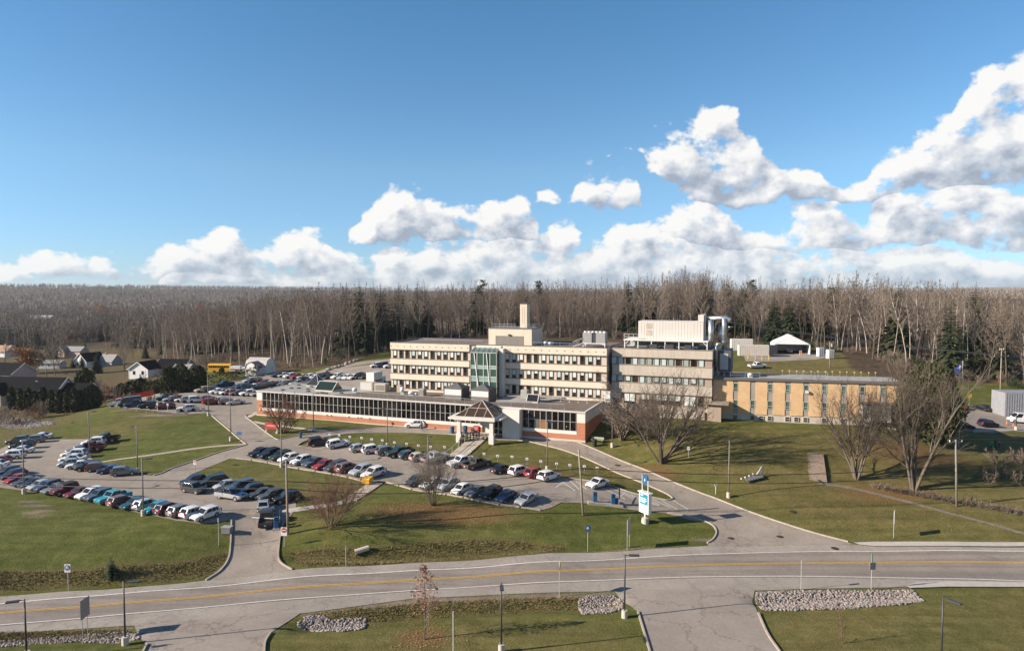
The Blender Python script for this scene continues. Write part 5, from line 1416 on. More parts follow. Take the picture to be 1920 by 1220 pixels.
# a car: near end x, y in the photo, kind, colour, f = nose towards the viewer, r = tail towards the viewer
ROWS.append(('lawn row', False, 66, 60, [(-12,897,'suv','dark grey','f'),(-1,903,'suv','navy','f'),(9,910,'hatchback','red','f'),(23,915,'sedan','dark grey','f'),(36,918,'sedan','navy','f'),(52,922,'hatchback','silver','f'),(64,925,'suv','slate blue','f'),(79,929,'sedan','grey','f'),(96,932,'jeep','maroon','f'),(122,936,'sedan','maroon','f'),(144,940,'suv','white','f'),(160,943,'suv','slate blue','f'),(181,949,'pickup','turquoise','f'),(203,954,'suv','brown','r'),(228,958,'sedan','teal','f'),(252,961,'suv','silver','r'),(271,966,'hatchback','turquoise','f'),(292,969,'suv','purple','r'),(316,973,'suv','grey','r'),(340,976,'suv','white','r'),(360,980,'suv','white','f')]))
ROWS.append(('bank row', False, 10, 8, [(170,831,'pickup','black','f'),(154,836,'suv','white','f'),(141,846,'pickup','maroon','f'),(124,850,'sedan','slate blue','f'),(116,858,'suv','white','f'),(112,866,'sedan','white','f')]))
ROWS.append(('gravel path row', False, 24, 27, [(107,876,'hatchback','pale blue','f'),(122,880,'sedan','white','f'),(140,884,'suv','black','f'),(159,885,'suv','brown','r'),(181,889,'sedan','blue','f'),(206,893,'suv','grey','r')]))
ROWS.append(('far lower row', False, 14, 8, [(53,826,'sedan','white','f'),(40,832,'suv','grey','f'),(12,834,'suv','olive','f'),(18,843,'suv','dark green','f'),(14,851,'sedan','white','f'),(-2,861,'suv','white','f'),(-20,869,'hatchback','red','f'),(-32,877,'sedan','white','f')]))
ROWS.append(('middle lawn row', False, 42, 36, [(338,913,'suv','navy','f'),(372,914,'minivan','dark green','f'),(400,921,'hatchback','silver','f'),(424,924,'minivan','slate blue','f'),(446,930,'suv','black','f'),(466,936,'sedan','dark grey','f'),(484,941,'suv','olive','f'),(512,945,'suv','black','f')]))
ROWS.append(('middle lot lower row', False, 54, 52, [(467,859,'sedan','black','f'),(486,862,'suv','navy','f'),(507,866,'suv','dark green','f'),(524,870,'suv','white','f'),(547,874,'suv','white','f'),(569,878,'sedan','slate blue','f'),(589,883,'sedan','red','f'),(611,887,'suv','dark grey','f'),(632,889,'suv','brown','r'),(658,895,'suv','silver','f'),(681,900,'suv','white','f'),(763,914,'hatchback','dark grey','f'),(791,919,'sedan','white','f'),(823,922,'suv','silver','f'),(850,930,'hatchback','white','f'),(876,935,'sedan','grey','f'),(904,939,'suv','black','f'),(934,945,'hatchback','blue','f'),(970,950,'sedan','silver','f')]))
ROWS.append(('terrace slope row', False, 27, 46, [(577,837,'suv','black','r'),(613,842,'suv','white','r'),(656,849,'hatchback','silver','r'),(679,852,'suv','white','r'),(705,855,'suv','grey','r'),(724,859,'pickup','dark green','f'),(749,862,'hatchback','teal','r'),(769,866,'hatchback','beige','r'),(792,870,'pickup','silver','r'),(841,878,'pickup','white','f'),(871,882,'pickup','olive','r'),(923,890,'sedan','navy','r'),(957,894,'suv','white','r'),(987,898,'suv','red','r'),(1012,904,'suv','white','r'),(1103,917,'sedan','white','f')]))
ROWS.append(('upper front row', True, 22, 30, [(203,764,'pickup','white','r'),(221,764,'van','dark grey','f'),(233,765,'pickup','blue','f'),(258,766,'suv','navy','f'),(275,767,'sedan','black','f'),(291,768,'suv','maroon','f'),(331,772,'suv','white','f')]))
ROWS.append(('upper second row', True, 38, 34, [(291,752,'suv','dark green','f'),(305,754,'hatchback','pale blue','f'),(317,753,'sedan','maroon','f'),(326,754,'sedan','white','f'),(337,755,'suv','silver','r'),(350,755,'minivan','white','r'),(368,753,'sedan','teal','f'),(379,759,'suv','red','r'),(403,756,'suv','beige','r'),(409,759,'suv','grey','r'),(424,760,'sedan','silver','f')]))
ROWS.append(('upper third row', True, 42, 40, [(365,737,'suv','beige','f'),(381,737,'suv','black','f'),(392,739,'sedan','white','f'),(402,740,'sedan','silver','f'),(411,741,'hatchback','white','f'),(420,741,'hatchback','red','f'),(429,742,'sedan','grey','f'),(439,742,'sedan','navy','f'),(449,743,'suv','white','f'),(459,743,'sedan','beige','f'),(469,744,'sedan','silver','f'),(479,744,'suv','blue','f')]))
ROWS.append(('upper heart row', True, 36, 40, [(403,727,'pickup','blue','f'),(433,730,'sedan','dark grey','f'),(441,731,'suv','navy','f'),(451,731,'hatchback','teal','f'),(461,730,'sedan','white','f'),(471,731,'suv','dark green','f'),(481,728,'sedan','dark grey','f'),(491,727,'suv','navy','f')]))
ROWS.append(('upper lamp row', True, 36, 40, [(455,719,'minivan','silver','f'),(465,720,'suv','black','f'),(483,722,'hatchback','maroon','f'),(492,724,'sedan','white','f'),(502,724,'sedan','silver','f'),(516,725,'minivan','silver','f'),(531,724,'suv','dark grey','f'),(543,725,'pickup','silver','f'),(553,718,'suv','purple','f'),(564,722,'sedan','teal','f')]))
ROWS.append(('upper wood row', True, 45, 60, [(508,708,'suv','dark grey','f'),(520,708,'hatchback','silver','f'),(532,710,'suv','white','f'),(545,711,'hatchback','red','f'),(556,711,'sedan','beige','f'),(568,712,'suv','white','f'),(578,713,'sedan','white','f'),(587,711,'sedan','teal','f'),(597,711,'suv','dark green','f'),(607,712,'sedan','black','f'),(622,712,'suv','white','f'),(633,713,'sedan','silver','f'),(643,713,'hatchback','white','f'),(653,713,'sedan','white','f'),(664,712,'suv','navy','f'),(675,712,'sedan','dark grey','f')]))
ROWS.append(('cream block row', True, 20, 20, [(694,690,'suv','white','f'),(706,690,'suv','blue','f'),(719,691,'suv','white','f')]))
WORD = {'suv':'SUV','sedan':'saloon','hatchback':'hatchback','minivan':'minivan','pickup':'pickup truck','jeep':'open-top off-roader','van':'van'}
CATG = {'suv':'car','sedan':'car','hatchback':'car','minivan':'minivan','pickup':'pickup truck','jeep':'off-road car','van':'van'}
WORD['jeep'] = 'off-roader'; WORD['pickup'] = 'pickup'
seen = {}
for row, far, a0, a1, cars in ROWS:
    n = len(cars); desc = [f'{c[3]} {WORD[c[2]]}' for c in cars]
    for i, (px, py, kind, colour, face) in enumerate(cars):
        ang = R(a0+(a1-a0)*i/max(1, n-1)) + R(random.uniform(-1.5, 1.5))
        g = G(px, py); sc = .80 if py > 868 and px < 560 or py > 920 else .86; L = KIND[kind][0]*sc
        x, y = g[0]+math.cos(ang)*L/2, g[1]+math.sin(ang)*L/2
        o = make_car(kind, colour, x, y, ang+(math.pi if face == 'f' else 0), far=far, sc=sc)
        if 0 < i < n-1: lab = f'{desc[i]} between the {desc[i-1]} and the {desc[i+1]}, {row}'
        elif i == 0: lab = f'{desc[i]} at the end of the {row}, beside the {desc[1]}'
        else: lab = f'{desc[i]} at the end of the {row}, beside the {desc[i-1]}'
        if lab in seen: print('DUP', lab)
        seen[lab] = 1
        if len(lab.split()) > 16: print('LONG', len(lab.split()), lab)
        tag(o, lab, CATG[kind], 'cars in the '+row)
def lone_car(kind, colour, c, hd, label, name=None, far=False):
    """c: photo position of the middle of its footprint; hd: heading in degrees"""
    g = G(*c); o = make_car(kind, colour, g[0], g[1], R(hd), name, far, .82 if c[1] > 900 else .88); return tag(o, label, CATG[kind])
lone_car('suv', 'dark grey', (364,923), -24, 'dark grey SUV driving down the lane past the green minivan', 'car')
tp = lone_car('pickup', 'white', (434,935), -24, 'two-tone blue and white pickup truck crossing the lot in front of the black SUV', 'pickup')
lone_car('sedan', 'silver', (494,953), 108, 'silver saloon driving in just ahead of the open-bed pickup at the barrier', 'car')
lone_car('pickup', 'dark grey', (501,977), 104, 'dark pickup truck with an empty open bed stopped at the entrance barrier', 'pickup')
lone_car('suv', 'white', (780,801), 172, 'white SUV stopped on the terrace road with a person at its tail')
lone_car('sedan', 'red', (1800,766), 70, 'red saloon half hidden behind the big cedar', far=True)
lone_car('sedan', 'black', (1842,769), 105, 'black saloon with its tail lights towards the viewer below the grass slope', far=True)
lone_car('sedan', 'navy', (1806,803), 10, 'dark blue saloon in the shade right beside the cedar', far=True)
lone_car('suv', 'navy', (1852,800), 12, 'dark blue SUV in the shade next to the white van', far=True)
lone_car('van', 'white', (1915,793), 172, 'white panel van parked in front of the corrugated grey shed')
lone_car('pickup', 'white', (1420,690), 10, 'white-topped pickup truck behind the yellow wing below the gravel yard', far=True)
lone_car('suv', 'dark grey', (1478,662), 80, 'dark vehicle parked inside the white tent garage', far=True)
# blue upper half of the two-tone pickup
bp = PAINT['blue']
for ch in tp.children:
    if ch.name.startswith('body'):
        me = ch.data.copy(); me.materials.append(bp); ch.data = me
        zt = KIND['pickup'][4]-.18
        ch.material_slots[0].link = 'OBJECT'; ch.material_slots[0].material = PAINT['silver']
        for p in me.polygons:
            if p.center.z > zt and (p.normal.z > .3 or p.center.z > 1.2): p.material_index = 1
# red plastic fence, school bus, ambulance, trailers
def bus(c, hd):
    g = G(*c)
    r = empty('school_bus', (g[0], g[1], g[2]+.02), R(hd), 'yellow school bus with a row of dark windows parked at the wood edge', 'bus')
    L, w, Ht = 8.6, 2.35, 2.9
    yel = PAINT['yellow']
    mb = MB(); mb.smooth = False
    mb.profx([(-w/2,.5),(w/2,.5),(w/2,2.45),(w/2*.9,2.75),(w/2*.55,2.9),(-w/2*.55,2.9),(-w/2*.9,2.75),(-w/2,2.45)], -L/2, L/2-1.5); mb.obj('body', yel, r)
    mb = MB(); mb.box(L/2-1.49, L/2, -w/2*.85, w/2*.85, .5, 1.5); mb.obj('bonnet', yel, r, bevel=.12)
    pm = MB(); pm.box(-.3,.3,-.012,.012,0,.62); pmesh = pm.mesh('window', [M['car_glass']])
    for i in range(10):
        for s in (-1, 1):
            o = bpy.data.objects.new('window', pmesh); o.parent = r; o.location = (-L/2+.5+i*.69, s*(w/2+.004), 1.72); COL.objects.link(o)
    mb = MB(); mb.box(L/2-1.495, L/2-1.47, -w/2*.85, w/2*.85, 1.55, 2.45); mb.obj('windscreen', M['car_glass'], r)
    mb = MB()
    for z in (.8, 1.15, 1.55):
        for s in (-1, 1): mb.box(-L/2, L/2-1.5, s*w/2-.015, s*w/2+.015, z, z+.06)
    mb.obj('rub_rail', M['trim'], r)
    wm = MB(); wm.tube([(0,-.14,0),(0,.14,0)], .48, 16); wme = wm.mesh('wheel', [M['tyre']])
    for x in (L/2-1.0, -L/2+2.0):
        for s in (-1, 1):
            o = bpy.data.objects.new('wheel', wme); o.parent = r; o.location = (x, s*(w/2-.1), .48); COL.objects.link(o)
bus((419,699), -4)
def boxtruck(c, hd, L, w, Ht, body, label, cat, name, cab=None, stripe=None):
    g = G(*c); r = empty(name, (g[0], g[1], g[2]+.03), R(hd), label, cat)
    mb = MB(); mb.box(-L/2, L/2, -w/2, w/2, .75, Ht); mb.obj('box_body', body, r, bevel=.05)
    if cab:
        mb = MB(); mb.profx([(-w/2*.95,.4),(w/2*.95,.4),(w/2*.95,1.4),(w/2*.85,2.0),(-w/2*.85,2.0),(-w/2*.95,1.4)], L/2+.02, L/2+1.9); mb.obj('cab', cab, r, bevel=.1)
        mb = MB(); mb.box(L/2+.7, L/2+1.91, -w/2*.8, w/2*.8, 1.3, 1.85); mb.obj('windscreen', M['car_glass'], r)
    if stripe:
        mb = MB(); mb.box(-L/2+.1, L/2-.1, -w/2-.012, w/2+.012, 1.1, 1.45); mb.obj('stripe', stripe, r)
    mb = MB(); mb.box(-L/2+.2, L/2+(1.6 if cab else -.2), -w*.3, w*.3, .42, .749); mb.obj('chassis', M['trim'], r)
    wm = MB(); wm.tube([(0,-.12,0),(0,.12,0)], .42, 14); wme = wm.mesh('wheel', [M['tyre']])
    for x in ((L/2+1.1 if cab else L/2-1.0), -L/2+1.2):
        for s in (-1, 1):
            o = bpy.data.objects.new('wheel', wme); o.parent = r; o.location = (x, s*(w/2-.14), .42); COL.objects.link(o)
    return r
boxtruck((443,700), 0, 3.2, 2.0, 2.3, PAINT['white'], 'white ambulance with a red stripe parked between the bus and the barn', 'ambulance', 'ambulance', PAINT['white'], PAINT['red'])
boxtruck((702,722), 70, 4.0, 2.3, 3.4, PAINT['white'], 'white box truck with a dark roof hidden behind the wing roof', 'truck', 'box_truck', PAINT['white'], M['trim'])
# ------------------------------------------------------------------ trees
class TG:
    """grows triangle geometry of one tree: trunk part and crown part"""
    def __init__(s, seed): s.r = random.Random(seed); s.tv=[]; s.tf=[]; s.cv=[]; s.cf=[]
    def tube(s, pts, r0, r1, n, crown):
        V, F = (s.cv, s.cf) if crown else (s.tv, s.tf)
        b = len(V); m = len(pts); px = None
        for i, p in enumerate(pts):
            d = (pts[min(i+1,m-1)]-pts[max(i-1,0)])
            d = d.normalized() if d.length > 1e-9 else Vector((0,0,1))
            if px is None: px = d.cross(Vector((0,0,1)) if abs(d.z) < .9 else Vector((1,0,0))).normalized()
            else:
                px = px-d*px.dot(d); px = px.normalized() if px.length > 1e-6 else d.orthogonal().normalized()
            py = d.cross(px); rr = r0+(r1-r0)*i/(m-1)
            for k in range(n):
                a = 2*math.pi*k/n; V.append(p+px*(rr*math.cos(a))+py*(rr*math.sin(a)))
        for i in range(m-1):
            for k in range(n):
                k2 = (k+1) % n; a, c, d_, e = b+i*n+k, b+i*n+k2, b+(i+1)*n+k2, b+(i+1)*n+k
                F.append((a, c, d_)); F.append((a, d_, e))
    def twig(s, p, d, L, w):
        b = len(s.cv); q = d.cross(Vector((s.r.uniform(-1,1), s.r.uniform(-1,1), s.r.uniform(-1,1)))).normalized()*w*.5
        s.cv += [p-q, p+q, p+d*L]; s.cf.append((b, b+1, b+2))
    def rd(s, d, a):
        """direction at angle a from d, random side"""
        o = d.orthogonal().normalized(); o.rotate(Matrix.Rotation(s.r.uniform(0, 2*math.pi), 3, d))
        return (d*math.cos(a)+o*math.sin(a)).normalized()
    def limb(s, p, d, L, r, lev, maxlev, P):
        """recursive branch; P: dict of settings"""
        k = 4 if lev < 2 else 3
        pts = [p]; dd = d.copy()
        for i in range(k):
            dd = (dd+Vector((s.r.uniform(-1,1), s.r.uniform(-1,1), s.r.uniform(-.6,1)))*P['wig']+Vector((0,0,P['up']*(.5 if lev else .2)))).normalized()
            pts.append(pts[-1]+dd*(L/k))
        tip = r*.45
        s.tube(pts, r, tip, P['n0'] if lev == 0 else (4 if lev == 1 else 3), lev > P['tl'])
        if lev >= maxlev:
            for _ in range(P['tw']):
                t = s.r.uniform(.15, 1); i = min(int(t*k), k-1); q = pts[i].lerp(pts[i+1], t*k-i)
                s.twig(q, s.rd((pts[i+1]-pts[i]).normalized(), s.r.uniform(.25, .9)), L*s.r.uniform(.35, .8)*P.get('twl', 1), P['tww'])
            return
        nb = P['nb'][min(lev, len(P['nb'])-1)]
        for j in range(nb):
            t = P['t0'][min(lev, len(P['t0'])-1)]; t = t+(1-t)*(j+s.r.random())/nb
            i = min(int(t*k), k-1); q = pts[i].lerp(pts[i+1], t*k-i)
            ang = s.r.uniform(*P['ang'])
            s.limb(q, s.rd((pts[i+1]-pts[i]).normalized(), ang), L*s.r.uniform(*P['lr'])*(1.15-.5*t if lev == 0 else 1), (r+(tip-r)*t)*P['rr'], lev+1, maxlev, P)
        s.limb(pts[-1], dd, L*(P.get('lead',.45) if lev == 0 else .45), tip, lev+1, maxlev, P)
    def arrays(s):
        return np.array([tuple(v) for v in s.tv], np.float32).reshape(-1,3), np.array(s.tf, np.int32).reshape(-1,3), np.array([tuple(v) for v in s.cv], np.float32).reshape(-1,3), np.array(s.cf, np.int32).reshape(-1,3)
def np_mesh(name, V, F, m):
    me = bpy.data.meshes.new(name); me.vertices.add(len(V)); me.vertices.foreach_set('co', V.ravel())
    me.loops.add(len(F)*3); me.loops.foreach_set('vertex_index', F.ravel()); me.polygons.add(len(F))
    me.polygons.foreach_set('loop_start', np.arange(0, len(F)*3, 3, dtype=np.int32)); me.materials.append(m); me.update(calc_edges=True)
    return me
def bark(name, c1, c2, sc=3.0):
    m, nt, b = new_mat(name)
    p = pos(nt); mp = N(nt, 'ShaderNodeMapping'); nt.links.new(p, mp.inputs[0]); mp.inputs['Scale'].default_value = (1, 1, .35)
    n1 = noise(nt, mp.outputs[0], sc, 5, .7); oi = N(nt, 'ShaderNodeObjectInfo')
    c = ramp(nt, n1, [(.3, c1), (.7, c2)])
    c = mixc(nt, 1, c, ramp(nt, oi.outputs['Random'], [(0, (.72,.70,.68)), (1, (1.25,1.2,1.15))]), 'MULTIPLY')
    nt.links.new(c, b.inputs['Base Color']); b.inputs['Roughness'].default_value = .95; b.inputs['Specular IOR Level'].default_value = .1
    return m
M['bark'] = bark('grey_bark', (.085,.067,.053), (.165,.135,.11))
M['birch'] = bark('birch_bark', (.32,.275,.23), (.54,.48,.42), 2)
M['bark_pale'] = bark('pale_grey_bark', (.08,.066,.054), (.155,.131,.108)); M['twig_pale'] = bark('twig_pale_grey', (.088,.070,.056), (.145,.119,.097), .4)
M['twig'] = bark('twig_brown', (.150,.120,.098), (.235,.192,.158), .4)
M['twig_grey'] = bark('twig_grey', (.185,.154,.130), (.28,.24,.205), .4)
M['twig_red'] = bark('twig_red', (.15,.085,.065), (.22,.13,.10), .4)
def leafm(name, c1, c2, sc=.8):
    m, nt, b = new_mat(name)
    n1 = noise(nt, pos(nt), sc, 5, .75); oi = N(nt, 'ShaderNodeObjectInfo')
    c = ramp(nt, n1, [(.3, c1), (.7, c2)])
    c = mixc(nt, 1, c, ramp(nt, oi.outputs['Random'], [(0, (.75,.75,.75)), (1, (1.25,1.2,1.1))]), 'MULTIPLY')
    nt.links.new(c, b.inputs['Base Color']); b.inputs['Roughness'].default_value = .8; b.inputs['Specular IOR Level'].default_value = .2
    return m
M['needle'] = leafm('spruce_needles', (.016,.028,.013), (.045,.060,.026))
M['needle_b'] = leafm('pine_needles', (.024,.030,.014), (.065,.066,.030))
M['cedar'] = leafm('cedar_leaves', (.022,.030,.012), (.062,.066,.025))
M['orange'] = leafm('orange_leaves', (.19,.085,.022), (.36,.17,.05))
M['redleaf'] = leafm('red_leaves', (.30,.12,.085), (.46,.23,.16), 2)

# forest tree shapes -------------------------------------------------
FP = dict(lead=.2, wig=.10, up=.10, n0=5, tl=0, tw=9, tww=.05, nb=[15,4,3], t0=[.42,.2,.2], ang=(.45,.95), lr=(.20,.34), rr=.55)
def forest_tree(seed, hgt, rad, crown0=.42, spread=1.0, tww=.04, tw=12, nb=(24,5)):
    g = TG(seed); P = dict(FP); P.update(t0=[crown0,.2,.2], nb=list(nb)+[3], lr=(.17*spread,.30*spread), tww=tww, tw=tw)
    d = Vector((g.r.uniform(-.05,.05), g.r.uniform(-.05,.05), 1)).normalized()
    g.limb(Vector((0,0,-.3)), d, hgt*.72, rad, 0, 2, P)
    return g.arrays()
random.seed(11)
SHAPES = {'bare': [forest_tree(100+i, random.uniform(18,22), random.uniform(.10,.15), random.uniform(.28,.45), random.uniform(.8,1.15)) for i in range(7)],
          'birch': [forest_tree(200+i, random.uniform(19,23), random.uniform(.09,.135), random.uniform(.42,.58), .75) for i in range(4)]}
def conifer(seed, hgt, rad, dens_=1.0, droop=.25, shape=1.0, top=0.0):
    g = TG(seed)
    g.tube([Vector((0,0,-.3)), Vector((0,0,hgt*.5)), Vector((0,0,hgt))], hgt*.014, .02, 5, False)
    lv = int(hgt*3.2*dens_)
    for i in range(lv):
        t = (i+g.r.random())/lv; z = hgt*(.06+.93*t); L = rad*(1-t)**shape*g.r.uniform(.75, 1.15)+.12
        nb = max(5, int(11*(1-t)+5))
        for k in range(nb):
            a = 2*math.pi*(k+g.r.random())/nb; Lk = L*g.r.uniform(.7,1.15)
            d = Vector((math.cos(a), math.sin(a), -droop*(1-t)+.12*t)); side = Vector((-math.sin(a), math.cos(a), 0))
            p = Vector((0,0,z))
            ns = 4 if Lk > .8 else 2
            for j in range(ns):
                q = p+d*(Lk*(.25+.75*j/ns)); w = Lk*.26*(1.1-.6*j/ns)
                b = len(g.cv); up = Vector((0,0,g.r.uniform(-.12,.22)*Lk*.4))
                tip = q+d*(Lk*.42)+Vector((0,0,-.10*Lk))+side*g.r.uniform(-w,w)*.6
                g.cv += [q+side*w+up, q-side*w-up*.4, tip]; g.cf.append((b,b+1,b+2))
    return g.arrays()
CON = [conifer(300, 17, 3.5, 1.1, .25, .72), conifer(301, 15, 2.9, 1.1, .25, .75), conifer(302, 19, 3.7, 1.05, .3, .75), conifer(303, 12, 2.8, 1.1, .25, .75)]
def pine(seed, hgt):
    g = TG(seed); g.tube([Vector((0,0,-.3)), Vector((.1,0,hgt*.6)), Vector((0,.1,hgt))], hgt*.014, .03, 5, False)
    for i in range(26):
        t = .55+.45*(i+g.r.random())/26; a = g.r.uniform(0,6.28); L = (1.08-t)*hgt*.28+.4
        d = Vector((math.cos(a), math.sin(a), .25)); p = Vector((0,0,hgt*t)); q = p+d*L
        g.tube([p, q], .05, .02, 3, False)
        for j in range(38):
            c = p.lerp(q, g.r.uniform(.35,1.05))+Vector((g.r.gauss(0,.4),g.r.gauss(0,.4),g.r.gauss(.1,.22)))
            b = len(g.cv); e = [Vector((g.r.gauss(0,.24),g.r.gauss(0,.24),g.r.gauss(0,.18))) for _ in range(3)]
            g.cv += [c+x for x in e]; g.cf.append((b,b+1,b+2))
    return g.arrays()
PINE = [pine(310, 20), pine(311, 21)]
def leafball(seed, hgt, rx, z0, n, size, trunk_r, lumps=14, column=False, stems=True):
    """a crown of many small leaf faces gathered in clumps"""
    g = TG(seed); rz = (hgt-z0)/2
    if stems:
        P = dict(wig=.12, up=.1, n0=6, tl=0, tw=0, tww=.03, nb=[6,3], t0=[.35,.3], ang=(.4,.9), lr=(.35,.6), rr=.55)
        g.limb(Vector((0,0,-.3)), Vector((0,0,1)), hgt*.6, trunk_r, 0, 1, P)
    cl = []
    for i in range(lumps):
        while True:
            v = Vector((g.r.uniform(-1,1), g.r.uniform(-1,1), g.r.uniform(-1,1)))
            if .25 < v.length < .95: break
        cl.append((Vector((v.x*rx, v.y*rx, z0+rz+v.z*rz)), g.r.uniform(.28,.5)))
    for i in range(n):
        if column:
            t = g.r.random(); a = g.r.uniform(0,6.283); rr = rx*(math.sin(math.pi*min(1,.12+t*.88))**.55)*(g.r.random()**.25)*g.r.uniform(.82,1.08)*(1+.10*math.sin(3*a+seed)+.08*math.sin(9*t+a*2))
            c = Vector((rr*math.cos(a), rr*math.sin(a), z0+(hgt-z0)*t))
        else:
            cc, cr = g.r.choice(cl)
            v = Vector((g.r.gauss(0,1),g.r.gauss(0,1),g.r.gauss(0,1))).normalized()*(g.r.random()**.4)
            c = cc+Vector((v.x*rx*cr, v.y*rx*cr, v.z*rz*cr))
        b = len(g.cv); e = [Vector((g.r.gauss(0,size),g.r.gauss(0,size),g.r.gauss(0,size*(1.5 if column else 1)))) for _ in range(3)]
        g.cv += [c+x for x in e]; g.cf.append((b,b+1,b+2))
    return g.arrays()
def bush(seed, hgt, spread, stems=9, tww=.03, tw=10, lv=2):
    g = TG(seed); P = dict(wig=.16, up=.06, n0=4, tl=-1, tw=tw, tww=tww, nb=[6,4], t0=[.25,.2], ang=(.3,.8), lr=(.4,.62), rr=.6)
    for i in range(stems):
        a = 2*math.pi*(i+g.r.random())/stems; s = g.r.uniform(.1,spread)
        g.limb(Vector((.12*math.cos(a),.12*math.sin(a),-.1)), Vector((math.cos(a)*s, math.sin(a)*s, 1)).normalized(), hgt*g.r.uniform(.5,.72), .045*hgt/3, 0, lv, P)
    return g.arrays()

def add_tree(name, arr, x, y, mats, label, cat, group=None, rz=0, sc=1, cache={}, trunk='trunk', crown='crown', z=None):
    """Empty at the foot with trunk and crown below it"""
    key = (id(arr[0]), mats)
    if key not in cache:
        cache[key] = (np_mesh(trunk, arr[0], arr[1], M[mats[0]]) if len(arr[1]) else None, np_mesh(crown, arr[2], arr[3], M[mats[1]]) if len(arr[3]) else None, arr)
    r = empty(name, (x, y, (h(x, y) if z is None else z)-.05), rz, label, cat, group); r.scale = (sc, sc, sc)
    for n, me in zip((trunk, crown), cache[key][:2]):
        if me is not None:
            o = bpy.data.objects.new(n, me); o.parent = r; COL.objects.link(o)
    return r

# ---- the wood behind the hospital: the front ranks as single trees
def edge_y(x):
    return np.interp(x, [-130,-95,-72,-60,-48,-30,60,66,92,104,114,125,160], [252,228,212,208,222,246,246,240,228,190,180,172,176])
taken = []
def top_scale(arr, x, y, px, r_):
    tp = float(np.interp(px, [300,360,420,480,550,650,800,900,1080,1150,1230,1300,1330,1370,1450,1560,1620,1700,1760,1830,1920], [588,578,568,555,545,540,538,534,533,532,518,506,508,522,533,520,516,526,530,543,550])) + r_.gauss(2, 7)
    return (at_y(px, tp, y)[2]-h(x, y))/float(arr[2][:,2].max())
TENT = [at_z(1485,664,12.2), at_z(1410,668,12), at_z(1445,664,12.1), at_z(1570,668,12)]
def free(x, y, d):
    for a, b in taken:
        if (a-x)**2+(b-y)**2 < d*d: return False
    return True
CL = 'wood behind the hospital'
rr_ = random.Random(5)
LAB = {'bare': 'tall leafless grey-brown tree in the front ranks of the wood behind the hospital', 'birch': 'pale-trunked leafless tree in the front ranks of the wood behind the hospital'}
nt_ = 0; tries = 0
while nt_ < 286 and tries < 60000:
    tries += 1
    x = rr_.uniform(-150, 196); ey = float(edge_y(x)); y = ey+rr_.random()**1.4*(30 if x > -90 else 60)
    px = 960+1280*x/y
    if px < 300 or px > 1990: continue
    if any((a-x)**2+(b-y)**2 < 81 for a, b in TENT) or not free(x, y, 3.4): continue
    taken.append((x, y)); nt_ += 1
    k = 'birch' if rr_.random() < (.34 if px < 760 or px > 1180 else .14) else 'bare'
    arr = rr_.choice(SHAPES[k])
    s = top_scale(arr, x, y, px, rr_)
    add_tree('bare_tree' if k == 'bare' else 'birch_tree', arr, x, y, ('bark','twig') if k == 'bare' and rr_.random() < .6 else (('bark','twig_grey') if k == 'bare' else ('birch','twig_grey')), LAB[k], 'tree', 'leafless trees of the front ranks' if k == 'bare' else 'pale-trunked trees of the front ranks', rr_.uniform(0, 6.28), s)
# conifers one can tell apart: px, base distance, top py, shape
def conif(px, y, toppy, arr, hgt, label, m=('bark','needle'), name='spruce_tree', group=None):
    x = (px-960)/1280*y
    if y > 185 and 560 < px and not 1420 < px < 1600: y = float(edge_y(x))+(26+(px*7.3) % 8 if toppy < 541.5 else 6); x = (px-960)/1280*y; toppy -= (12 if toppy < 541.5 else 0)
    z0 = h(x, y)
    ztop = at_y(px, toppy, y)[2]; s = (ztop-z0)/hgt
    return add_tree(name, arr, x, y, m, label, 'tree', group, px*.7, s)
HTS = [17,15,19,12]
for i, (px, y, tp_, a, lab) in enumerate([
 (650,262,540,1,'dark spruce tip standing alone above the bare wood'),(674,264,536,0,'broad dark spruce just beyond the lone spruce tip'),(700,270,539,1,'slim spruce between two broader ones above the bare wood'),(714,262,541,0,'dark spruce in a tight pair above the bare wood'),(748,268,540,3,'small spruce top between the spruce pair and the twin firs'),(783,258,535,2,'larger of the twin dark firs rising over the bare wood'),(796,260,539,0,'smaller of the twin dark firs rising over the bare wood'),
 (891,275,536,3,'lone spruce top above the wood close to the chimney'),(980,276,533,1,'dark spruce top directly above the brown chimney'),(1178,262,527,0,'first of three spruces above the ivory unit'),(1197,262,526,1,'second of three spruces above the ivory unit'),(1213,266,523,2,'third and tallest of three spruces above the ivory unit'),(1318,262,526,3,'brownish spruce top behind the silver ducts'),(1362,258,524,0,'wide brown-green spruce to one side of the silver ducts'),(1392,262,537,1,'short spruce top between the ducts and the white tent'),
 (1452,228,542,2,'full dark spruce beside the white tent garage'),(1480,226,544,2,'second full spruce leaning close to the white tent garage'),(1506,262,535,3,'thin-topped spruce behind the white tent garage'),(1541,256,533,1,'ragged spruce top above the tent yard'),(1684,250,537,0,'brown-green spruce top over the big bare trees'),(1829,200,538,2,'tallest full spruce near the utility pole with three arms'),(1872,206,566,1,'grey slender spruce next to the tallest full spruce'),(1784,214,556,1,'bluish dead-looking spruce behind the flag'),(1826,192,640,3,'low dark fir at the wood edge behind the flag pole'),(1842,190,655,3,'lowest dark fir bush by the utility pole foot')]):
    conif(px, y, tp_, CON[a], HTS[a], lab, ('bark','needle_b' if i in (12,13,18,19) else 'needle'))
for px, y, tp_, lab in [(905,268,538,'loose pine crown over the cream penthouse'),(1010,270,540,'loose pine crown to one side of the chimney'),(1560,250,540,'open pine crown behind the tent yard'),(1410,262,538,'open pine crown over the dark plant room')]:
    conif(px, y, tp_, PINE[0], 20, lab, ('bark','needle_b'), 'pine_tree')

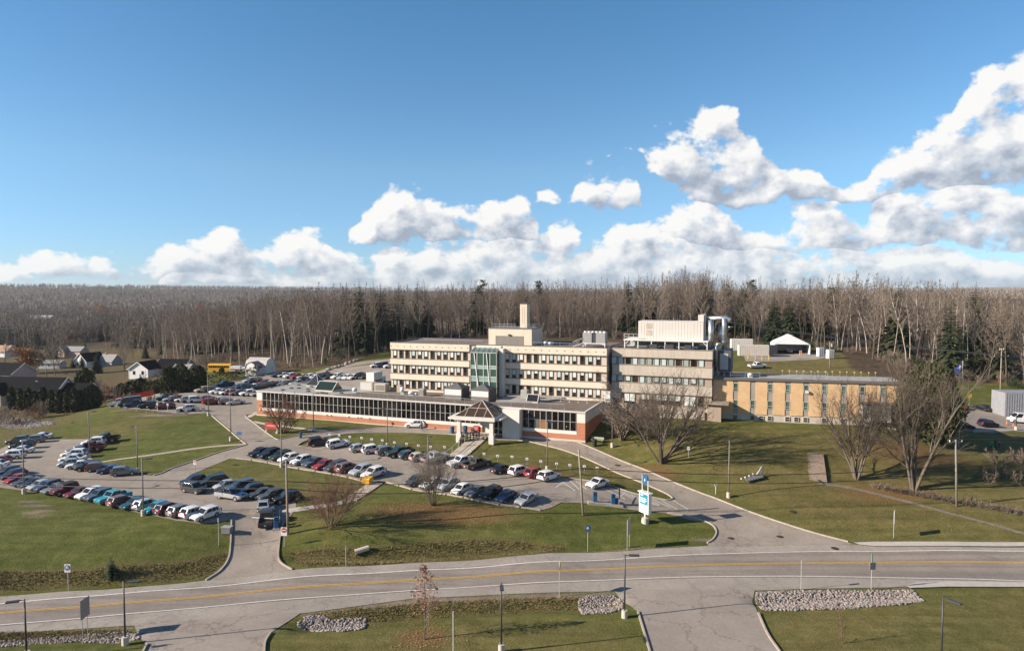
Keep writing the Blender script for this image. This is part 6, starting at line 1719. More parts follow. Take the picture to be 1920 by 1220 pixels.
# ---- masses nobody could count: merged meshes
def merge(parts):
    """parts: list of (V, F, x, y, z, rz, s, material)"""
    VV, FF, MI, n = [], [], [], 0
    for V, F, x, y, z, rz, s, mi in parts:
        c, sn = math.cos(rz)*s, math.sin(rz)*s
        W_ = np.empty_like(V); W_[:,0] = V[:,0]*c-V[:,1]*sn+x; W_[:,1] = V[:,0]*sn+V[:,1]*c+y; W_[:,2] = V[:,2]*s+z
        VV.append(W_); FF.append(F+n); MI.append(np.full(len(F), mi, np.int32)); n += len(V)
    return np.concatenate(VV), np.concatenate(FF), np.concatenate(MI)
MID = [forest_tree(400+i, 20, .13, .32, 1.0, .12, 6, (13,3)) for i in range(5)]
def fartree(seed, hgt, n, w, L, r0):
    g = TG(seed); g.tube([Vector((0,0,-.5)), Vector((g.r.uniform(-.3,.3),0,hgt*.8))], r0, r0*.3, 3, False)
    for i in range(n):
        t = g.r.uniform(.3,.95); a = g.r.uniform(0,6.28); rr = hgt*.16*g.r.random()*(1.3-t)
        g.twig(Vector((rr*math.cos(a), rr*math.sin(a), hgt*t-L*.3)), Vector((math.cos(a)*.35, math.sin(a)*.35, 1)).normalized(), L*g.r.uniform(.6,1.2), w*g.r.uniform(.6,1.4))
    return g.arrays()
FAR = [fartree(500+i, 16, 46, .20, 3.2, .16) for i in range(6)]
VFAR = [fartree(520+i, 15, 11, 1.1, 6, .3) for i in range(5)]
VCON = [conifer(540+i, 15, 2.6, .35, .3) for i in range(2)]
parts = []
rr_ = random.Random(9)
for i in range(1400):
    x = rr_.uniform(-190, 330); y = float(edge_y(min(x,200)))+28+rr_.random()*85
    px = 960+1280*x/y
    if px < 330: continue
    arr = rr_.choice(MID); z = h(x, y); rz = rr_.uniform(0,6.28); s = top_scale(arr, x, y, px, rr_)
    parts.append((arr[0], arr[1], x, y, z, rz, s, 2 if rr_.random() < .25 else 0)); parts.append((arr[2], arr[3], x, y, z, rz, s, 1))
o = np_obj('bare_woodland', *merge(parts), [M['bark'], M['twig'], M['birch']])
tag(o, 'deep leafless grey-brown wood behind the front ranks, reaching to the skyline', 'woodland', kind='stuff')
parts = []
def valley_ok(x, y):
    px = 960+1280*x/y
    return px
xs, ys = [], []
for i in range(6400):
    y = 300+rr_.random()**1.25*760; px = rr_.uniform(-60, 520+ (y-300)*.25)
    x = (px-960)/1280*y
    xs.append(x); ys.append(y)
zs_ = H(xs, ys)
clump = lambda x, y: math.sin(x*.021+1.3)*math.sin(y*.017)+.6*math.sin(x*.05+y*.043)
for x, y, z in zip(xs, ys, zs_):
    px = 960+1280*x/y; py = 547+(31-z)/y*1280
    # leave the clearings round the houses
    if y < 420 and px < 330 and py > (655 if px < 110 or px > 215 else 642): continue
    if px < 300 and y < 330: continue
    c = clump(x, y); rz = rr_.uniform(0,6.28)
    if (c > .62 and rr_.random() < .8) or rr_.random() < .07:
        a = VCON[rr_.randrange(2)]; s = rr_.uniform(.9,1.35); parts.append((a[2], a[3], x, y, z, rz, s, 2)); continue
    a = rr_.choice(FAR); s = rr_.uniform(.7,1.05)
    tint = 3 if (c < -1.0 and rr_.random() < .22) else (1 if c > -.2 else 5 if c > -.7 else 6)
    parts.append((a[0], a[1], x, y, z, rz, s, 4 if rr_.random() < .13 else 0)); parts.append((a[2], a[3], x, y, z, rz, s, tint))
o = np_obj('valley_woodland', *merge(parts), [M['bark'], M['twig_grey'], M['needle'], M['orange'], M['birch'], M['twig'], M['twig_red']])
tag(o, 'wide bare woodland with dark conifer patches filling the valley beyond the houses', 'woodland', kind='stuff')
parts = []
xs, ys = [], []
for i in range(15000):
    y = 1000+rr_.random()**1.1*2900; px = rr_.uniform(-80, 2000); 
    if 700 < px < 1780 and rr_.random() < .6: continue
    xs.append((px-960)/1280*y); ys.append(y)
zs_ = H(xs, ys)
for x, y, z in zip(xs, ys, zs_):
    c = clump(x*.4, y*.35); rz = rr_.uniform(0,6.28)
    if c > .75 and rr_.random() < .8: a = VCON[rr_.randrange(2)]; parts.append((a[2], a[3], x, y, z, rz, rr_.uniform(.8,1.3), 1))
    else: a = rr_.choice(VFAR); parts.append((a[2], a[3], x, y, z, rz, rr_.uniform(.8,1.2), 0))
o = np_obj('hill_forest', *merge(parts), [M['twig_grey'], M['needle']])
tag(o, 'bare forest covering the low far hills along the skyline', 'forest', kind='stuff')
# undergrowth at the wood edge
BUSH = [bush(600+i, 2.6, .8, 7, .05, 7, 1) for i in range(3)]
parts = []
for i in range(520):
    x = rr_.uniform(-118,200) if i < 420 else rr_.uniform(98,140); y = float(edge_y(x))-(2 if i < 420 else 6)+rr_.random()*24
    if any((a-x)**2+(b-y)**2 < 90 for a, b in TENT): continue
    a = rr_.choice(BUSH); parts.append((a[2], a[3], x, y, h(x,y), rr_.uniform(0,6.28), rr_.uniform(.5,1.3), rr_.choice((0,0,0,1))))
o = np_obj('undergrowth', *merge(parts), [M['twig'], M['needle']])
tag(o, 'low brown undergrowth along the foot of the wood', 'undergrowth', kind='stuff')

# ---- single trees of the grounds
def hero(seed, stems, hgt, spread, r0, nb, tw, tww, tl=1, maxlev=3, ang=(.3,.75), lr=(.42,.62), wig=.13, up=.10, twl=1):
    g = TG(seed); P = dict(wig=wig, up=up, n0=7, tl=tl, tw=tw, tww=tww, nb=nb, t0=[.28,.2,.15], ang=ang, lr=lr, rr=.62, twl=twl)
    for i in range(stems):
        a = 2*math.pi*(i+g.r.uniform(.1,.9))/stems; s = g.r.uniform(.25,1)*spread if stems > 1 else 0
        g.limb(Vector((r0*.8*math.cos(a), r0*.8*math.sin(a), -.3)), Vector((math.cos(a)*s, math.sin(a)*s, 1)).normalized(), hgt*g.r.uniform(.48,.60), r0*g.r.uniform(.7,1), 0, maxlev, P)
    return g.arrays()
g1 = G(1240,866); add_tree('bare_tree', hero(701, 7, 17, .95, .21, [7,5,4], 8, .022, wig=.18, up=.04), g1[0], g1[1], ('bark_pale','twig_pale'), 'large many-stemmed bare tree spreading in front of the weathered concrete block', 'tree', None, .5, 1.12)
g2 = G(1606,897); add_tree('bare_tree', hero(712, 8, 17.5, .46, .20, [7,5,4], 7, .020, wig=.16, up=.05), g2[0], g2[1], ('bark_pale','twig_pale'), 'bare tree of many upright stems in front of the yellow wing', 'tree', None, 1.3, .98)
g3 = G(1713,917); add_tree('bare_tree', hero(723, 5, 23, .30, .30, [8,5,4], 7, .022, wig=.14, up=.05), g3[0], g3[1], ('bark_pale','twig_pale'), 'tallest bare tree with a forked pale trunk in front of the cedar', 'tree', None, 2.6, 1.0)
g4 = G(622,988); add_tree('bare_shrub', hero(734, 9, 9.4, 1.15, .10, [8,5,3], 12, .016, 0, 3, (.3,.9), (.4,.6), .16, .03), g4[0], g4[1], ('bark','twig_red'), 'round-headed bare thorn tree on the lawn below the concrete steps', 'tree', None, .2, .92)
g5 = G(812,947); add_tree('bare_shrub', hero(745, 11, 10, .62, .07, [6,5,3], 9, .016, 0, 3, (.25,.7), (.42,.6), .12, .05), g5[0], g5[1], ('bark','twig_grey'), 'multi-stemmed bare bush rising over the parked cars beside the middle lawn', 'tree', None, .9, .88)
g6 = G(532,812); add_tree('bare_shrub', bush(756, 7.0, .9, 9, .05, 9, 2), g6[0], g6[1], ('bark','twig_red'), 'reddish bare shrub behind the red sign board', 'shrub', None, .4, 1)
g7 = at_z(1165,822,5.8); add_tree('bare_shrub', bush(767, 8.5, 1.1, 12, .05, 9, 2), g7[0], g7[1], ('bark','twig'), 'wide dark bare shrub against the end of the brick-ended wing', 'shrub', None, 0, 1)
g8 = G(1205,824); add_tree('bare_shrub', bush(778, 7, 1.0, 10, .05, 9, 2), g8[0], g8[1], ('bark','twig'), 'bare shrub filling the gap between the wing end and the large tree', 'shrub', None, 2, 1)
# leafy sapling and thin sapling by the near road
def sapling(seed, hgt, leaves, m):
    g = TG(seed); P = dict(wig=.05, up=.12, n0=6, tl=0, tw=5, tww=.02, nb=[16,4], t0=[.24,.2], ang=(.35,.75), lr=(.22,.36), rr=.5)
    g.limb(Vector((0,0,-.2)), Vector((0,0,1)), hgt*.75, .07, 0, 2, P)
    nleaf = []
    for i in range(leaves):
        t = g.r.random()**.8; z = hgt*(.36+.64*t); rmax = hgt*.20*math.sin(math.pi*min(1,.25+.75*t))**.8
        a = g.r.uniform(0,6.28); rr = rmax*g.r.random()**.5
        c = Vector((rr*math.cos(a), rr*math.sin(a), z)); nleaf.append([c+Vector((g.r.gauss(0,.085),g.r.gauss(0,.085),g.r.gauss(0,.075))) for _ in range(3)])
    return g.arrays(), nleaf
arr, lf = sapling(790, 6.8, 620, None)
g9 = G(796,1198); t9 = add_tree('young_tree', arr, g9[0], g9[1], ('bark','twig_grey'), 'slim young tree still holding red-brown leaves beside the near road', 'tree')
V = np.array([tuple(p) for t in lf for p in t], np.float32); o = bpy.data.objects.new('foliage', np_mesh('foliage', V, np.arange(len(V), dtype=np.int32).reshape(-1,3), M['redleaf'])); o.parent = t9; COL.objects.link(o)
arr = forest_tree(795, 4.6, .05, .15, .8, .025, 6, (14,3)); g10 = G(1580,1205)
add_tree('young_tree', arr, g10[0], g10[1], ('bark','twig_red'), 'thin leafless sapling on the near lawn between the rock bed and the lamp post', 'tree')
g11 = G(208,1078); add_tree('spruce_tree', conifer(800, 2.1, .78, 2.6, .15, .9), g11[0], g11[1], ('bark','needle'), 'small dark spruce growing alone on the grass bank of the front lawn', 'tree')
# cedar beside the yellow wing
ced = leafball(810, 13, 5.2, .2, 9000, .22, .25, column=True)
g12 = at_z(1742,826,5.6); add_tree('cedar_tree', ced, g12[0], g12[1], ('bark','cedar'), 'huge dense dark cedar at the end of the yellow wing', 'tree')
ced2 = leafball(811, 8.5, 3.4, .2, 5000, .22, .2, column=True)
g13 = at_z(1706,814,6.4); add_tree('cedar_tree', ced2, g13[0], g13[1], ('bark','cedar'), 'lower cedar leaning against the huge one by the yellow wall', 'tree')
# brown shrubs in a line on the lawn
SH = [bush(820+i, 1.5, .9, 8, .035, 8, 1) for i in range(3)]
for k in range(19):
    px = 1640+k*15.2; py = 916+k*2.75; q = G(px, py)
    add_tree('dry_shrub', SH[k % 3], q[0], q[1], ('bark','twig'), 'low brown leafless shrub in the line crossing the large lawn', 'shrub', 'brown shrubs crossing the lawn', k*1.7, .8+.35*((k*7) % 5)/5)
for k, (px, py) in enumerate([(1872,872),(1905,868),(1925,880),(1890,900),(1855,905),(1918,910)]):
    q = G(px, py); add_tree('bare_shrub', SH[k % 3], q[0], q[1], ('bark','twig'), 'larger tangled bare shrub at the edge of the lawn under the cedar shade', 'shrub', 'tangled shrubs by the lawn edge', k*2.1, 2.0)
# hedge of cedars in front of the dark-roofed house
HC = [leafball(830+i, 5.6, .98, .1, 1700, .16, .1, column=True) for i in range(3)]
hp = [(22,760),(38,762),(54,764),(68,765),(82,767),(97,768),(112,770),(126,771),(140,772),(152,771)]
for k, (px, py) in enumerate(hp):
    q = at_z(px, py, 2.6); add_tree('cedar_tree', HC[k % 3], q[0], q[1], ('bark','cedar'), 'clipped upright cedar in the hedge row before the dark-roofed house', 'tree', 'cedars of the hedge row', k, [1,.95,1.05,.9,1.08,.98][k % 6])
for k, (px, py, s, lab) in enumerate([(160,738,1.15,'tall dark cedar at the end of the hedge row'),(172,766,.95,'round dark cedar below the hedge row'),(340,735,1.15,'broad black-green cedar beside the low white house'),(372,728,.95,'broad dark cedar between the low white house and the bus'),(318,738,1.1,'dark cedar shading the corner of the upper lot'),(381,710,.36,'rounded dark bush before the school bus'),(416,702,.36,'small round bush at the front of the school bus'),(366,702,.36,'lowest round bush at the tail of the school bus')]):
    q = G(px, py); add_tree('cedar_tree', leafball(850+k, 6, 2.4, .1, 2600, .2, .12, column=True), q[0], q[1], ('bark','cedar'), lab, 'tree', None, k, s)
# long clipped hedge
hd = MB()
hedge_line = dens([G(372,725)[:2], G(420,716)[:2], G(460,708)[:2], G(486,703)[:2]], .6, False)
gtri = TG(870)
for x, y in hedge_line:
    z = h(x, y)
    for i in range(60):
        c = Vector((x+gtri.r.uniform(-.7,.7), y+gtri.r.uniform(-.7,.7), z+gtri.r.uniform(0,2.6))); b = len(gtri.cv)
        gtri.cv += [c+Vector((gtri.r.gauss(0,.16),gtri.r.gauss(0,.16),gtri.r.gauss(0,.16))) for _ in range(3)]; gtri.cf.append((b,b+1,b+2))
a_ = gtri.arrays(); o = np_obj('hedge', a_[2], a_[3], None, [M['cedar']]); tag(o, 'long dark clipped hedge along the back of the upper lot', 'hedge')
# shrubs and trees round the houses
for k, (px, py, s, lab) in enumerate([(50,700,1.0,'round orange-brown tree on the lawn behind the dark-roofed house'),(135,655,.0,''),(220,640,.0,'')]):
    if not s: continue
    q = G(px, py); add_tree('autumn_tree', leafball(880+k, 9.5, 5.2, 2.4, 5200, .22, .2, 20), q[0], q[1], ('bark','orange'), lab, 'tree')
for k, (px, py, tp_, a, lab) in enumerate([(68,655,614,1,'dark conifer behind the orange tree'),(95,672,622,0,'tall dark conifer between the orange tree and the pink house'),(88,660,628,1,'slim conifer next to the tall dark one by the orange tree'),(178,700,654,3,'dark spruce in front of the white gabled house'),(150,690,662,3,'bushy spruce hiding the front of the white gabled house'),(157,650,640,3,'spruce beside the pink house'),(270,672,640,0,'dark spruce with a bare foot on the field behind the houses'),(300,665,636,1,'dark conifer at the valley wood edge'),(205,600,585,1,'far dark conifer among the valley houses'),(190,640,600,0,'dark conifer group leader in the valley'),(245,612,598,3,'low dark conifer in the valley clearing'),(133,690,668,3,'small spruce by the porch of the pink house'),(488,640,559,1,'tall narrow spruce in the bare valley wood')]):
    q = G(px, py); conif(px, q[1], tp_, CON[a], HTS[a], lab)
for k, (px, py, tp_, lab) in enumerate([(150,600,578,'orange autumn tree far in the valley'),(190,598,574,'broad orange autumn tree far in the valley'),(228,600,578,'pale orange tree at the end of the far autumn row'),(285,625,604,'small orange tree at the valley wood edge'),(375,600,572,'yellow-brown tree above the bare valley wood'),(130,640,618,'brown-leaved tree by the pink house')]):
    q = G(px, py); zt = at_y(px, tp_, q[1])[2]; s = (zt-q[2])/9.5
    add_tree('autumn_tree', leafball(890+k, 9.5, 4.6, 1.5, 1500, .35, .2, 16), q[0], q[1], ('bark','orange'), lab, 'tree', None, k, s)
for k in range(34):
    px = rr_.uniform(-10, 330); py = rr_.uniform(700, 800)
    if px < 165 and py > 715 and py < 775: px += 170
    if px > 205 and py > 742: py -= 38
    q = G(px, py); add_tree('bare_shrub', SH[k % 3] if k % 2 else BUSH[k % 3], q[0], q[1], ('bark','twig') if k % 3 else ('bark','twig_red'), 'brown leafless shrub on the rough slope below the houses', 'shrub', 'bare shrubs of the rough slope', k, rr_.uniform(1.0,2.0))
for k in range(22):
    px = rr_.uniform(185, 350); py = rr_.uniform(632, 662); q = G(px, py)
    if q[1] > 600: continue
    add_tree('birch_tree', SHAPES['birch'][k % 4], q[0], q[1], ('birch','twig_grey'), 'pale leafless birch at the edge of the valley field', 'tree', 'birches of the valley field', k*1.1, rr_.uniform(.7,.95))

hb = [leafball(905+k, 5, 3.0, .1, 2400, .2, .12, column=True) for k in range(3)]
for k, px in enumerate((228,246,264,282,300,330,355)):
    q = G(px, 741-k*1.2); add_tree('dark_shrub', hb[k % 3], q[0], q[1], ('bark','cedar'), 'dense black-green shrub in the thicket behind the upper lot corner', 'shrub', 'dark shrubs of the thicket', k, .62+.1*(k % 3))
YT = [forest_tree(640+i, 11, .10, .22, 1.3, .04, 9, (16,4)) for i in range(3)]
for k in range(46):
    px = rr_.uniform(0, 345); py = rr_.uniform(640, 706); q = G(px, py)
    if (125 < px < 225 and 660 < py < 700) or (235 < px < 350 and 680 < py) or q[1] > 480: continue
    add_tree('bare_tree', YT[k % 3], q[0], q[1], ('bark','twig_grey' if k % 2 else 'twig'), 'small leafless tree among the houses of the valley', 'tree', 'bare trees among the houses', k, rr_.uniform(.8,1.6))
# ---- long grass in the ditches and fallen leaves: nobody could count them
def scatter_poly(pts, n):
    w = PX(pts); xs = [p[0] for p in w]; ys = [p[1] for p in w]
    x = rng.uniform(min(xs), max(xs), n*3); y = rng.uniform(min(ys), max(ys), n*3)
    m = poly_in(x, y, w) > 0; return x[m][:n], y[m][:n]
gx_, gy_ = [], []
for poly, n in [([(-90,1072),(0,1070),(150,1068),(330,1056),(425,1036),(420,1052),(380,1082),(200,1097),(0,1108),(-90,1114)], 4200), ([(540,1034),(700,1026),(860,1012),(980,1014),(1055,1026),(1060,1033),(900,1046),(700,1057),(565,1061)], 3800), ([(575,1152),(640,1144),(780,1130),(960,1121),(1088,1118),(1082,1142),(960,1148),(700,1166)], 2600), ([(-90,1186),(0,1185),(240,1180),(245,1190),(0,1204)], 2500), ([(-60,790),(60,780),(150,775),(140,800),(20,835),(-60,850)], 1500)]:
    a, c = scatter_poly(poly, n); gx_.append(a); gy_.append(c)
gx_ = np.concatenate(gx_); gy_ = np.concatenate(gy_); gz_ = H(gx_, gy_); n = len(gx_)
nb = 4; X = np.repeat(gx_, nb)+rng.normal(0,.07,n*nb); Y = np.repeat(gy_, nb)+rng.normal(0,.07,n*nb); Z = np.repeat(gz_, nb)
a = rng.uniform(0,6.28,n*nb); hh_ = rng.uniform(.03,.13,n*nb)*np.repeat(.6+.8*rng.random(n), nb); w_ = .05
V = np.empty((n*nb,3,3),np.float32); V[:,0] = np.stack([X-w_*np.cos(a),Y-w_*np.sin(a),Z-.03],1); V[:,1] = np.stack([X+w_*np.cos(a),Y+w_*np.sin(a),Z-.03],1)
V[:,2] = np.stack([X+rng.normal(0,.22,n*nb),Y+rng.normal(0,.22,n*nb),Z+hh_],1)
M['longgrass'] = leafm('long_grass_blades', (.12,.108,.038), (.30,.23,.11), .6)
o = np_obj('long_grass', V.reshape(-1,3), np.arange(n*nb*3).reshape(-1,3), None, [M['longgrass']]); tag(o, 'long rough grass growing in the roadside ditches', 'grass', kind='stuff')
lx, ly = [], []
for px, py, rx, ry, n in [(800,958,10,4,2200),(860,965,9,3,1500),(1715,855,12,6,1800),(1660,925,11,5,1500),(1215,880,8,5,1200),(1330,870,14,6,1500),(795,1196,3.5,2.6,500),(1880,716,28,5,1200),(1500,900,16,10,1800),(1450,960,14,8,1500),(1750,980,18,5,1500),(1150,880,6,3,700),(990,880,9,3,600),(620,988,5,3,500)]:
    c = G(px, py); lx.append(rng.normal(c[0], rx*.6, n)); ly.append(rng.normal(c[1], ry*.6, n))
lx = np.concatenate(lx); ly = np.concatenate(ly); lz = H(lx, ly)+.03; n = len(lx)
V = np.empty((n,3,3),np.float32); a = rng.uniform(0,6.28,n); s_ = rng.uniform(.04,.09,n)
for k in range(3): V[:,k] = np.stack([lx+s_*np.cos(a+k*2.1), ly+s_*np.sin(a+k*2.1), lz+rng.uniform(0,.05,n)],1)
M['leaflitter'] = leafm('fallen_leaf', (.20,.10,.035), (.46,.30,.14), 3)
o = np_obj('fallen_leaves', V.reshape(-1,3), np.arange(n*3).reshape(-1,3), None, [M['leaflitter']]); tag(o, 'fallen leaves scattered over the lawns under the trees', 'leaves', kind='stuff')
# ------------------------------------------------------------------ lamps, poles and wires
M['pole_grey'] = mat('weathered_pole', (.20,.17,.145), .7, .2, 2)
M['wood_pole'] = mat('wooden_pole', (.27,.215,.165), .9, .25, 3)
M['wood'] = mat('old_planks', (.24,.18,.135), .9, .3, 3)
def lamp(base, top, label, kind='lot', arm=(1, 0), name='lamp_post', z=None):
    g = G(*base) if z is None else (*at_z(*base, z), z)
    hgt = at_y(top[0], top[1], g[1])[2]-g[2]
    m = M['pole_grey'] if kind == 'lot' else M['dark_metal']
    r = empty(name, (g[0], g[1], g[2]-.02), 0, label, 'lamp post', 'lot lamp posts' if kind == 'lot' else 'black road lamps')
    mb = MB(); mb.tube([(0,0,-.4),(0,0,.75)], [.30,.28], 12); mb.obj('base', M['base_conc'], r)
    mb = MB(); mb.smooth = True; mb.tube([(0,0,.75),(0,0,hgt)], [.10,.065] if kind == 'lot' else [.085,.06], 8); mb.obj('pole', m, r)
    a = Vector((arm[0], arm[1], 0)).normalized()
    mb = MB(); mb.bar((0,0,hgt-.12), tuple(a*.45+Vector((0,0,hgt-.08))), .06); mb.obj('arm', m, r)
    q = math.atan2(a.y, a.x)
    mb = MB(); mb.add([], []); mb.obox((a.x*.85, a.y*.85, hgt-.16), 1.0 if kind != 'lot' else .7, .34, .14, q); mb.obj('lamp_head', M['dark_metal'], r, bevel=.03)
    return r
LAMPS = [((168,857),(168,770),'lamp post behind the maroon pickup at the grass bank'),((258,886),(257,798),'lamp post at the grass corner above the grey SUV'),((45.5,925),(44.5,826),'lamp post at the lawn edge by the red hatchback'),((269,966),(269,858),'lamp post at the lawn edge before the turquoise hatchback'),((433,826),(432,728),'lamp post by the kerb at the top of the lane'),((528,875),(528,789),'lamp post on the kerb beside the second white SUV of the middle lot'),((588,806),(588.5,736),'slim lamp post on the small lawn before the black glazing'),((726.5,838),(725.5,765),'lamp post at the head of the terrace slope signs'),((803,912),(802,819),'lamp post rising behind the multi-stemmed bush'),((1026,882),(1026,790),'lamp post on the slope in front of the brick-cornered wing end'),((1148,838),(1147,748),'lamp post between the wing end and the large bare tree'),((1366,932),(1365,826),'lamp post alone on the big lawn near the grey garden ornament'),((391,779),(390.5,706),'lamp post at the upper lot corner by the silver saloon')]
for i, (b_, t_, lab) in enumerate(LAMPS): lamp(b_, t_, lab, 'lot', [(1,.2),(-1,.1),(.3,1)][i % 3])
lamp((483,730), (482.5,683), 'lamp post in front of the white barn', 'lot', (1,0)); lamp((536,721), (535.5,697), 'short lamp post among the cars of the upper lot', 'lot', (1,0))
lamp((235,1208), (231.5,1088), 'black road lamp beside the stony ditch with its head over the driveway', 'road', (1,.1))
lamp((1171,1157), (1170.5,1038), 'black road lamp beside the square rock bed', 'road', (1,-.05))
lamp((940,1222), (940.5,1091), 'black road lamp on the near lawn with its head end-on', 'road', (.05,-1))
lamp((50,1236), (48,1122), 'black road lamp whose head reaches over the stony ditch', 'road', (-1,-.35))
lamp((1764,1258), (1768,1118), 'black road lamp carrying a small white notice on the near lawn', 'road', (.5,-.75))
lamp((1905,806), (1902,775), 'short dark lamp beside the white van', 'road', (-1,0))
def wood_pole(base, top, label, arms=(), name='utility_pole', m=None):
    g = G(*base); e = at_y(top[0], top[1], g[1]); T = Vector(e)-Vector(g)
    r = empty(name, g, 0, label, 'utility pole', 'wooden utility poles')
    mb = MB(); mb.smooth = True; mb.tube([(0,0,-.4), tuple(T)], [.16,.11], 8); mb.obj('pole', m or M['wood_pole'], r)
    for f, wd, ang in arms:
        c = T*f; d = Vector((math.cos(ang), math.sin(ang), 0))*wd
        mb = MB(); mb.bar(tuple(c-d), tuple(c+d), .12); mb.obj('crossarm', m or M['wood_pole'], r)
        for s in (-.92, 0, .92):
            mb = MB(); q = c+d*s; mb.tube([tuple(q), tuple(q+Vector((0,0,.22))), tuple(q+Vector((0,0,.34)))], [.05,.08,.04], 8); mb.obj('insulator', M['white_paint'], r)
    return Vector(g), Vector(g)+T, r
p1 = wood_pole((540,1001),(536.5,863),'wooden pole on the lawn corner by the entrance barrier')
p2 = wood_pole((1094,965),(1085,842),'leaning wooden pole on the lawn below the wheel stops')
p3 = wood_pole((1794,949),(1792,824),'pale wooden pole with one crossarm on the big lawn',[(.965,1.0,.15)], m=M['pole_grey'])
p4 = wood_pole((1875,750),(1878,655),'tall wooden pole with a three-insulator crossarm above the slope car park',[(.86,1.9,.1),(.99,.5,.1)])
p5 = wood_pole((1556,690),(1556,640),'thin pole with grey boxes at the wood edge behind the yellow wing')
mb = MB(); mb.tube([(0,0,0),(0,0,.9)], .3, 10); o = mb.obj('transformer', M['grey_metal'], p5[2]); o.location = (.4,0,(p5[1]-p5[0]).z*.8)
p6 = wood_pole((88,708),(85,679),'grey street lamp pole bending over the dark-roofed house')
mb = MB(); mb.tube([(0,0,(p6[1]-p6[0]).z-.1),(-1.2,-.2,(p6[1]-p6[0]).z+.9),(-2.6,-.3,(p6[1]-p6[0]).z+1.2)], .06, 6); mb.obox((-2.9,-.3,(p6[1]-p6[0]).z+1.1), .9, .3, .16); mb.obj('lamp_arm', M['grey_metal'], p6[2])
M['wire'] = mat('black_cable', (.02,.02,.02), .6, .1, 2)
def wire(a, b, sag, label, rad=.05):
    a, b = Vector(a), Vector(b); pts = []
    for i in range(25):
        t = i/24; p = a.lerp(b, t); p.z -= sag*4*t*(1-t); pts.append(p-a)
    mb = MB(); mb.tube(pts, rad, 4); o = mb.obj('power_line', M['wire'], loc=a); tag(o, label, 'cable', 'overhead cables')
P1, P2, P3, P4 = [x[0] for x in (p1,p2,p3,p4)]; T1, T2, T3, T4 = [x[1] for x in (p1,p2,p3,p4)]
far_r = Vector((110, 86, T3.z)); far_l = Vector((-130, 92, T1.z-.5))
for f, sag, lab in ((.72,1.1,'lower'),(.62,1.4,'lowest')):
    wire(P1.lerp(T1,f), P2.lerp(T2,f), sag, f'{lab} cable from the barrier pole to the leaning pole'); wire(P2.lerp(T2,f), P3.lerp(T3,f-.1), sag, f'{lab} cable from the leaning pole to the crossarm pole'); wire(P1.lerp(T1,f), far_l-Vector((0,0,3-3*f)), sag, f'{lab} cable leaving the barrier pole over the front lawn')
wire(T3, Vector((120,100,T3.z+.4)), .3, 'upper cable leaving the crossarm pole over the edge of the lawn'); wire(T3+Vector((.9,.1,0)), Vector((121,100,T3.z+.2)), .4, 'second cable leaving the crossarm pole over the edge of the lawn')
for k, dx in enumerate((-1.7,0,1.7)): wire(P4.lerp(T4,.88)+Vector((dx,0,0)), (60+dx, 262, 24), 1.5, ['first','second','third'][k]+' cable from the three-insulator pole towards the tent yard'); wire(P4.lerp(T4,.88)+Vector((dx,0,0)), (170+dx, 140, 16), 1.0, ['first','second','third'][k]+' cable from the three-insulator pole out beyond the shed')

# ------------------------------------------------------------------ signs
M['sign_white'] = mat('white_sign', (.70,.68,.66), .5, .06, 3); M['sign_blue'] = mat('blue_sign', (.018,.09,.21), .45, .06, 3); M['sign_red'] = mat('red_sign', (.45,.03,.03), .5, .08, 3)
M['sign_back'] = mat('grey_sign_back', (.23,.23,.25), .45, .15, 3, metal=.4); M['post_steel'] = mat('galvanised_post', (.42,.41,.38), .5, .12, 3, metal=.2); M['teal'] = mat('teal_sign', (.015,.20,.30), .45, .06, 3); M['navyletter'] = mat('navy_sign_mark', (.03,.04,.20), .5, .05, 3); M['letter'] = mat('white_lettering', (.72,.72,.72), .5, .03, 3)
M['sign_yellow'] = mat('yellow_sign', (.62,.42,.02), .5, .08, 3)
def post_sign(base, top, label, w=.0, hh=.0, face=None, rz=0, posts=1, pr_=.035, postm=None, gap=.5, extra=None, cat='sign', name='road_sign', group=None, flat=.03):
    g = G(*base); hgt = at_y(top[0], top[1], g[1])[2]-g[2]
    r = empty(name, (g[0], g[1], g[2]), rz, label, cat, group)
    for i in range(posts):
        x = (i-(posts-1)/2)*gap
        mb = MB(); mb.tube([(x,.04,-.2),(x,.04,hgt-.02)], pr_, 6); mb.obj('post', postm or M['post_steel'], r)
    if face is not None:
        mb = MB(); mb.box(-w/2, w/2, -flat, 0, hgt-hh, hgt); p = mb.obj('board', face, r, bevel=.008)
        if extra: extra(r, p, w, hh, hgt, flat)
    return r
def disc(mb, x, z, rad, y, n=20, rr=0):
    pass
def no_parking(r, p, w, hh, hgt, fl):
    mb = MB(); mb.tube([(0,-fl-.012,hgt-hh*.42),(0,-fl-.002,hgt-hh*.42)], hh*.34, 20); mb.obj('disc', M['navyletter'], p)
    mb = MB(); mb.tube([(0,-fl-.02,hgt-hh*.42),(0,-fl-.013,hgt-hh*.42)], hh*.22, 16); mb.obj('disc_centre', M['sign_white'], p)
    mb = MB(); mb.bar((-hh*.2,-fl-.024,hgt-hh*.62),(hh*.2,-fl-.024,hgt-hh*.22), .05, .01); mb.obj('slash', M['navyletter'], p)
def no_entry(r, p, w, hh, hgt, fl):
    mb = MB(); mb.tube([(0,-fl-.012,hgt-hh*.33),(0,-fl-.002,hgt-hh*.33)], hh*.30, 20); mb.obj('disc', M['sign_red'], p)
    mb = MB(); mb.box(-hh*.22, hh*.22, -fl-.02, -fl-.013, hgt-hh*.38, hgt-hh*.28); mb.obj('bar', M['sign_white'], p)
post_sign((128,1108),(126.5,1057),'white no-stopping sign on a thin post in the long roadside grass',.62,.85,M['sign_white'],0,extra=no_parking)
post_sign((161,1204),(157.5,1121),'pair of grey sign backs side by side on two posts in the stony ditch',1.25,1.75,M['sign_back'],R(88),2,gap=.7)
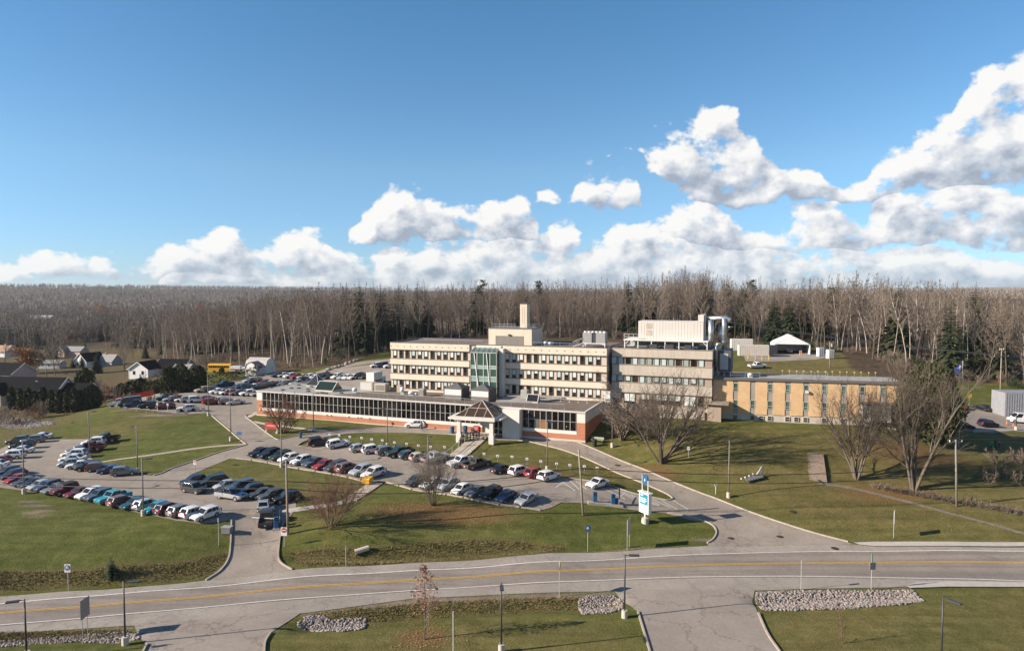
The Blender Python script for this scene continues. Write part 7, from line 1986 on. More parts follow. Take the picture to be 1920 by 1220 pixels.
post_sign((410,1022),(410,971),'bare thin white marker post near the end of the front lawn',.08,.5,M['sign_white'],0)
post_sign((533,1025),(532.5,988),'red no-entry sign on a white plate beside the access kerb',.72,1.0,M['sign_white'],R(-4),extra=no_entry)
post_sign((648.5,1061),(648.5,1014),'plain grey steel post without a board in the ditch grass',.10,.6,M['sign_back'],0)
post_sign((1102,1033),(1102,985),'small blue square sign in the roadside gravel below the leaning pole',.60,.72,M['sign_blue'],0,extra=no_parking)
post_sign((1178.5,1028),(1177.5,972),'tall pale sign panel on two posts turned away on the rounded lawn',1.2,2.0,mat('pale_sign_panel',(.42,.39,.35),.6),R(64),2,gap=.9)
def diamond(r, p, w, hh, hgt, fl):
    pass
g = G(1049.5,1118); hgt = at_y(1048,1050,g[1])[2]-g[2]
r = empty('road_sign', g, R(78), 'yellow diamond warning sign seen nearly edge-on beside the road', 'sign'); mb = MB(); mb.tube([(0,.04,-.2),(0,.04,hgt-.1)], .035, 6); mb.obj('post', M['post_steel'], r)
mb = MB(); q = .62; mb.add([(-q,-.02,hgt-q),(0,-.02,hgt-2*q),(q,-.02,hgt-q),(0,-.02,hgt),(-q,.0,hgt-q),(0,.0,hgt-2*q),(q,.0,hgt-q),(0,.0,hgt)], [(0,1,2,3),(7,6,5,4),(0,4,5,1),(1,5,6,2),(2,6,7,3),(3,7,4,0)]); mb.obj('board', M['sign_yellow'], r)
post_sign((1502.5,1106),(1502,1049),'thin pale post with a small dark sign head behind the long rock bed',.35,.55,M['sign_back'],R(75))
post_sign((1634,1107),(1633,1037),'green-topped steel post carrying a small grey box beside the road',.10,1.5,mat('green_post_head',(.06,.17,.13),.5),R(10))
mb = MB(); g = G(1634,1107); 
r_ = [o for o in COL.objects if o.get('label','').startswith('green-topped')][0]; mb.box(-.32,.32,-.12,-.035,2.3,3.05); mb.obj('box', M['sign_back'], r_)
post_sign((1676,1008),(1676.5,957),'white panel on a post seen edge-on at the foot of the large lawn',1.2,1.5,M['sign_white'],R(57),1)
post_sign((851,1232),(851,1145),'thick galvanised twin post without a board at the bottom of the near lawn',.16,3.2,M['sign_back'],R(80),1,.06)
post_sign((1342,926),(1341.5,907),'little white sign on a short white post beside the curving drive kerb',.5,.3,M['sign_white'],R(15),postm=M['sign_white'])
post_sign((1291,858),(1291,837),'little white board on a thin post near the drive below the large bare tree',.4,.6,M['sign_white'],0)
for k, (px, py) in enumerate([(618,815),(636,816),(656,819),(678,821),(697,823.5),(717,825.5),(739.5,829.5),(762.5,832),(784.5,835),(807.5,837.5),(833.5,838),(881,846.5),(907.5,850.5),(933,854.5),(960,856),(988,860),(1014,864.5),(1043.5,869),(1068.5,871.5),(1095.5,874),(1119.5,877)]):
    def mark(r, p, w, hh, hgt, fl):
        mb = MB(); mb.box(-.10,.10,-fl-.006,-fl-.001,hgt-hh*.8,hgt-hh*.35); mb.obj('mark', M['navyletter'], p)
    post_sign((px, py+11),(px, py-2.2),'small white bay sign on a thin post in the line along the terrace slope',.42,.34,M['sign_white'],R(-12),1,.02,extra=mark,group='bay signs along the terrace slope',name='bay_sign',cat='sign')
def text_obj(txt, size, m, parent, loc, rot=(R(90),0,0), name='lettering'):
    cu = bpy.data.curves.new(name, 'FONT'); cu.body = txt; cu.size = size; cu.extrude = .004; cu.align_x = 'CENTER'; cu.align_y = 'CENTER'; cu.resolution_u = 2
    o = bpy.data.objects.new(name, cu); COL.objects.link(o)
    dg_ = bpy.context.evaluated_depsgraph_get(); me = bpy.data.meshes.new_from_object(o.evaluated_get(dg_)); bpy.data.objects.remove(o)
    me.materials.clear(); me.materials.append(m)
    o = bpy.data.objects.new(name, me); o.parent = parent; o.location = loc; o.rotation_euler = rot; COL.objects.link(o); return o
# red emergency board
g = G(509,812); hgt = at_y(509,791.5,g[1])[2]-g[2]
r = empty('direction_board', g, R(-14), 'long red sign board with white lettering in front of the reddish shrub', 'sign')
for x in (-1.15, 1.15):
    mb = MB(); mb.bar((x,.05,-.2),(x,.05,hgt),.1); mb.obj('post', M['white_paint'], r)
    mb = MB(); mb.box(x-.2,x+.2,-.15,.25,-.2,.35); mb.obj('footing', M['base_conc'], r)
mb = MB(); mb.box(-1.3,1.3,-.06,0,hgt-1.2,hgt); bd = mb.obj('board', M['sign_red'], r)
text_obj('URGENCE', .42, M['letter'], bd, (0,-.066,hgt-.62))
for x in (-1.12,1.12):
    mb = MB(); mb.bar((x,-.065,hgt-1.0),(x,-.065,hgt-.3),.08,.01); mb.bar((x-.1,-.065,hgt-.5),(x,-.065,hgt-.3),.06,.01); mb.bar((x+.1,-.065,hgt-.5),(x,-.065,hgt-.3),.06,.01); mb.obj('arrow', M['letter'], bd)
for base, top, lab, w, hh, rz in [((449,829),(448,809),'blue direction sign on a thin post at the lane corner',1.1,.55,-20),((1161,951),(1160.5,914),'tall narrow blue board beside the payment posts',.22,1.5,30),((366,889),(365.5,863),'small red and white notice on a thin post at the lane verge',.5,.62,-10)]:
    post_sign(base, top, lab, w, hh, M['sign_blue'] if 'blue' in lab else M['sign_white'], R(rz), extra=(no_entry if 'red' in lab else None))
# tall hospital sign
g = G(1209.5,979); hz = lambda py: at_y(1209,py,g[1])[2]-g[2]
r = empty('entrance_sign', (g[0],g[1],g[2]), R(-60), 'tall white and teal entrance sign topped by a small blue panel', 'sign')
mb = MB(); mb.tube([(0,0,-.3),(0,0,.62)], [.52,.44], 12); mb.obj('footing', M['base_conc'], r)
mb = MB(); mb.tube([(0,0,.6),(0,0,hz(960))], .13, 10); mb.obj('post', M['sign_white'], r)
zb_, zt_s = hz(961), hz(923); w_s = .92
mb = MB(); mb.box(-w_s,w_s,-.28,.28,zb_,zt_s); cs = mb.obj('cabinet', M['sign_white'], r, bevel=.03)
mb = MB(); mb.box(-w_s-.12,w_s+.12,-.40,.40,zt_s,zt_s+.10); mb.obj('cap', M['sign_white'], cs)
mb = MB(); mb.box(-w_s+.14,w_s-.12,-.295,-.281,zb_+(zt_s-zb_)*.44,zt_s-.12); tp_ = mb.obj('teal_panel', M['teal'], cs)
mb = MB()
for i, (a, c) in enumerate([(0,.42),(0,.8),(0,.86),(0,.7),(0,.4),(0,.48)]):
    z = zt_s-.32-i*.24-(.14 if i else 0)-(.12 if i > 3 else 0); mb.box(-w_s+.22+a, -w_s+.22+c*1.5, -.304, -.296, z-.055, z+.055)
mb.obj('text_lines', M['letter'], tp_)
mb = MB()
for z, c in ((.36,.9),(.30,.8),(.12,.75),(.07,.6)): zz = zb_+(zt_s-zb_)*z; mb.box(-w_s+.2,-w_s+.2+c*1.6,-.29,-.281,zz-.03,zz+.03)
mb.obj('small_text_lines', M['sign_back'], cs)
z2, z3 = hz(907.5), hz(890.5)
mb = MB(); mb.box(-.50,.50,-.12,.05,z2,z3); bp_ = mb.obj('blue_panel', M['sign_blue'], r)
mb = MB(); mb.box(-.06,.06,-.128,-.121,z2+.45,z2+.75); mb.bar((-.12,-.125,z2+.5),(0,-.125,z2+.32),.07,.008); mb.bar((.12,-.125,z2+.5),(0,-.125,z2+.32),.07,.008); mb.obj('arrow', M['letter'], bp_)
for x in (-.56,.56):
    mb = MB(); mb.bar((x,-.03,zt_s+.1),(x,-.03,z3-.02 if x < 0 else z2+.6),.09); mb.obj('upright', M['sign_white'], r)
# payment posts and barriers
def kiosk(base, label, hgt=1.5, rz=0):
    g = G(*base); r = empty('payment_post', g, rz, label, 'payment post', 'blue payment posts')
    mb = MB(); mb.box(-.29,.29,-.23,.23,.18,hgt+.05); mb.obj('cabinet', mat('kiosk_blue',(.010,.085,.20),.45), r, bevel=.06)
    mb = MB(); mb.box(-.40,.40,-.32,.32,-.1,.18); mb.obj('footing', M['base_conc'], r)
    mb = MB(); mb.box(-.18,.18,-.275,-.262,hgt-.35,hgt+.05); mb.obj('screen', M['car_glass'], r)
kiosk((1115.5,943),'blue payment post nearer the leaning pole on the exit island'); kiosk((1149.5,947),'blue payment post at the sign end of the exit island'); kiosk((518.5,992),'blue payment post at the entrance barrier beside the dark pickup',1.5,.2)
ribbon('kerb', [(1102,943),(1135,945.5),(1168,949.5)], .9, M['concrete'], 0, height=.15)
def barrier(base, ang, L, label):
    g = G(*base); r = empty('barrier_gate', g, R(ang), label, 'barrier')
    mb = MB(); mb.box(-.2,.2,-.18,.18,-.1,1.0); mb.obj('housing', M['sign_blue'], r, bevel=.04)
    mb = MB(); mb.bar((.2,0,.92),(L,0,.92),.08); mb.obj('arm', M['sign_white'], r)
barrier((524,986), 172, 3.6, 'white barrier arm lying across the entrance lane behind the pickup'); barrier((1157,947), 60, 3.2, 'white barrier arm at the exit island of the middle lot')
post_sign((524.5,985),(524,955),'thin blue post standing beside the entrance payment post',.12,.8,M['sign_blue'],0)
# marker posts, bins, bench, boxes
def bin_(base, label, m, rr=.3, hh=.95, cat='bin', name='litter_bin', z=None):
    g = G(*base); r = empty(name, g, 0, label, cat)
    mb = MB(); mb.tube([(0,0,0),(0,0,hh*.82)], [rr*.85,rr], 14); mb.obj('body', m, r)
    mb = MB(); mb.tube([(0,0,hh*.82),(0,0,hh*.92),(0,0,hh)], [rr*1.06,rr*1.04,rr*.5], 14); mb.obj('lid', m, r)
bin_((848,812),'blue bin on the terrace before the canopy column',M['sign_blue'],.4,1.3); bin_((872,812),'blue bin under the canopy beside the waiting group',M['sign_blue'],.45,1.4); bin_((563.5,821),'small blue bin at the terrace road kerb',M['sign_blue'],.28,1.1); bin_((1115,836),'black bin beside the bench at the wing end',M['black'],.4,1.2); bin_((908,806),'dark round bin behind the canopy column',M['dark_metal'],.4,1.3)
g = G(689,906); r = empty('salt_box', g, R(-20), 'bright yellow salt box at the head of the concrete steps', 'salt box'); mb = MB(); mb.profx([(-.45,0),(.45,0),(.5,.8),(-.5,.65)], -.6, .6); mb.obj('body', PAINT['yellow'], r, bevel=.05); mb = MB(); mb.profx([(-.55,.66),(.55,.82),(.5,1.02),(-.45,.86)], -.66, .66); mb.obj('lid', PAINT['yellow'], r, bevel=.04)
g = G(1120,829); r = empty('bench', g, R(-24), 'pale green bench against the wing end beside the black bin', 'bench'); bm_ = mat('bench_green',(.30,.32,.24),.7)
mb = MB(); mb.box(-1.1,1.1,-.25,.25,.42,.48); mb.obj('seat', bm_, r); mb = MB(); mb.box(-1.1,1.1,.22,.28,.55,.9); mb.obj('backrest', bm_, r)
for x in (-.9,.9): mb = MB(); mb.box(x-.05,x+.05,-.22,.25,0,.42); mb.obj('leg', M['dark_metal'], r)
g = G(426,999); r = empty('utility_box', g, R(-8), 'grey utility box on the kerb of the access drive', 'utility box'); mb = MB(); mb.box(-.55,.55,-.35,.35,0,.75); mb.obj('cabinet', M['sign_back'], r, bevel=.03); mb = MB(); mb.box(-.6,.6,-.4,.4,.75,.83); mb.obj('lid', M['grey_metal'], r)
for k, px in enumerate((1143,1149.5)):
    g = G(px, 914); r = empty('warning_post', g, 0, ['black and yellow warning post nearer the white saloon','black and yellow warning post farther from the white saloon'][k], 'warning post')
    mb = MB(); mb.tube([(0,0,-.1),(0,0,1.15)], .07, 8); mb.obj('post', M['dark_metal'], r)
    for z in (.35,.65,.95): mb = MB(); mb.tube([(0,0,z),(0,0,z+.13)], .078, 8); mb.obj('band', M['sign_yellow'], r)
for k, (px, py) in enumerate(((334,774),(349,777),(371,771),(381,771))):
    g = G(px, py); r = MB(); r.obox((0,0,0), .55, .5, .85, .2); r.obox((0,0,.85), .4, .36, .15, .2)
    o = r.obj('concrete_block', M['base_conc'], loc=g); tag(o, ['pale concrete block in front of the white SUV at the bank top','concrete block nearest the lamp side of the white SUV','concrete block standing alone between the white SUV and the lamp','concrete block closest to the upper lot lamp post'][k], 'concrete block')
for k, (px, py) in enumerate(((295,770),(314.5,771))): post_sign((px,py),(px,py-15),['white bay sign before the maroon SUV of the upper lot','white bay sign between the maroon SUV and the white SUV of the upper lot'][k],.4,.5,M['sign_white'],0,postm=M['sign_white'])
# red plastic fence
fz_ = dens([G(213,756)[:2], G(250,748)[:2], G(287,741)[:2]], 1.2, False); mb = MB()
for a, c in zip(fz_[:-1], fz_[1:]): mb.add([(a[0],a[1],h(*a)+.05),(c[0],c[1],h(*c)+.05),(c[0],c[1],h(*c)+1.35),(a[0],a[1],h(*a)+1.35),(a[0]+.03,a[1]+.04,h(*a)+.05),(c[0]+.03,c[1]+.04,h(*c)+.05),(c[0]+.03,c[1]+.04,h(*c)+1.35),(a[0]+.03,a[1]+.04,h(*a)+1.35)], [(0,1,2,3),(7,6,5,4),(3,2,6,7)])
r = empty('safety_fence', (fz_[0][0],fz_[0][1],h(*fz_[0])), 0, 'bright red plastic safety fence along the corner of the upper lot', 'fence'); o = mb.obj('mesh_panel', mat('red_plastic_mesh',(.50,.03,.015),.7), r); o.location = -r.location
for k in range(0, len(fz_), 3): mb = MB(); mb.tube([(0,0,-.1),(0,0,1.5)], .04, 6); o = mb.obj('post', M['dark_metal'], r); o.location = (fz_[k][0]-fz_[0][0]+.08, fz_[k][1]-fz_[0][1]+.1, h(*fz_[k])-h(*fz_[0]))
# flag
g = at_z(1797,835,5.0); g = (*g, h(*g)); ht = at_y(1803,676,g[1])[2]-g[2]
r = empty('flagpole', g, 0, 'slim flagpole flying a drooping blue flag beside the cedar', 'flagpole')
mb = MB(); mb.tube([(0,0,-.3),(.3,0,ht)], [.09,.05], 8); mb.obj('pole', M['post_steel'], r)
mb = MB(); n_ = 8; V = []
for i in range(n_+1):
    t = i/n_
    for j in range(5): s_ = j/4; V.append((.28-t*1.25, .12*math.sin(t*7+s_*2), ht-.1-s_*1.5-t*1.1))
mb.add(V, [(i*5+j, i*5+j+1, (i+1)*5+j+1, (i+1)*5+j) for i in range(n_) for j in range(4)]); mb.smooth = True
fl = mb.obj('flag', mat('blue_flag',(.02,.035,.19),.8), r, fixn=False)
sm = fl.modifiers.new('thickness','SOLIDIFY'); sm.thickness = .01
mb = MB(); mb.bar((-.3,-.22,ht-.75),(-.3,-.22,ht-1.5),.14,.02); mb.bar((-.65,-.22,ht-1.25),(.05,-.22,ht-1.0),.14,.02); mb.obj('white_cross', M['letter'], fl)
# ornament on the big lawn
g = G(1416,899); r = empty('garden_ornament', g, R(20), 'grey plank ornament with a pale looped tail lying on the big lawn', 'garden ornament')
mb = MB()
for i in range(7): mb.bar((-1.9+i*.45,-.55,.12+.05*i),(-1.3+i*.45,.5,.22+.07*i),.3,.10)
mb.obj('planks', M['sign_back'], r); mb = MB(); mb.smooth = True; mb.tube([(1.0,.2,.3),(1.5,.3,1.0),(1.75,.3,1.5),(1.6,.3,1.75),(1.3,.3,1.7),(1.0,.3,1.2),(.4,.2,.7)], .09, 8); mb.obj('loop', M['post_steel'], r)
mb = MB()
for x, z in ((-2.3,.2),(-1.6,.35),(-.9,.5),(-.2,.7)): mb.tube([(x,.3,z),(x+.1,.32,z+.12)], .12, 8)
mb.obj('white_knobs', M['sign_white'], r)

# ------------------------------------------------------------------ stairs
def stair(name, top, bottom, w, n, label, m, rails=False, railm=None):
    a, c = Vector(G(*bottom)), Vector(G(*top)); d = (c-a); d2 = Vector((d.x, d.y, 0)); L = d2.length; ang = math.atan2(d.y, d.x)
    r = empty(name, a, ang, label, 'stairs')
    mb = MB()
    for i in range(n):
        x0, x1 = L*i/n, L*(i+1)/n; z = d.z*(i+1)/n+.10; mb.box(x0, x1+.08, -w/2, w/2, min(d.z*i/n-.5, z-.5), z)
    mb.obj('steps', m, r)
    for s in ((-1, 1) if rails else ()):
        mb = MB(); mb.bar((0,s*w*.52,1.0),(L,s*w*.52,d.z+1.0),.07)
        for i in range(5): mb.bar((L*i/4,s*w*.52,d.z*i/4),(L*i/4,s*w*.52,d.z*i/4+1.0),.06)
        mb.obj('handrail', railm or M['post_steel'], r)
    return r
M['step_stone'] = mat('step_concrete', (.40,.34,.275), .9, .2, 3)
stair('concrete_stairs', (705,906), (656,938), 2.0, 22, 'pale concrete steps climbing from the access path to the middle lot', M['step_stone'])
stair('concrete_stairs', (897,822), (852,860), 3.0, 20, 'broad pale stone steps climbing the terrace slope to the canopy', M['step_stone'], True)
def log_stair():
    st = stair('wooden_stairs', (1528,850), (1534,902), 2.4, 18, 'long brown wooden steps up the big lawn beside the stemmed bare tree', M['wood'])
log_stair()

# ------------------------------------------------------------------ stones
def stone_mesh(seed, n=1):
    bm = bmesh.new(); bmesh.ops.create_icosphere(bm, subdivisions=1, radius=.5); r_ = random.Random(seed)
    sc = Vector((r_.uniform(.8,1.3), r_.uniform(.7,1.1), r_.uniform(.5,.85)))
    for v in bm.verts: v.co = Vector((v.co.x*sc.x, v.co.y*sc.y, v.co.z*sc.z))*r_.uniform(.78,1.12)
    V = np.array([tuple(v.co) for v in bm.verts], np.float32); F = np.array([[v.index for v in f.verts] for f in bm.faces], np.int32); bm.free(); return V, F
ST = [stone_mesh(i) for i in range(8)]
M['rock1'] = mat('pale_rock', (.26,.222,.20), .9, .35, 2); M['rock2'] = mat('grey_rock', (.16,.145,.14), .9, .35, 2); M['rock3'] = mat('rose_rock', (.26,.19,.165), .9, .3, 2)
def rock_bed(pts, n, size, label, lift=.0):
    n = int(n*1.9); size *= .66
    x, y = scatter_poly(pts, n); z = H(x, y); parts = []
    for i in range(len(x)):
        V, F = ST[rr_.randrange(8)]; s = size*rr_.uniform(.55,1.35); parts.append((V, F, x[i], y[i], z[i]+lift+s*rr_.uniform(.0,.3), rr_.uniform(0,6.28), s, rr_.choice((0,0,0,1,1,2))))
    o = np_obj('loose_rocks', *merge(parts), [M['rock1'],M['rock2'],M['rock3']]); tag(o, label, 'rocks', kind='stuff')
rock_bed([(558,1166),(575,1156),(605,1153),(620,1163),(660,1158),(686,1160),(684,1178),(640,1184),(580,1182),(560,1176)], 850, .42, 'bed of dark and pale rocks at the driveway mouth')
rock_bed([(1086,1122),(1110,1116),(1150,1117),(1168,1124),(1168,1142),(1140,1149),(1092,1151),(1085,1140)], 900, .36, 'square bed of pale rocks beside the black road lamp')
rock_bed([(1418,1110),(1480,1107),(1600,1107),(1710,1106),(1733,1126),(1690,1133),(1600,1140),(1480,1145),(1430,1143),(1417,1128)], 2600, .38, 'long bed of pale rocks beside the roadside pavement')
rock_bed([(-60,1206),(0,1202),(80,1195),(160,1190),(235,1184),(266,1187),(262,1198),(150,1203),(60,1208),(0,1213),(-60,1222)], 1500, .36, 'line of pale rocks filling the roadside ditch')
rock_bed([(-40,785),(40,783),(95,789),(105,796),(60,803),(0,801),(-40,803)], 1300, .5, 'field of grey rocks on the slope below the hedge row')
rock_bed([(215,765),(260,768),(330,775),(345,779),(300,776),(230,770)], 260, .35, 'thin line of pale rocks along the top of the grass bank')
for k, (px, py, s) in enumerate([(617,694,1.2),(624,691,1.0),(630,690,1.3),(637,688,1.1),(643,687,1.0),(650,684,1.3),(657,681,1.1),(664,678,1.2),(671,676,1.0),(612,697,.9)]):
    q = G(px, py); V, F = ST[k % 8]; o = np_obj('boulder', V*s*1.3, F, None, [M['rock1']]); o.location = (q[0],q[1],q[2]+.3*s); tag(o, 'pale boulder in the row along the service road verge', 'boulder', 'boulders along the service road')
q = G(680,1036); r = empty('culvert_pipe', q, R(25), 'pale broken culvert pipe poking out of the ditch grass', 'pipe'); mb = MB(); mb.tube([(-.9,0,.25),(.7,0,.5)], .3, 12); mb.obj('pipe', M['base_conc'], r); mb = MB(); mb.tube([(-.92,0,.247),(-.905,0,.25)], .22, 12); mb.obj('shade_disc', M['black'], r)  # black disc on the closed end stands in for shade inside the pipe

# ------------------------------------------------------------------ houses and sheds
M['roof_dark'] = mat('dark_shingles', (.007,.007,.010), .95, .25, 2, spec=.1); M['roof_grey'] = mat('grey_shingles', (.24,.23,.225), .9, .2, 2); M['roof_tan'] = mat('tan_shingles', (.36,.22,.14), .9, .2, 2)
M['siding_white'] = mat('white_siding', (.66,.64,.62), .7, .06, 1); M['siding_pink'] = mat('pink_siding', (.48,.36,.31), .8, .08, 1); M['siding_grey'] = mat('grey_siding', (.34,.35,.37), .8, .08, 1); M['siding_cream'] = mat('cream_siding', (.60,.50,.38), .8, .08, 1)
def gable(parent, L, W, wh, rh, wall, roof, at=(0,0), rz=0, over=.45, wins=(), ends=()):
    """block with its ridge along x; wins: (face, along, z, w, h) face f front (-y), b, l, r"""
    ca, sa = math.cos(rz), math.sin(rz)
    def T(mb, name, m, par):
        o = mb.obj(name, m, par); o.location = (at[0], at[1], 0) if par is parent else (0,0,0); o.rotation_euler = (0,0,rz if par is parent else 0); return o
    mb = MB(); mb.profx([(-W/2,-.8),(W/2,-.8),(W/2,wh),(0,wh+rh),(-W/2,wh)], -L/2, L/2); w_ = T(mb, 'wall', wall, parent)
    mb = MB(); k = rh/(W/2); t = .16
    mb.profx([(-W/2-over,wh-over*k+.03),(0,wh+rh+.03),(W/2+over,wh-over*k+.03),(W/2+over,wh-over*k+t+.03),(0,wh+rh+t+.05),(-W/2-over,wh-over*k+t+.03)], -L/2-over, L/2+over); T(mb, 'roof', roof, parent)
    mb = MB()
    for x in (-L/2-over-.04, L/2+over):
        for s in (-1, 1): mb.bar((x+.02, s*(W/2+over), wh-over*k+.1), (x+.02, 0, wh+rh+.12), .06, .26)
    T(mb, 'bargeboard', M['white_paint'], parent)
    for f, u, z, ww, hh in wins:
        mb = MB()
        if f in 'fb': y = (-W/2-.02) if f == 'f' else (W/2+.02); mb.box(u-ww/2, u+ww/2, y-.03, y+.03, z, z+hh); inner = (u-ww/2+.1, u+ww/2-.1, y-.045, y+.045, z+.1, z+hh-.1)
        else: x = (-L/2-.02) if f == 'l' else (L/2+.02); mb.box(x-.03, x+.03, u-ww/2, u+ww/2, z, z+hh); inner = (x-.045, x+.045, u-ww/2+.1, u+ww/2-.1, z+.1, z+hh-.1)
        fr = T(mb, 'window', M['white_paint'], parent); mb = MB(); mb.box(*inner); mb.obj('pane', M['pane'], fr)
    return w_
def house(px, py, rz, label, z=None, cat='house', name='house'):
    g = G(px, py); return empty(name, g, R(rz), label, cat)
def chim(r, x, y, z0, z1): mb = MB(); mb.box(x-.3,x+.3,y-.3,y+.3,z0,z1); mb.obj('chimney', M['base_conc'], r)
r = house(64,752,-6,'long house with a dark blue-black roof behind the cedar hedge row')
gable(r, 19, 9, 2.7, 3.6, M['siding_cream'], M['roof_dark'], wins=[('f',-3,.9,1.6,1.2),('f',2,.9,1.6,1.2),('l',0,1,1.6,1.3)]); gable(r, 5.5, 5.5, 2.6, 2.4, M['siding_cream'], M['roof_dark'], (-6.6,-3.6), R(90), wins=[('l',0,.8,1.6,1.3)]); gable(r, 8, 6.5, 2.4, 2.5, M['siding_cream'], M['roof_dark'], (12.5,.2)); chim(r, 2, -1, 4, 5.6)
r = house(12,714,-14,'dark-roofed pinkish house partly behind the long dark-roofed one'); gable(r, 15, 9, 3.0, 3.0, M['siding_pink'], M['roof_dark'], wins=[('f',-2,1,1.4,1.2),('f',3,1,1.4,1.2)]); gable(r, 6, 5, 2.8, 2.2, M['siding_pink'], M['roof_dark'], (-2,-4.5), R(90))
r = house(168,688,0,'white gabled house with a dark roof on the valley lawn'); r.scale = (.74,)*3; gable(r, 12, 8.6, 3.6, 4.0, M['siding_white'], M['roof_dark'], (-.8,2), R(72), wins=[('l',1.8,1.2,1.7,1.5)]); gable(r, 9, 7, 3.0, 3.4, M['siding_grey'], M['roof_grey'], (8.6,4.5), R(-16), wins=[]); chim(r, 6, 5, 5, 7.6)
mb = MB(); mb.box(-12,-6.2,1.5,5,.9,1.1); mb.obj('deck', mat('new_wood',(.38,.22,.12),.8), r)
mb = MB()
for i in range(9): mb.bar((-12+i*.7,1.5,0),(-12+i*.7,1.5,1.9),.1)
mb.bar((-12,1.5,1.9),(-6.2,1.5,1.9),.1); mb.obj('deck_railing', mat('new_wood',(.38,.22,.12),.8), r)
r = house(132,668,-8,'pink-walled house with a brown front gable behind the conifers'); r.scale = (.62,)*3; gable(r, 15, 9, 4.2, 3.2, M['siding_pink'], M['roof_grey'], (2,3)); gable(r, 7, 6.4, 4.0, 3.2, M['siding_pink'], M['roof_tan'], (-4.5,-1), R(90), wins=[('l',0,1,1.8,1.6),('l',0,3.6,1.4,1.2)])
r = house(292,704,-3,'low white house with an open front porch and dark roof'); r.scale = (.85,)*3; gable(r, 9, 8, 2.9, 2.6, M['siding_white'], M['roof_dark'], (-3.6,0), R(84), wins=[('l',-1.8,.8,1.2,1.6),('l',1.8,.8,1.2,1.6)]); gable(r, 12, 8, 3.0, 2.8, M['siding_pink'], M['roof_dark'], (5,5), R(-4)); gable(r, 6, 5, 2.6, 1.6, M['siding_pink'], M['roof_grey'], (10,2.4), R(-4))
for x in (-7.0,-.6): mb = MB(); mb.bar((x,-5.6,-.3),(x,-5.6,2.8),.22); mb.obj('porch_post', M['white_paint'], r)
r = house(2,668,-10,'house with a tan roof at the border of the valley'); gable(r, 13, 8, 2.8, 2.6, M['siding_white'], M['roof_tan'], wins=[('f',-2,1,1.4,1.2),('f',3,1,1.4,1.2)]); chim(r, 3, 0, 4, 6.4)
r = house(98,690,-4,'long low blue-grey shed on the valley lawn', cat='shed', name='shed'); gable(r, 9, 4, 2.2, .9, M['siding_grey'], M['roof_grey'], wins=[('f',-2.4,.9,.8,.9),('f',0,.9,.8,.9),('f',2.4,.9,.8,.9)])
for px, py, L, lab in [(80,612,24,'long white apartment house far in the valley woods'),(6,604,16,'white house at the far border of the valley woods'),(158,596,14,'white house with a grey roof among far orange trees'),(148,618,12,'brown-roofed cottage under the far autumn trees'),(428,576,10,'white roof glimpsed deep in the bare valley wood')]:
    r = house(px, py, -5, lab); s = 1; gable(r, L, 9, 8 if L > 15 else 6.5, 3.5, M['siding_white'], M['roof_grey'] if L < 20 else M['siding_white'], wins=[('f',-L*.35+i*L*.23,4.5,1.8,1.8) for i in range(4)])
# white gambrel barn
r = house(478,702,-20,'white gambrel-roofed barn with a smaller dark-roofed one against it', cat='barn', name='barn')
def gambrel(r, L, W, wh, rh, at, rz, roof, wall):
    pr_ = [(-W/2,-.5),(W/2,-.5),(W/2,wh),(W/2*.72,wh+rh*.68),(0,wh+rh),(-W/2*.72,wh+rh*.68),(-W/2,wh)]
    mb = MB(); mb.profx(pr_, -L/2, L/2); o = mb.obj('wall', wall, r); o.location = (*at,0); o.rotation_euler = (0,0,rz)
    q = [(y*1.04, z+.08) for y, z in pr_[2:]]; q2 = [(y*.99, z) for y, z in pr_[2:]]
    mb = MB(); mb.profx(q+q2[::-1], -L/2-.15, L/2+.15); o = mb.obj('roof', roof, r); o.location = (*at,0); o.rotation_euler = (0,0,rz)
    mb = MB(); mb.box(-L/2-.05,-L/2+.02,-W*.22,W*.22,0,wh*.95); d = mb.obj('barn_door', M['white_panel'], r); d.location = (*at,0); d.rotation_euler = (0,0,rz)
gambrel(r, 6.5, 5.4, 2.3, 2.5, (0,2.5), R(8), mat('pale_grey_roof',(.42,.38,.35),.7), M['siding_white']); gambrel(r, 3.6, 3.6, 2.1, 1.9, (1.0,-1.4), R(96), mat('purple_grey_roof',(.16,.13,.15),.7), M['siding_white'])
# tent garage, containers, bollards
q = at_z(1485,664,12.2); r = empty('tent_garage', (q[0],q[1],h(*q)), R(-14), 'white fabric tent garage open at the front at the wood edge', 'tent garage'); tw_ = mat('white_fabric',(.70,.69,.70),.8,.06)
W_, L_t, wh, rh = 10.2, 9.5, 3.5, 2.1
prf = [(-W_/2,0),(-W_/2,wh*.82),(-W_/2*.86,wh),(0,wh+rh),(W_/2*.86,wh),(W_/2,wh*.82),(W_/2,0)]; inn = [(x*.965,max(0,z-.14)) for x, z in prf][::-1]
mb = MB(); n_ = len(prf); V = [(x,0,z) for x,z in prf]+[(x,0,z) for x,z in inn]+[(x,L_t,z) for x,z in prf]+[(x,L_t,z) for x,z in inn]
F = []; m2 = 2*n_
for i in range(n_-1): F += [(i,i+1,m2+i+1,m2+i),(n_+i,n_+i+1,m2+n_+i+1,m2+n_+i)]
for i in range(n_-1): F += [(i,i+1,m2-2-i,m2-1-i)]
mb.add(V, F); mb.obj('cover', tw_, r)
mb = MB(); mb.add([(x,L_t-.02,z) for x,z in prf], [tuple(range(n_))]); mb.obj('rear_panel', tw_, r)
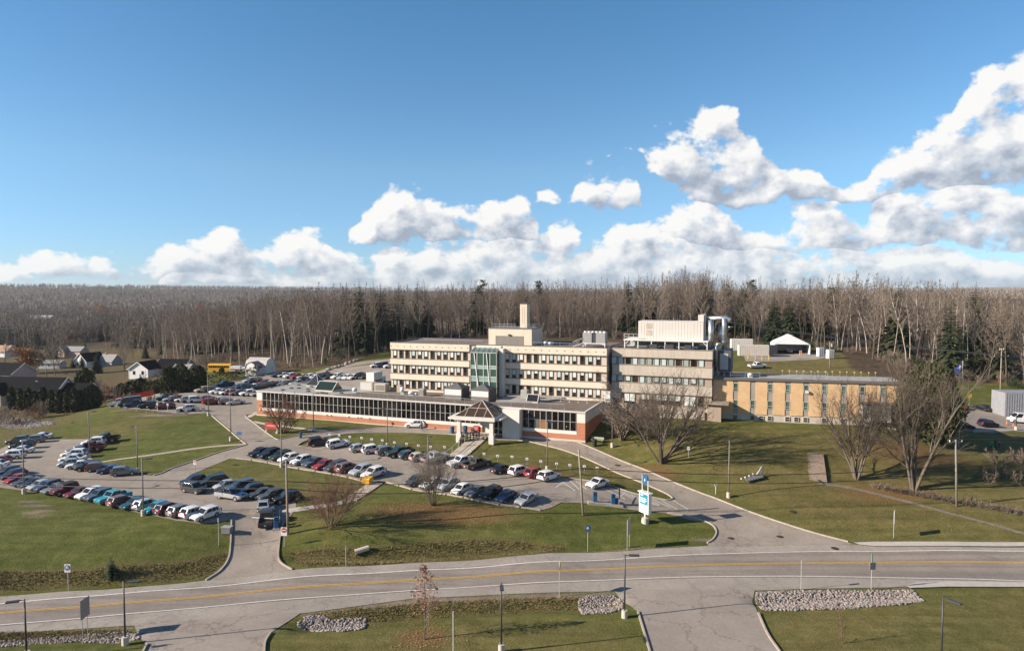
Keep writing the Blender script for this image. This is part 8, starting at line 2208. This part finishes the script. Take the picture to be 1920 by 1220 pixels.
mb = MB(); mb.add([(x,.0,z) for x,z in [prf[1],prf[2],prf[3],prf[4],prf[5]]]+[(W_/2*.78,0,wh*.86),(-W_/2*.78,0,wh*.86)]+[(x,.06,z) for x,z in [prf[1],prf[2],prf[3],prf[4],prf[5]]]+[(W_/2*.78,.06,wh*.86),(-W_/2*.78,.06,wh*.86)], [(0,1,6),(1,2,3,5,6),(3,4,5),(7,13,8),(8,13,12,10,9),(10,12,11)]); mb.obj('front_valance', tw_, r)
def container(px, py, L, W, Ht, rz, m, label, z=None):
    q = at_z(px, py, z) if z else G(px, py)[:2]; r = empty('storage_container', (q[0],q[1],h(*q)), R(rz), label, 'container')
    mb = MB(); mb.box(-L/2,L/2,-W/2,W/2,.05,Ht); k = int(L/.5)
    for i in range(k): x = -L/2+.25+i*(L-.5)/(k-1); mb.box(x-.09,x+.09,-W/2-.05,-W/2,.15,Ht-.15)
    mb.obj('body', m, r)
    mb = MB()
    for y in (-.6,-.2,.2,.6): mb.bar((L/2+.03,y,.2),(L/2+.03,y,Ht-.2),.05)
    mb.obj('door_bars', M['steel_matt'], r)
container(1412,668,8.5,2.6,3.2,-8,mat('cream_container',(.55,.49,.43),.6,.1),'cream storage container in front of the wood beside the tent garage',12); container(1390,655,6.5,2.6,3.6,-8,mat('pale_container',(.58,.53,.48),.6,.1),'taller pale container partly behind the cream one',13); container(1448,664,2.4,2.4,2.7,-8,M['dark_metal'],'dark container end between the cream container and the tent garage',12.2)
for k, (px, py) in enumerate(((1403,672),(1416.5,673),(1429,673),(1442,673),(1500,667),(1502.5,667))):
    q = at_z(px, py, 11.9); mb = MB(); mb.tube([(0,0,-.1),(0,0,1.35),(0,0,1.42)], [.14,.14,.07], 10); o = mb.obj('bollard', PAINT['yellow'] if k < 4 else mat('orange_paint',(.60,.25,.12),.6), loc=(q[0],q[1],h(*q))); tag(o, 'yellow bollard in the row before the cream container' if k < 4 else 'orange bollard at the mouth of the tent garage', 'bollard', 'yellow bollards' if k < 4 else 'orange bollards')
for k, (px, py) in enumerate(((1538,668),(1556,672))): container(px, py, 1.8, 1.2, 2.6, 10, M['white_paint'], ['white cabinet left of the thin pole at the wood edge','white cabinet beneath the thin pole at the wood edge'][k].replace('left of','a little away from'))
sheet('gravel_yard', [(1395,668),(1440,666),(1470,662),(1540,662),(1560,668),(1530,674),(1440,678),(1398,677)], M['shoulder'], .05)
sheet('car_park', [(1796,762),(1830,766),(1880,768),(1960,776),(1960,812),(1900,808),(1860,812),(1796,806)], M['lot'], .05)
container(1912,778,9,5,5.2,-6,mat('corrugated_shed',(.25,.25,.27),.5,.15,2),'corrugated grey shed behind the white van')
post_sign((1817,762),(1816.5,738),'yellow square notice on a post by the slope car park',1.0,.9,M['sign_yellow'],0)
def cone(px, py, lab):
    q = G(px, py); r = empty('traffic_cone', (q[0],q[1],q[2]+.05), 0, lab, 'traffic cone'); mb = MB(); mb.tube([(0,0,.04),(0,0,.75)], [.2,.05], 10); mb.obj('cone', mat('cone_orange',(.60,.12,.03),.6), r); mb = MB(); mb.box(-.25,.25,-.25,.25,0,.04); mb.obj('base', M['black'], r)
cone(1871,770,'orange traffic cone near the black saloon'); cone(1888,796,'orange traffic cone at the front of the white van'); cone(1900,800,'orange traffic cone under the side of the white van')
sheet('terrace_kerb_strip', [(1822,808),(1860,806),(1900,805),(1905,807),(1860,809),(1826,811)], M['concrete'], .08)

# ------------------------------------------------------------------ people
M['skin'] = mat('skin', (.45,.27,.19), .6, .05, 4)
CLOTH = {k: mat('cloth_'+k, c, .9, .2, 6) for k, c in dict(black=(.012,.012,.014), navy=(.02,.025,.05), grey=(.16,.16,.17), pink=(.45,.22,.25), beige=(.35,.28,.2), hair=(.03,.02,.014), green=(.03,.25,.12)).items()}
def person(x, y, rz, label, top='black', legs='black', arms=((.10,0),(-.05,0)), stride=.12, z=None, hat=None, hgt=1.74):
    me = bpy.data.meshes.new('body'); o = bpy.data.objects.new('body', me); COL.objects.link(o)
    V, E, Rd = [], [], []
    def v(p, r): V.append(p); Rd.append(r); return len(V)-1
    def chain(a, pts):
        for p, r in pts: b = v(p, r); E.append((a, b)); a = b
        return a
    pel = v((0,0,.98), .135); ch = chain(pel, [((0,.01,1.14),.13),((0,.0,1.32),.155),((0,.005,1.44),.12)]); nk = chain(ch, [((0,-.005,1.52),.058),((0,-.02,1.58),.075),((0,-.025,1.66),.098),((0,-.02,1.74),.07)])
    hands = []
    for i, s in enumerate((-1, 1)):
        f, _ = arms[i]
        st_ = stride*s
        chain(pel, [((s*.10,0,.90),.105),((s*.11,-st_*.5,.50),.072),((s*.11,-st_+.03,.10),.05),((s*.12,-st_-.14,.04),.042)])
        sh = chain(ch, [((s*.19,0,1.41),.072)])
        bend = .10 if f < .4 else .55
        el = chain(sh, [((s*.26,.02-f*.3,1.14),.052)]); wr_ = chain(el, [((s*.25,-f-.05,.90+bend*.35),.036)])
        hd = chain(wr_, [((s*.25,-f-.08,.83+bend*.40),.038)])
        for k in range(4): chain(hd, [((s*.25+(k-1.5)*.022*1.0,-f-.10-.01*(k % 2),.77+bend*.42),.010),((s*.25+(k-1.5)*.022,-f-.13,.73+bend*.43-.008*(k in (0,3))),.009)])
        chain(wr_, [((s*.25-s*.045,-f-.09,.84+bend*.4),.012),((s*.25-s*.055,-f-.11,.80+bend*.41),.010)])
    me.from_pydata(V, E, []); me.update()
    sk = o.modifiers.new('skin','SKIN'); sk.use_smooth_shade = True
    for i, sv in enumerate(me.skin_vertices[0].data): sv.radius = (Rd[i], Rd[i]*(.72 if 1 <= i <= 3 else 1)); sv.use_root = (i == 0)
    o.modifiers.new('sub','SUBSURF').levels = 1
    dg_ = bpy.context.evaluated_depsgraph_get(); m2_ = bpy.data.meshes.new_from_object(o.evaluated_get(dg_)); bpy.data.objects.remove(o)
    m2_.materials.clear()
    for m_ in (M['skin'], CLOTH[top], CLOTH[legs]): m2_.materials.append(m_)
    for p in m2_.polygons:
        c = p.center
        p.material_index = 2 if c.z < .99 and abs(c.x) < .22 and not (abs(c.x) > .2 and c.z > .7) else (1 if c.z < 1.5 and not (abs(c.x) > .19 and c.z < .90+.2*(abs(c.y) > .3)) else 0)
        p.use_smooth = True
    r = empty('person', (x, y, (h(x,y)+.05) if z is None else z), rz, label, 'person'); r.scale = (hgt/1.82*.88,)*3
    b = bpy.data.objects.new('body', m2_); b.parent = r; COL.objects.link(b)
    mb = MB(); mb.smooth = True; mb.tube([(0,.03,1.60),(0,.035,1.68),(0,.02,1.77),(0,.0,1.815),(0,-.01,1.825)], [.085,.112,.105,.06,.01], 12); mb.obj('hair', CLOTH[hat or 'hair'], r)
    mb = MB()
    for s in (-1,1): mb.tube([(s*.036,-.118,1.665),(s*.036,-.126,1.665)], .010, 6); 
    mb.box(-.012,.012,-.142,-.11,1.62,1.655); mb.box(-.028,.028,-.124,-.115,1.585,1.593); mb.obj('face_features', mat('face_detail',(.10,.05,.04),.6), r)
    return r
spots = [(869,823,'black','black','person in black at the head of the stone steps holding a camera out'),(876,820,'black','navy','person in black behind the first one at the step head'),(882,822,'black','black','person in a black coat in the middle of the waiting group'),(888,819,'navy','black','person in navy facing the canopy among the waiting group'),(893,822,'black','grey','person in a black jacket and grey trousers in the waiting group'),(898,819,'black','black','person in black nearest the canopy column with the group'),(886,816,'grey','black','person in a grey top at the back of the waiting group'),(873,815,'black','black','tall person in black behind the blue bin')]
for i, (px, py, t, l, lab) in enumerate(spots):
    q = at_z(px, py, 5.35); person(q[0], q[1], R(40*i+20), lab, t, l, ((.45,0) if i % 3 == 0 else (.1,0), (.45,0) if i % 2 else (-.05,0)), .05+.05*(i % 3), hgt=1.66+.04*(i % 4))
q = G(863,838); person(q[0], q[1], R(-35), 'person in black walking down the stone steps', 'black', 'black', ((.2,0),(-.1,0)), .24, z=q[2]+.15)
q = G(791,806); person(q[0], q[1], R(170), 'person in dark clothes standing at the tail of the white SUV', 'black', 'black')
q = G(1866,840); person(q[0], q[1], R(200), 'person in dark clothes under the cedar shade beside the green bag', 'black', 'navy')
q = G(1873,840); person(q[0], q[1], R(150), 'person in a pink top bending over the grass near the green bag', 'pink', 'black', ((.5,0),(.5,0)), .15)
q = G(1860,838); r = empty('garden_bag', q, 0, 'green garden bag standing on the grass by the two people', 'bag'); mb = MB(); mb.smooth = True; mb.tube([(0,0,0),(0,0,.35),(.02,0,.75),(.05,0,.85)], [.30,.36,.30,.14], 12); mb.obj('sack', CLOTH['green'], r); mb = MB(); mb.tube([(-.1,0,.8),(0,0,1.0),(.14,0,.82)], .02, 6); mb.obj('handle', CLOTH['green'], r)
# red boards by the entrance
for k, (px, py, tp_, lab, w) in enumerate([(948,812,796,'red notice board with white lines beside the entrance doors',1.1),(893,812,798,'red board behind the waiting group under the canopy',1.0)]):
    q = at_z(px, py, 5.3); hgt = at_y(px, tp_, q[1])[2]-5.3; r = empty('notice_board', (q[0],q[1],5.33), R(-10), lab, 'sign')
    mb = MB(); mb.box(-w/2,w/2,-.05,0,hgt-1.05,hgt); b = mb.obj('board', M['sign_red'], r); mb = MB()
    for i in range(3): mb.box(-w*.36,w*(.36-.1*i),-.058,-.051,hgt-.35-i*.2,hgt-.28-i*.2)
    mb.obj('text_lines', M['letter'], b)
    for x in (-w*.35,w*.35): mb = MB(); mb.bar((x,.04,0),(x,.04,hgt),.06); mb.obj('leg', M['post_steel'], r)
q = at_z(951,814,5.3); r = empty('hydrant', (q[0],q[1],5.33), 0, 'yellow standing sign base beside the red notice board', 'stand'); r.name = 'yellow_stand'; mb = MB(); mb.profx([(-.3,0),(.3,0),(.06,.95),(-.06,.95)], -.3, .3); mb.obj('body', PAINT['yellow'], r); mb = MB(); mb.box(-.12,.12,-.04,.04,.96,1.12); mb.obj('handle', M['dark_metal'], r)
# ------------------------------------------------------------------ thin November haze
zmin = float(GZ.min()); x0h, x1h, y0h, y1h = gx[0]-200, gx[-1]+200, gy[0]-200, gy[-1]+200
mb = MB(); mb.box(x0h, x1h, y0h, y1h, zmin-1.0, 78.0)
m = bpy.data.materials.new('haze'); m.use_nodes = True; nt = m.node_tree; nt.nodes.clear()
mo = N(nt, 'ShaderNodeOutputMaterial'); vp = N(nt, 'ShaderNodeVolumePrincipled')
vp.inputs['Color'].default_value = (.80, .86, .95, 1); vp.inputs['Density'].default_value = .00007; vp.inputs['Anisotropy'].default_value = .2
nt.links.new(vp.outputs[0], mo.inputs['Volume'])
m.cycles.homogeneous_volume = True
tag(mb.obj('haze', m), kind='stuff')
SC.cycles.volume_bounces = 0
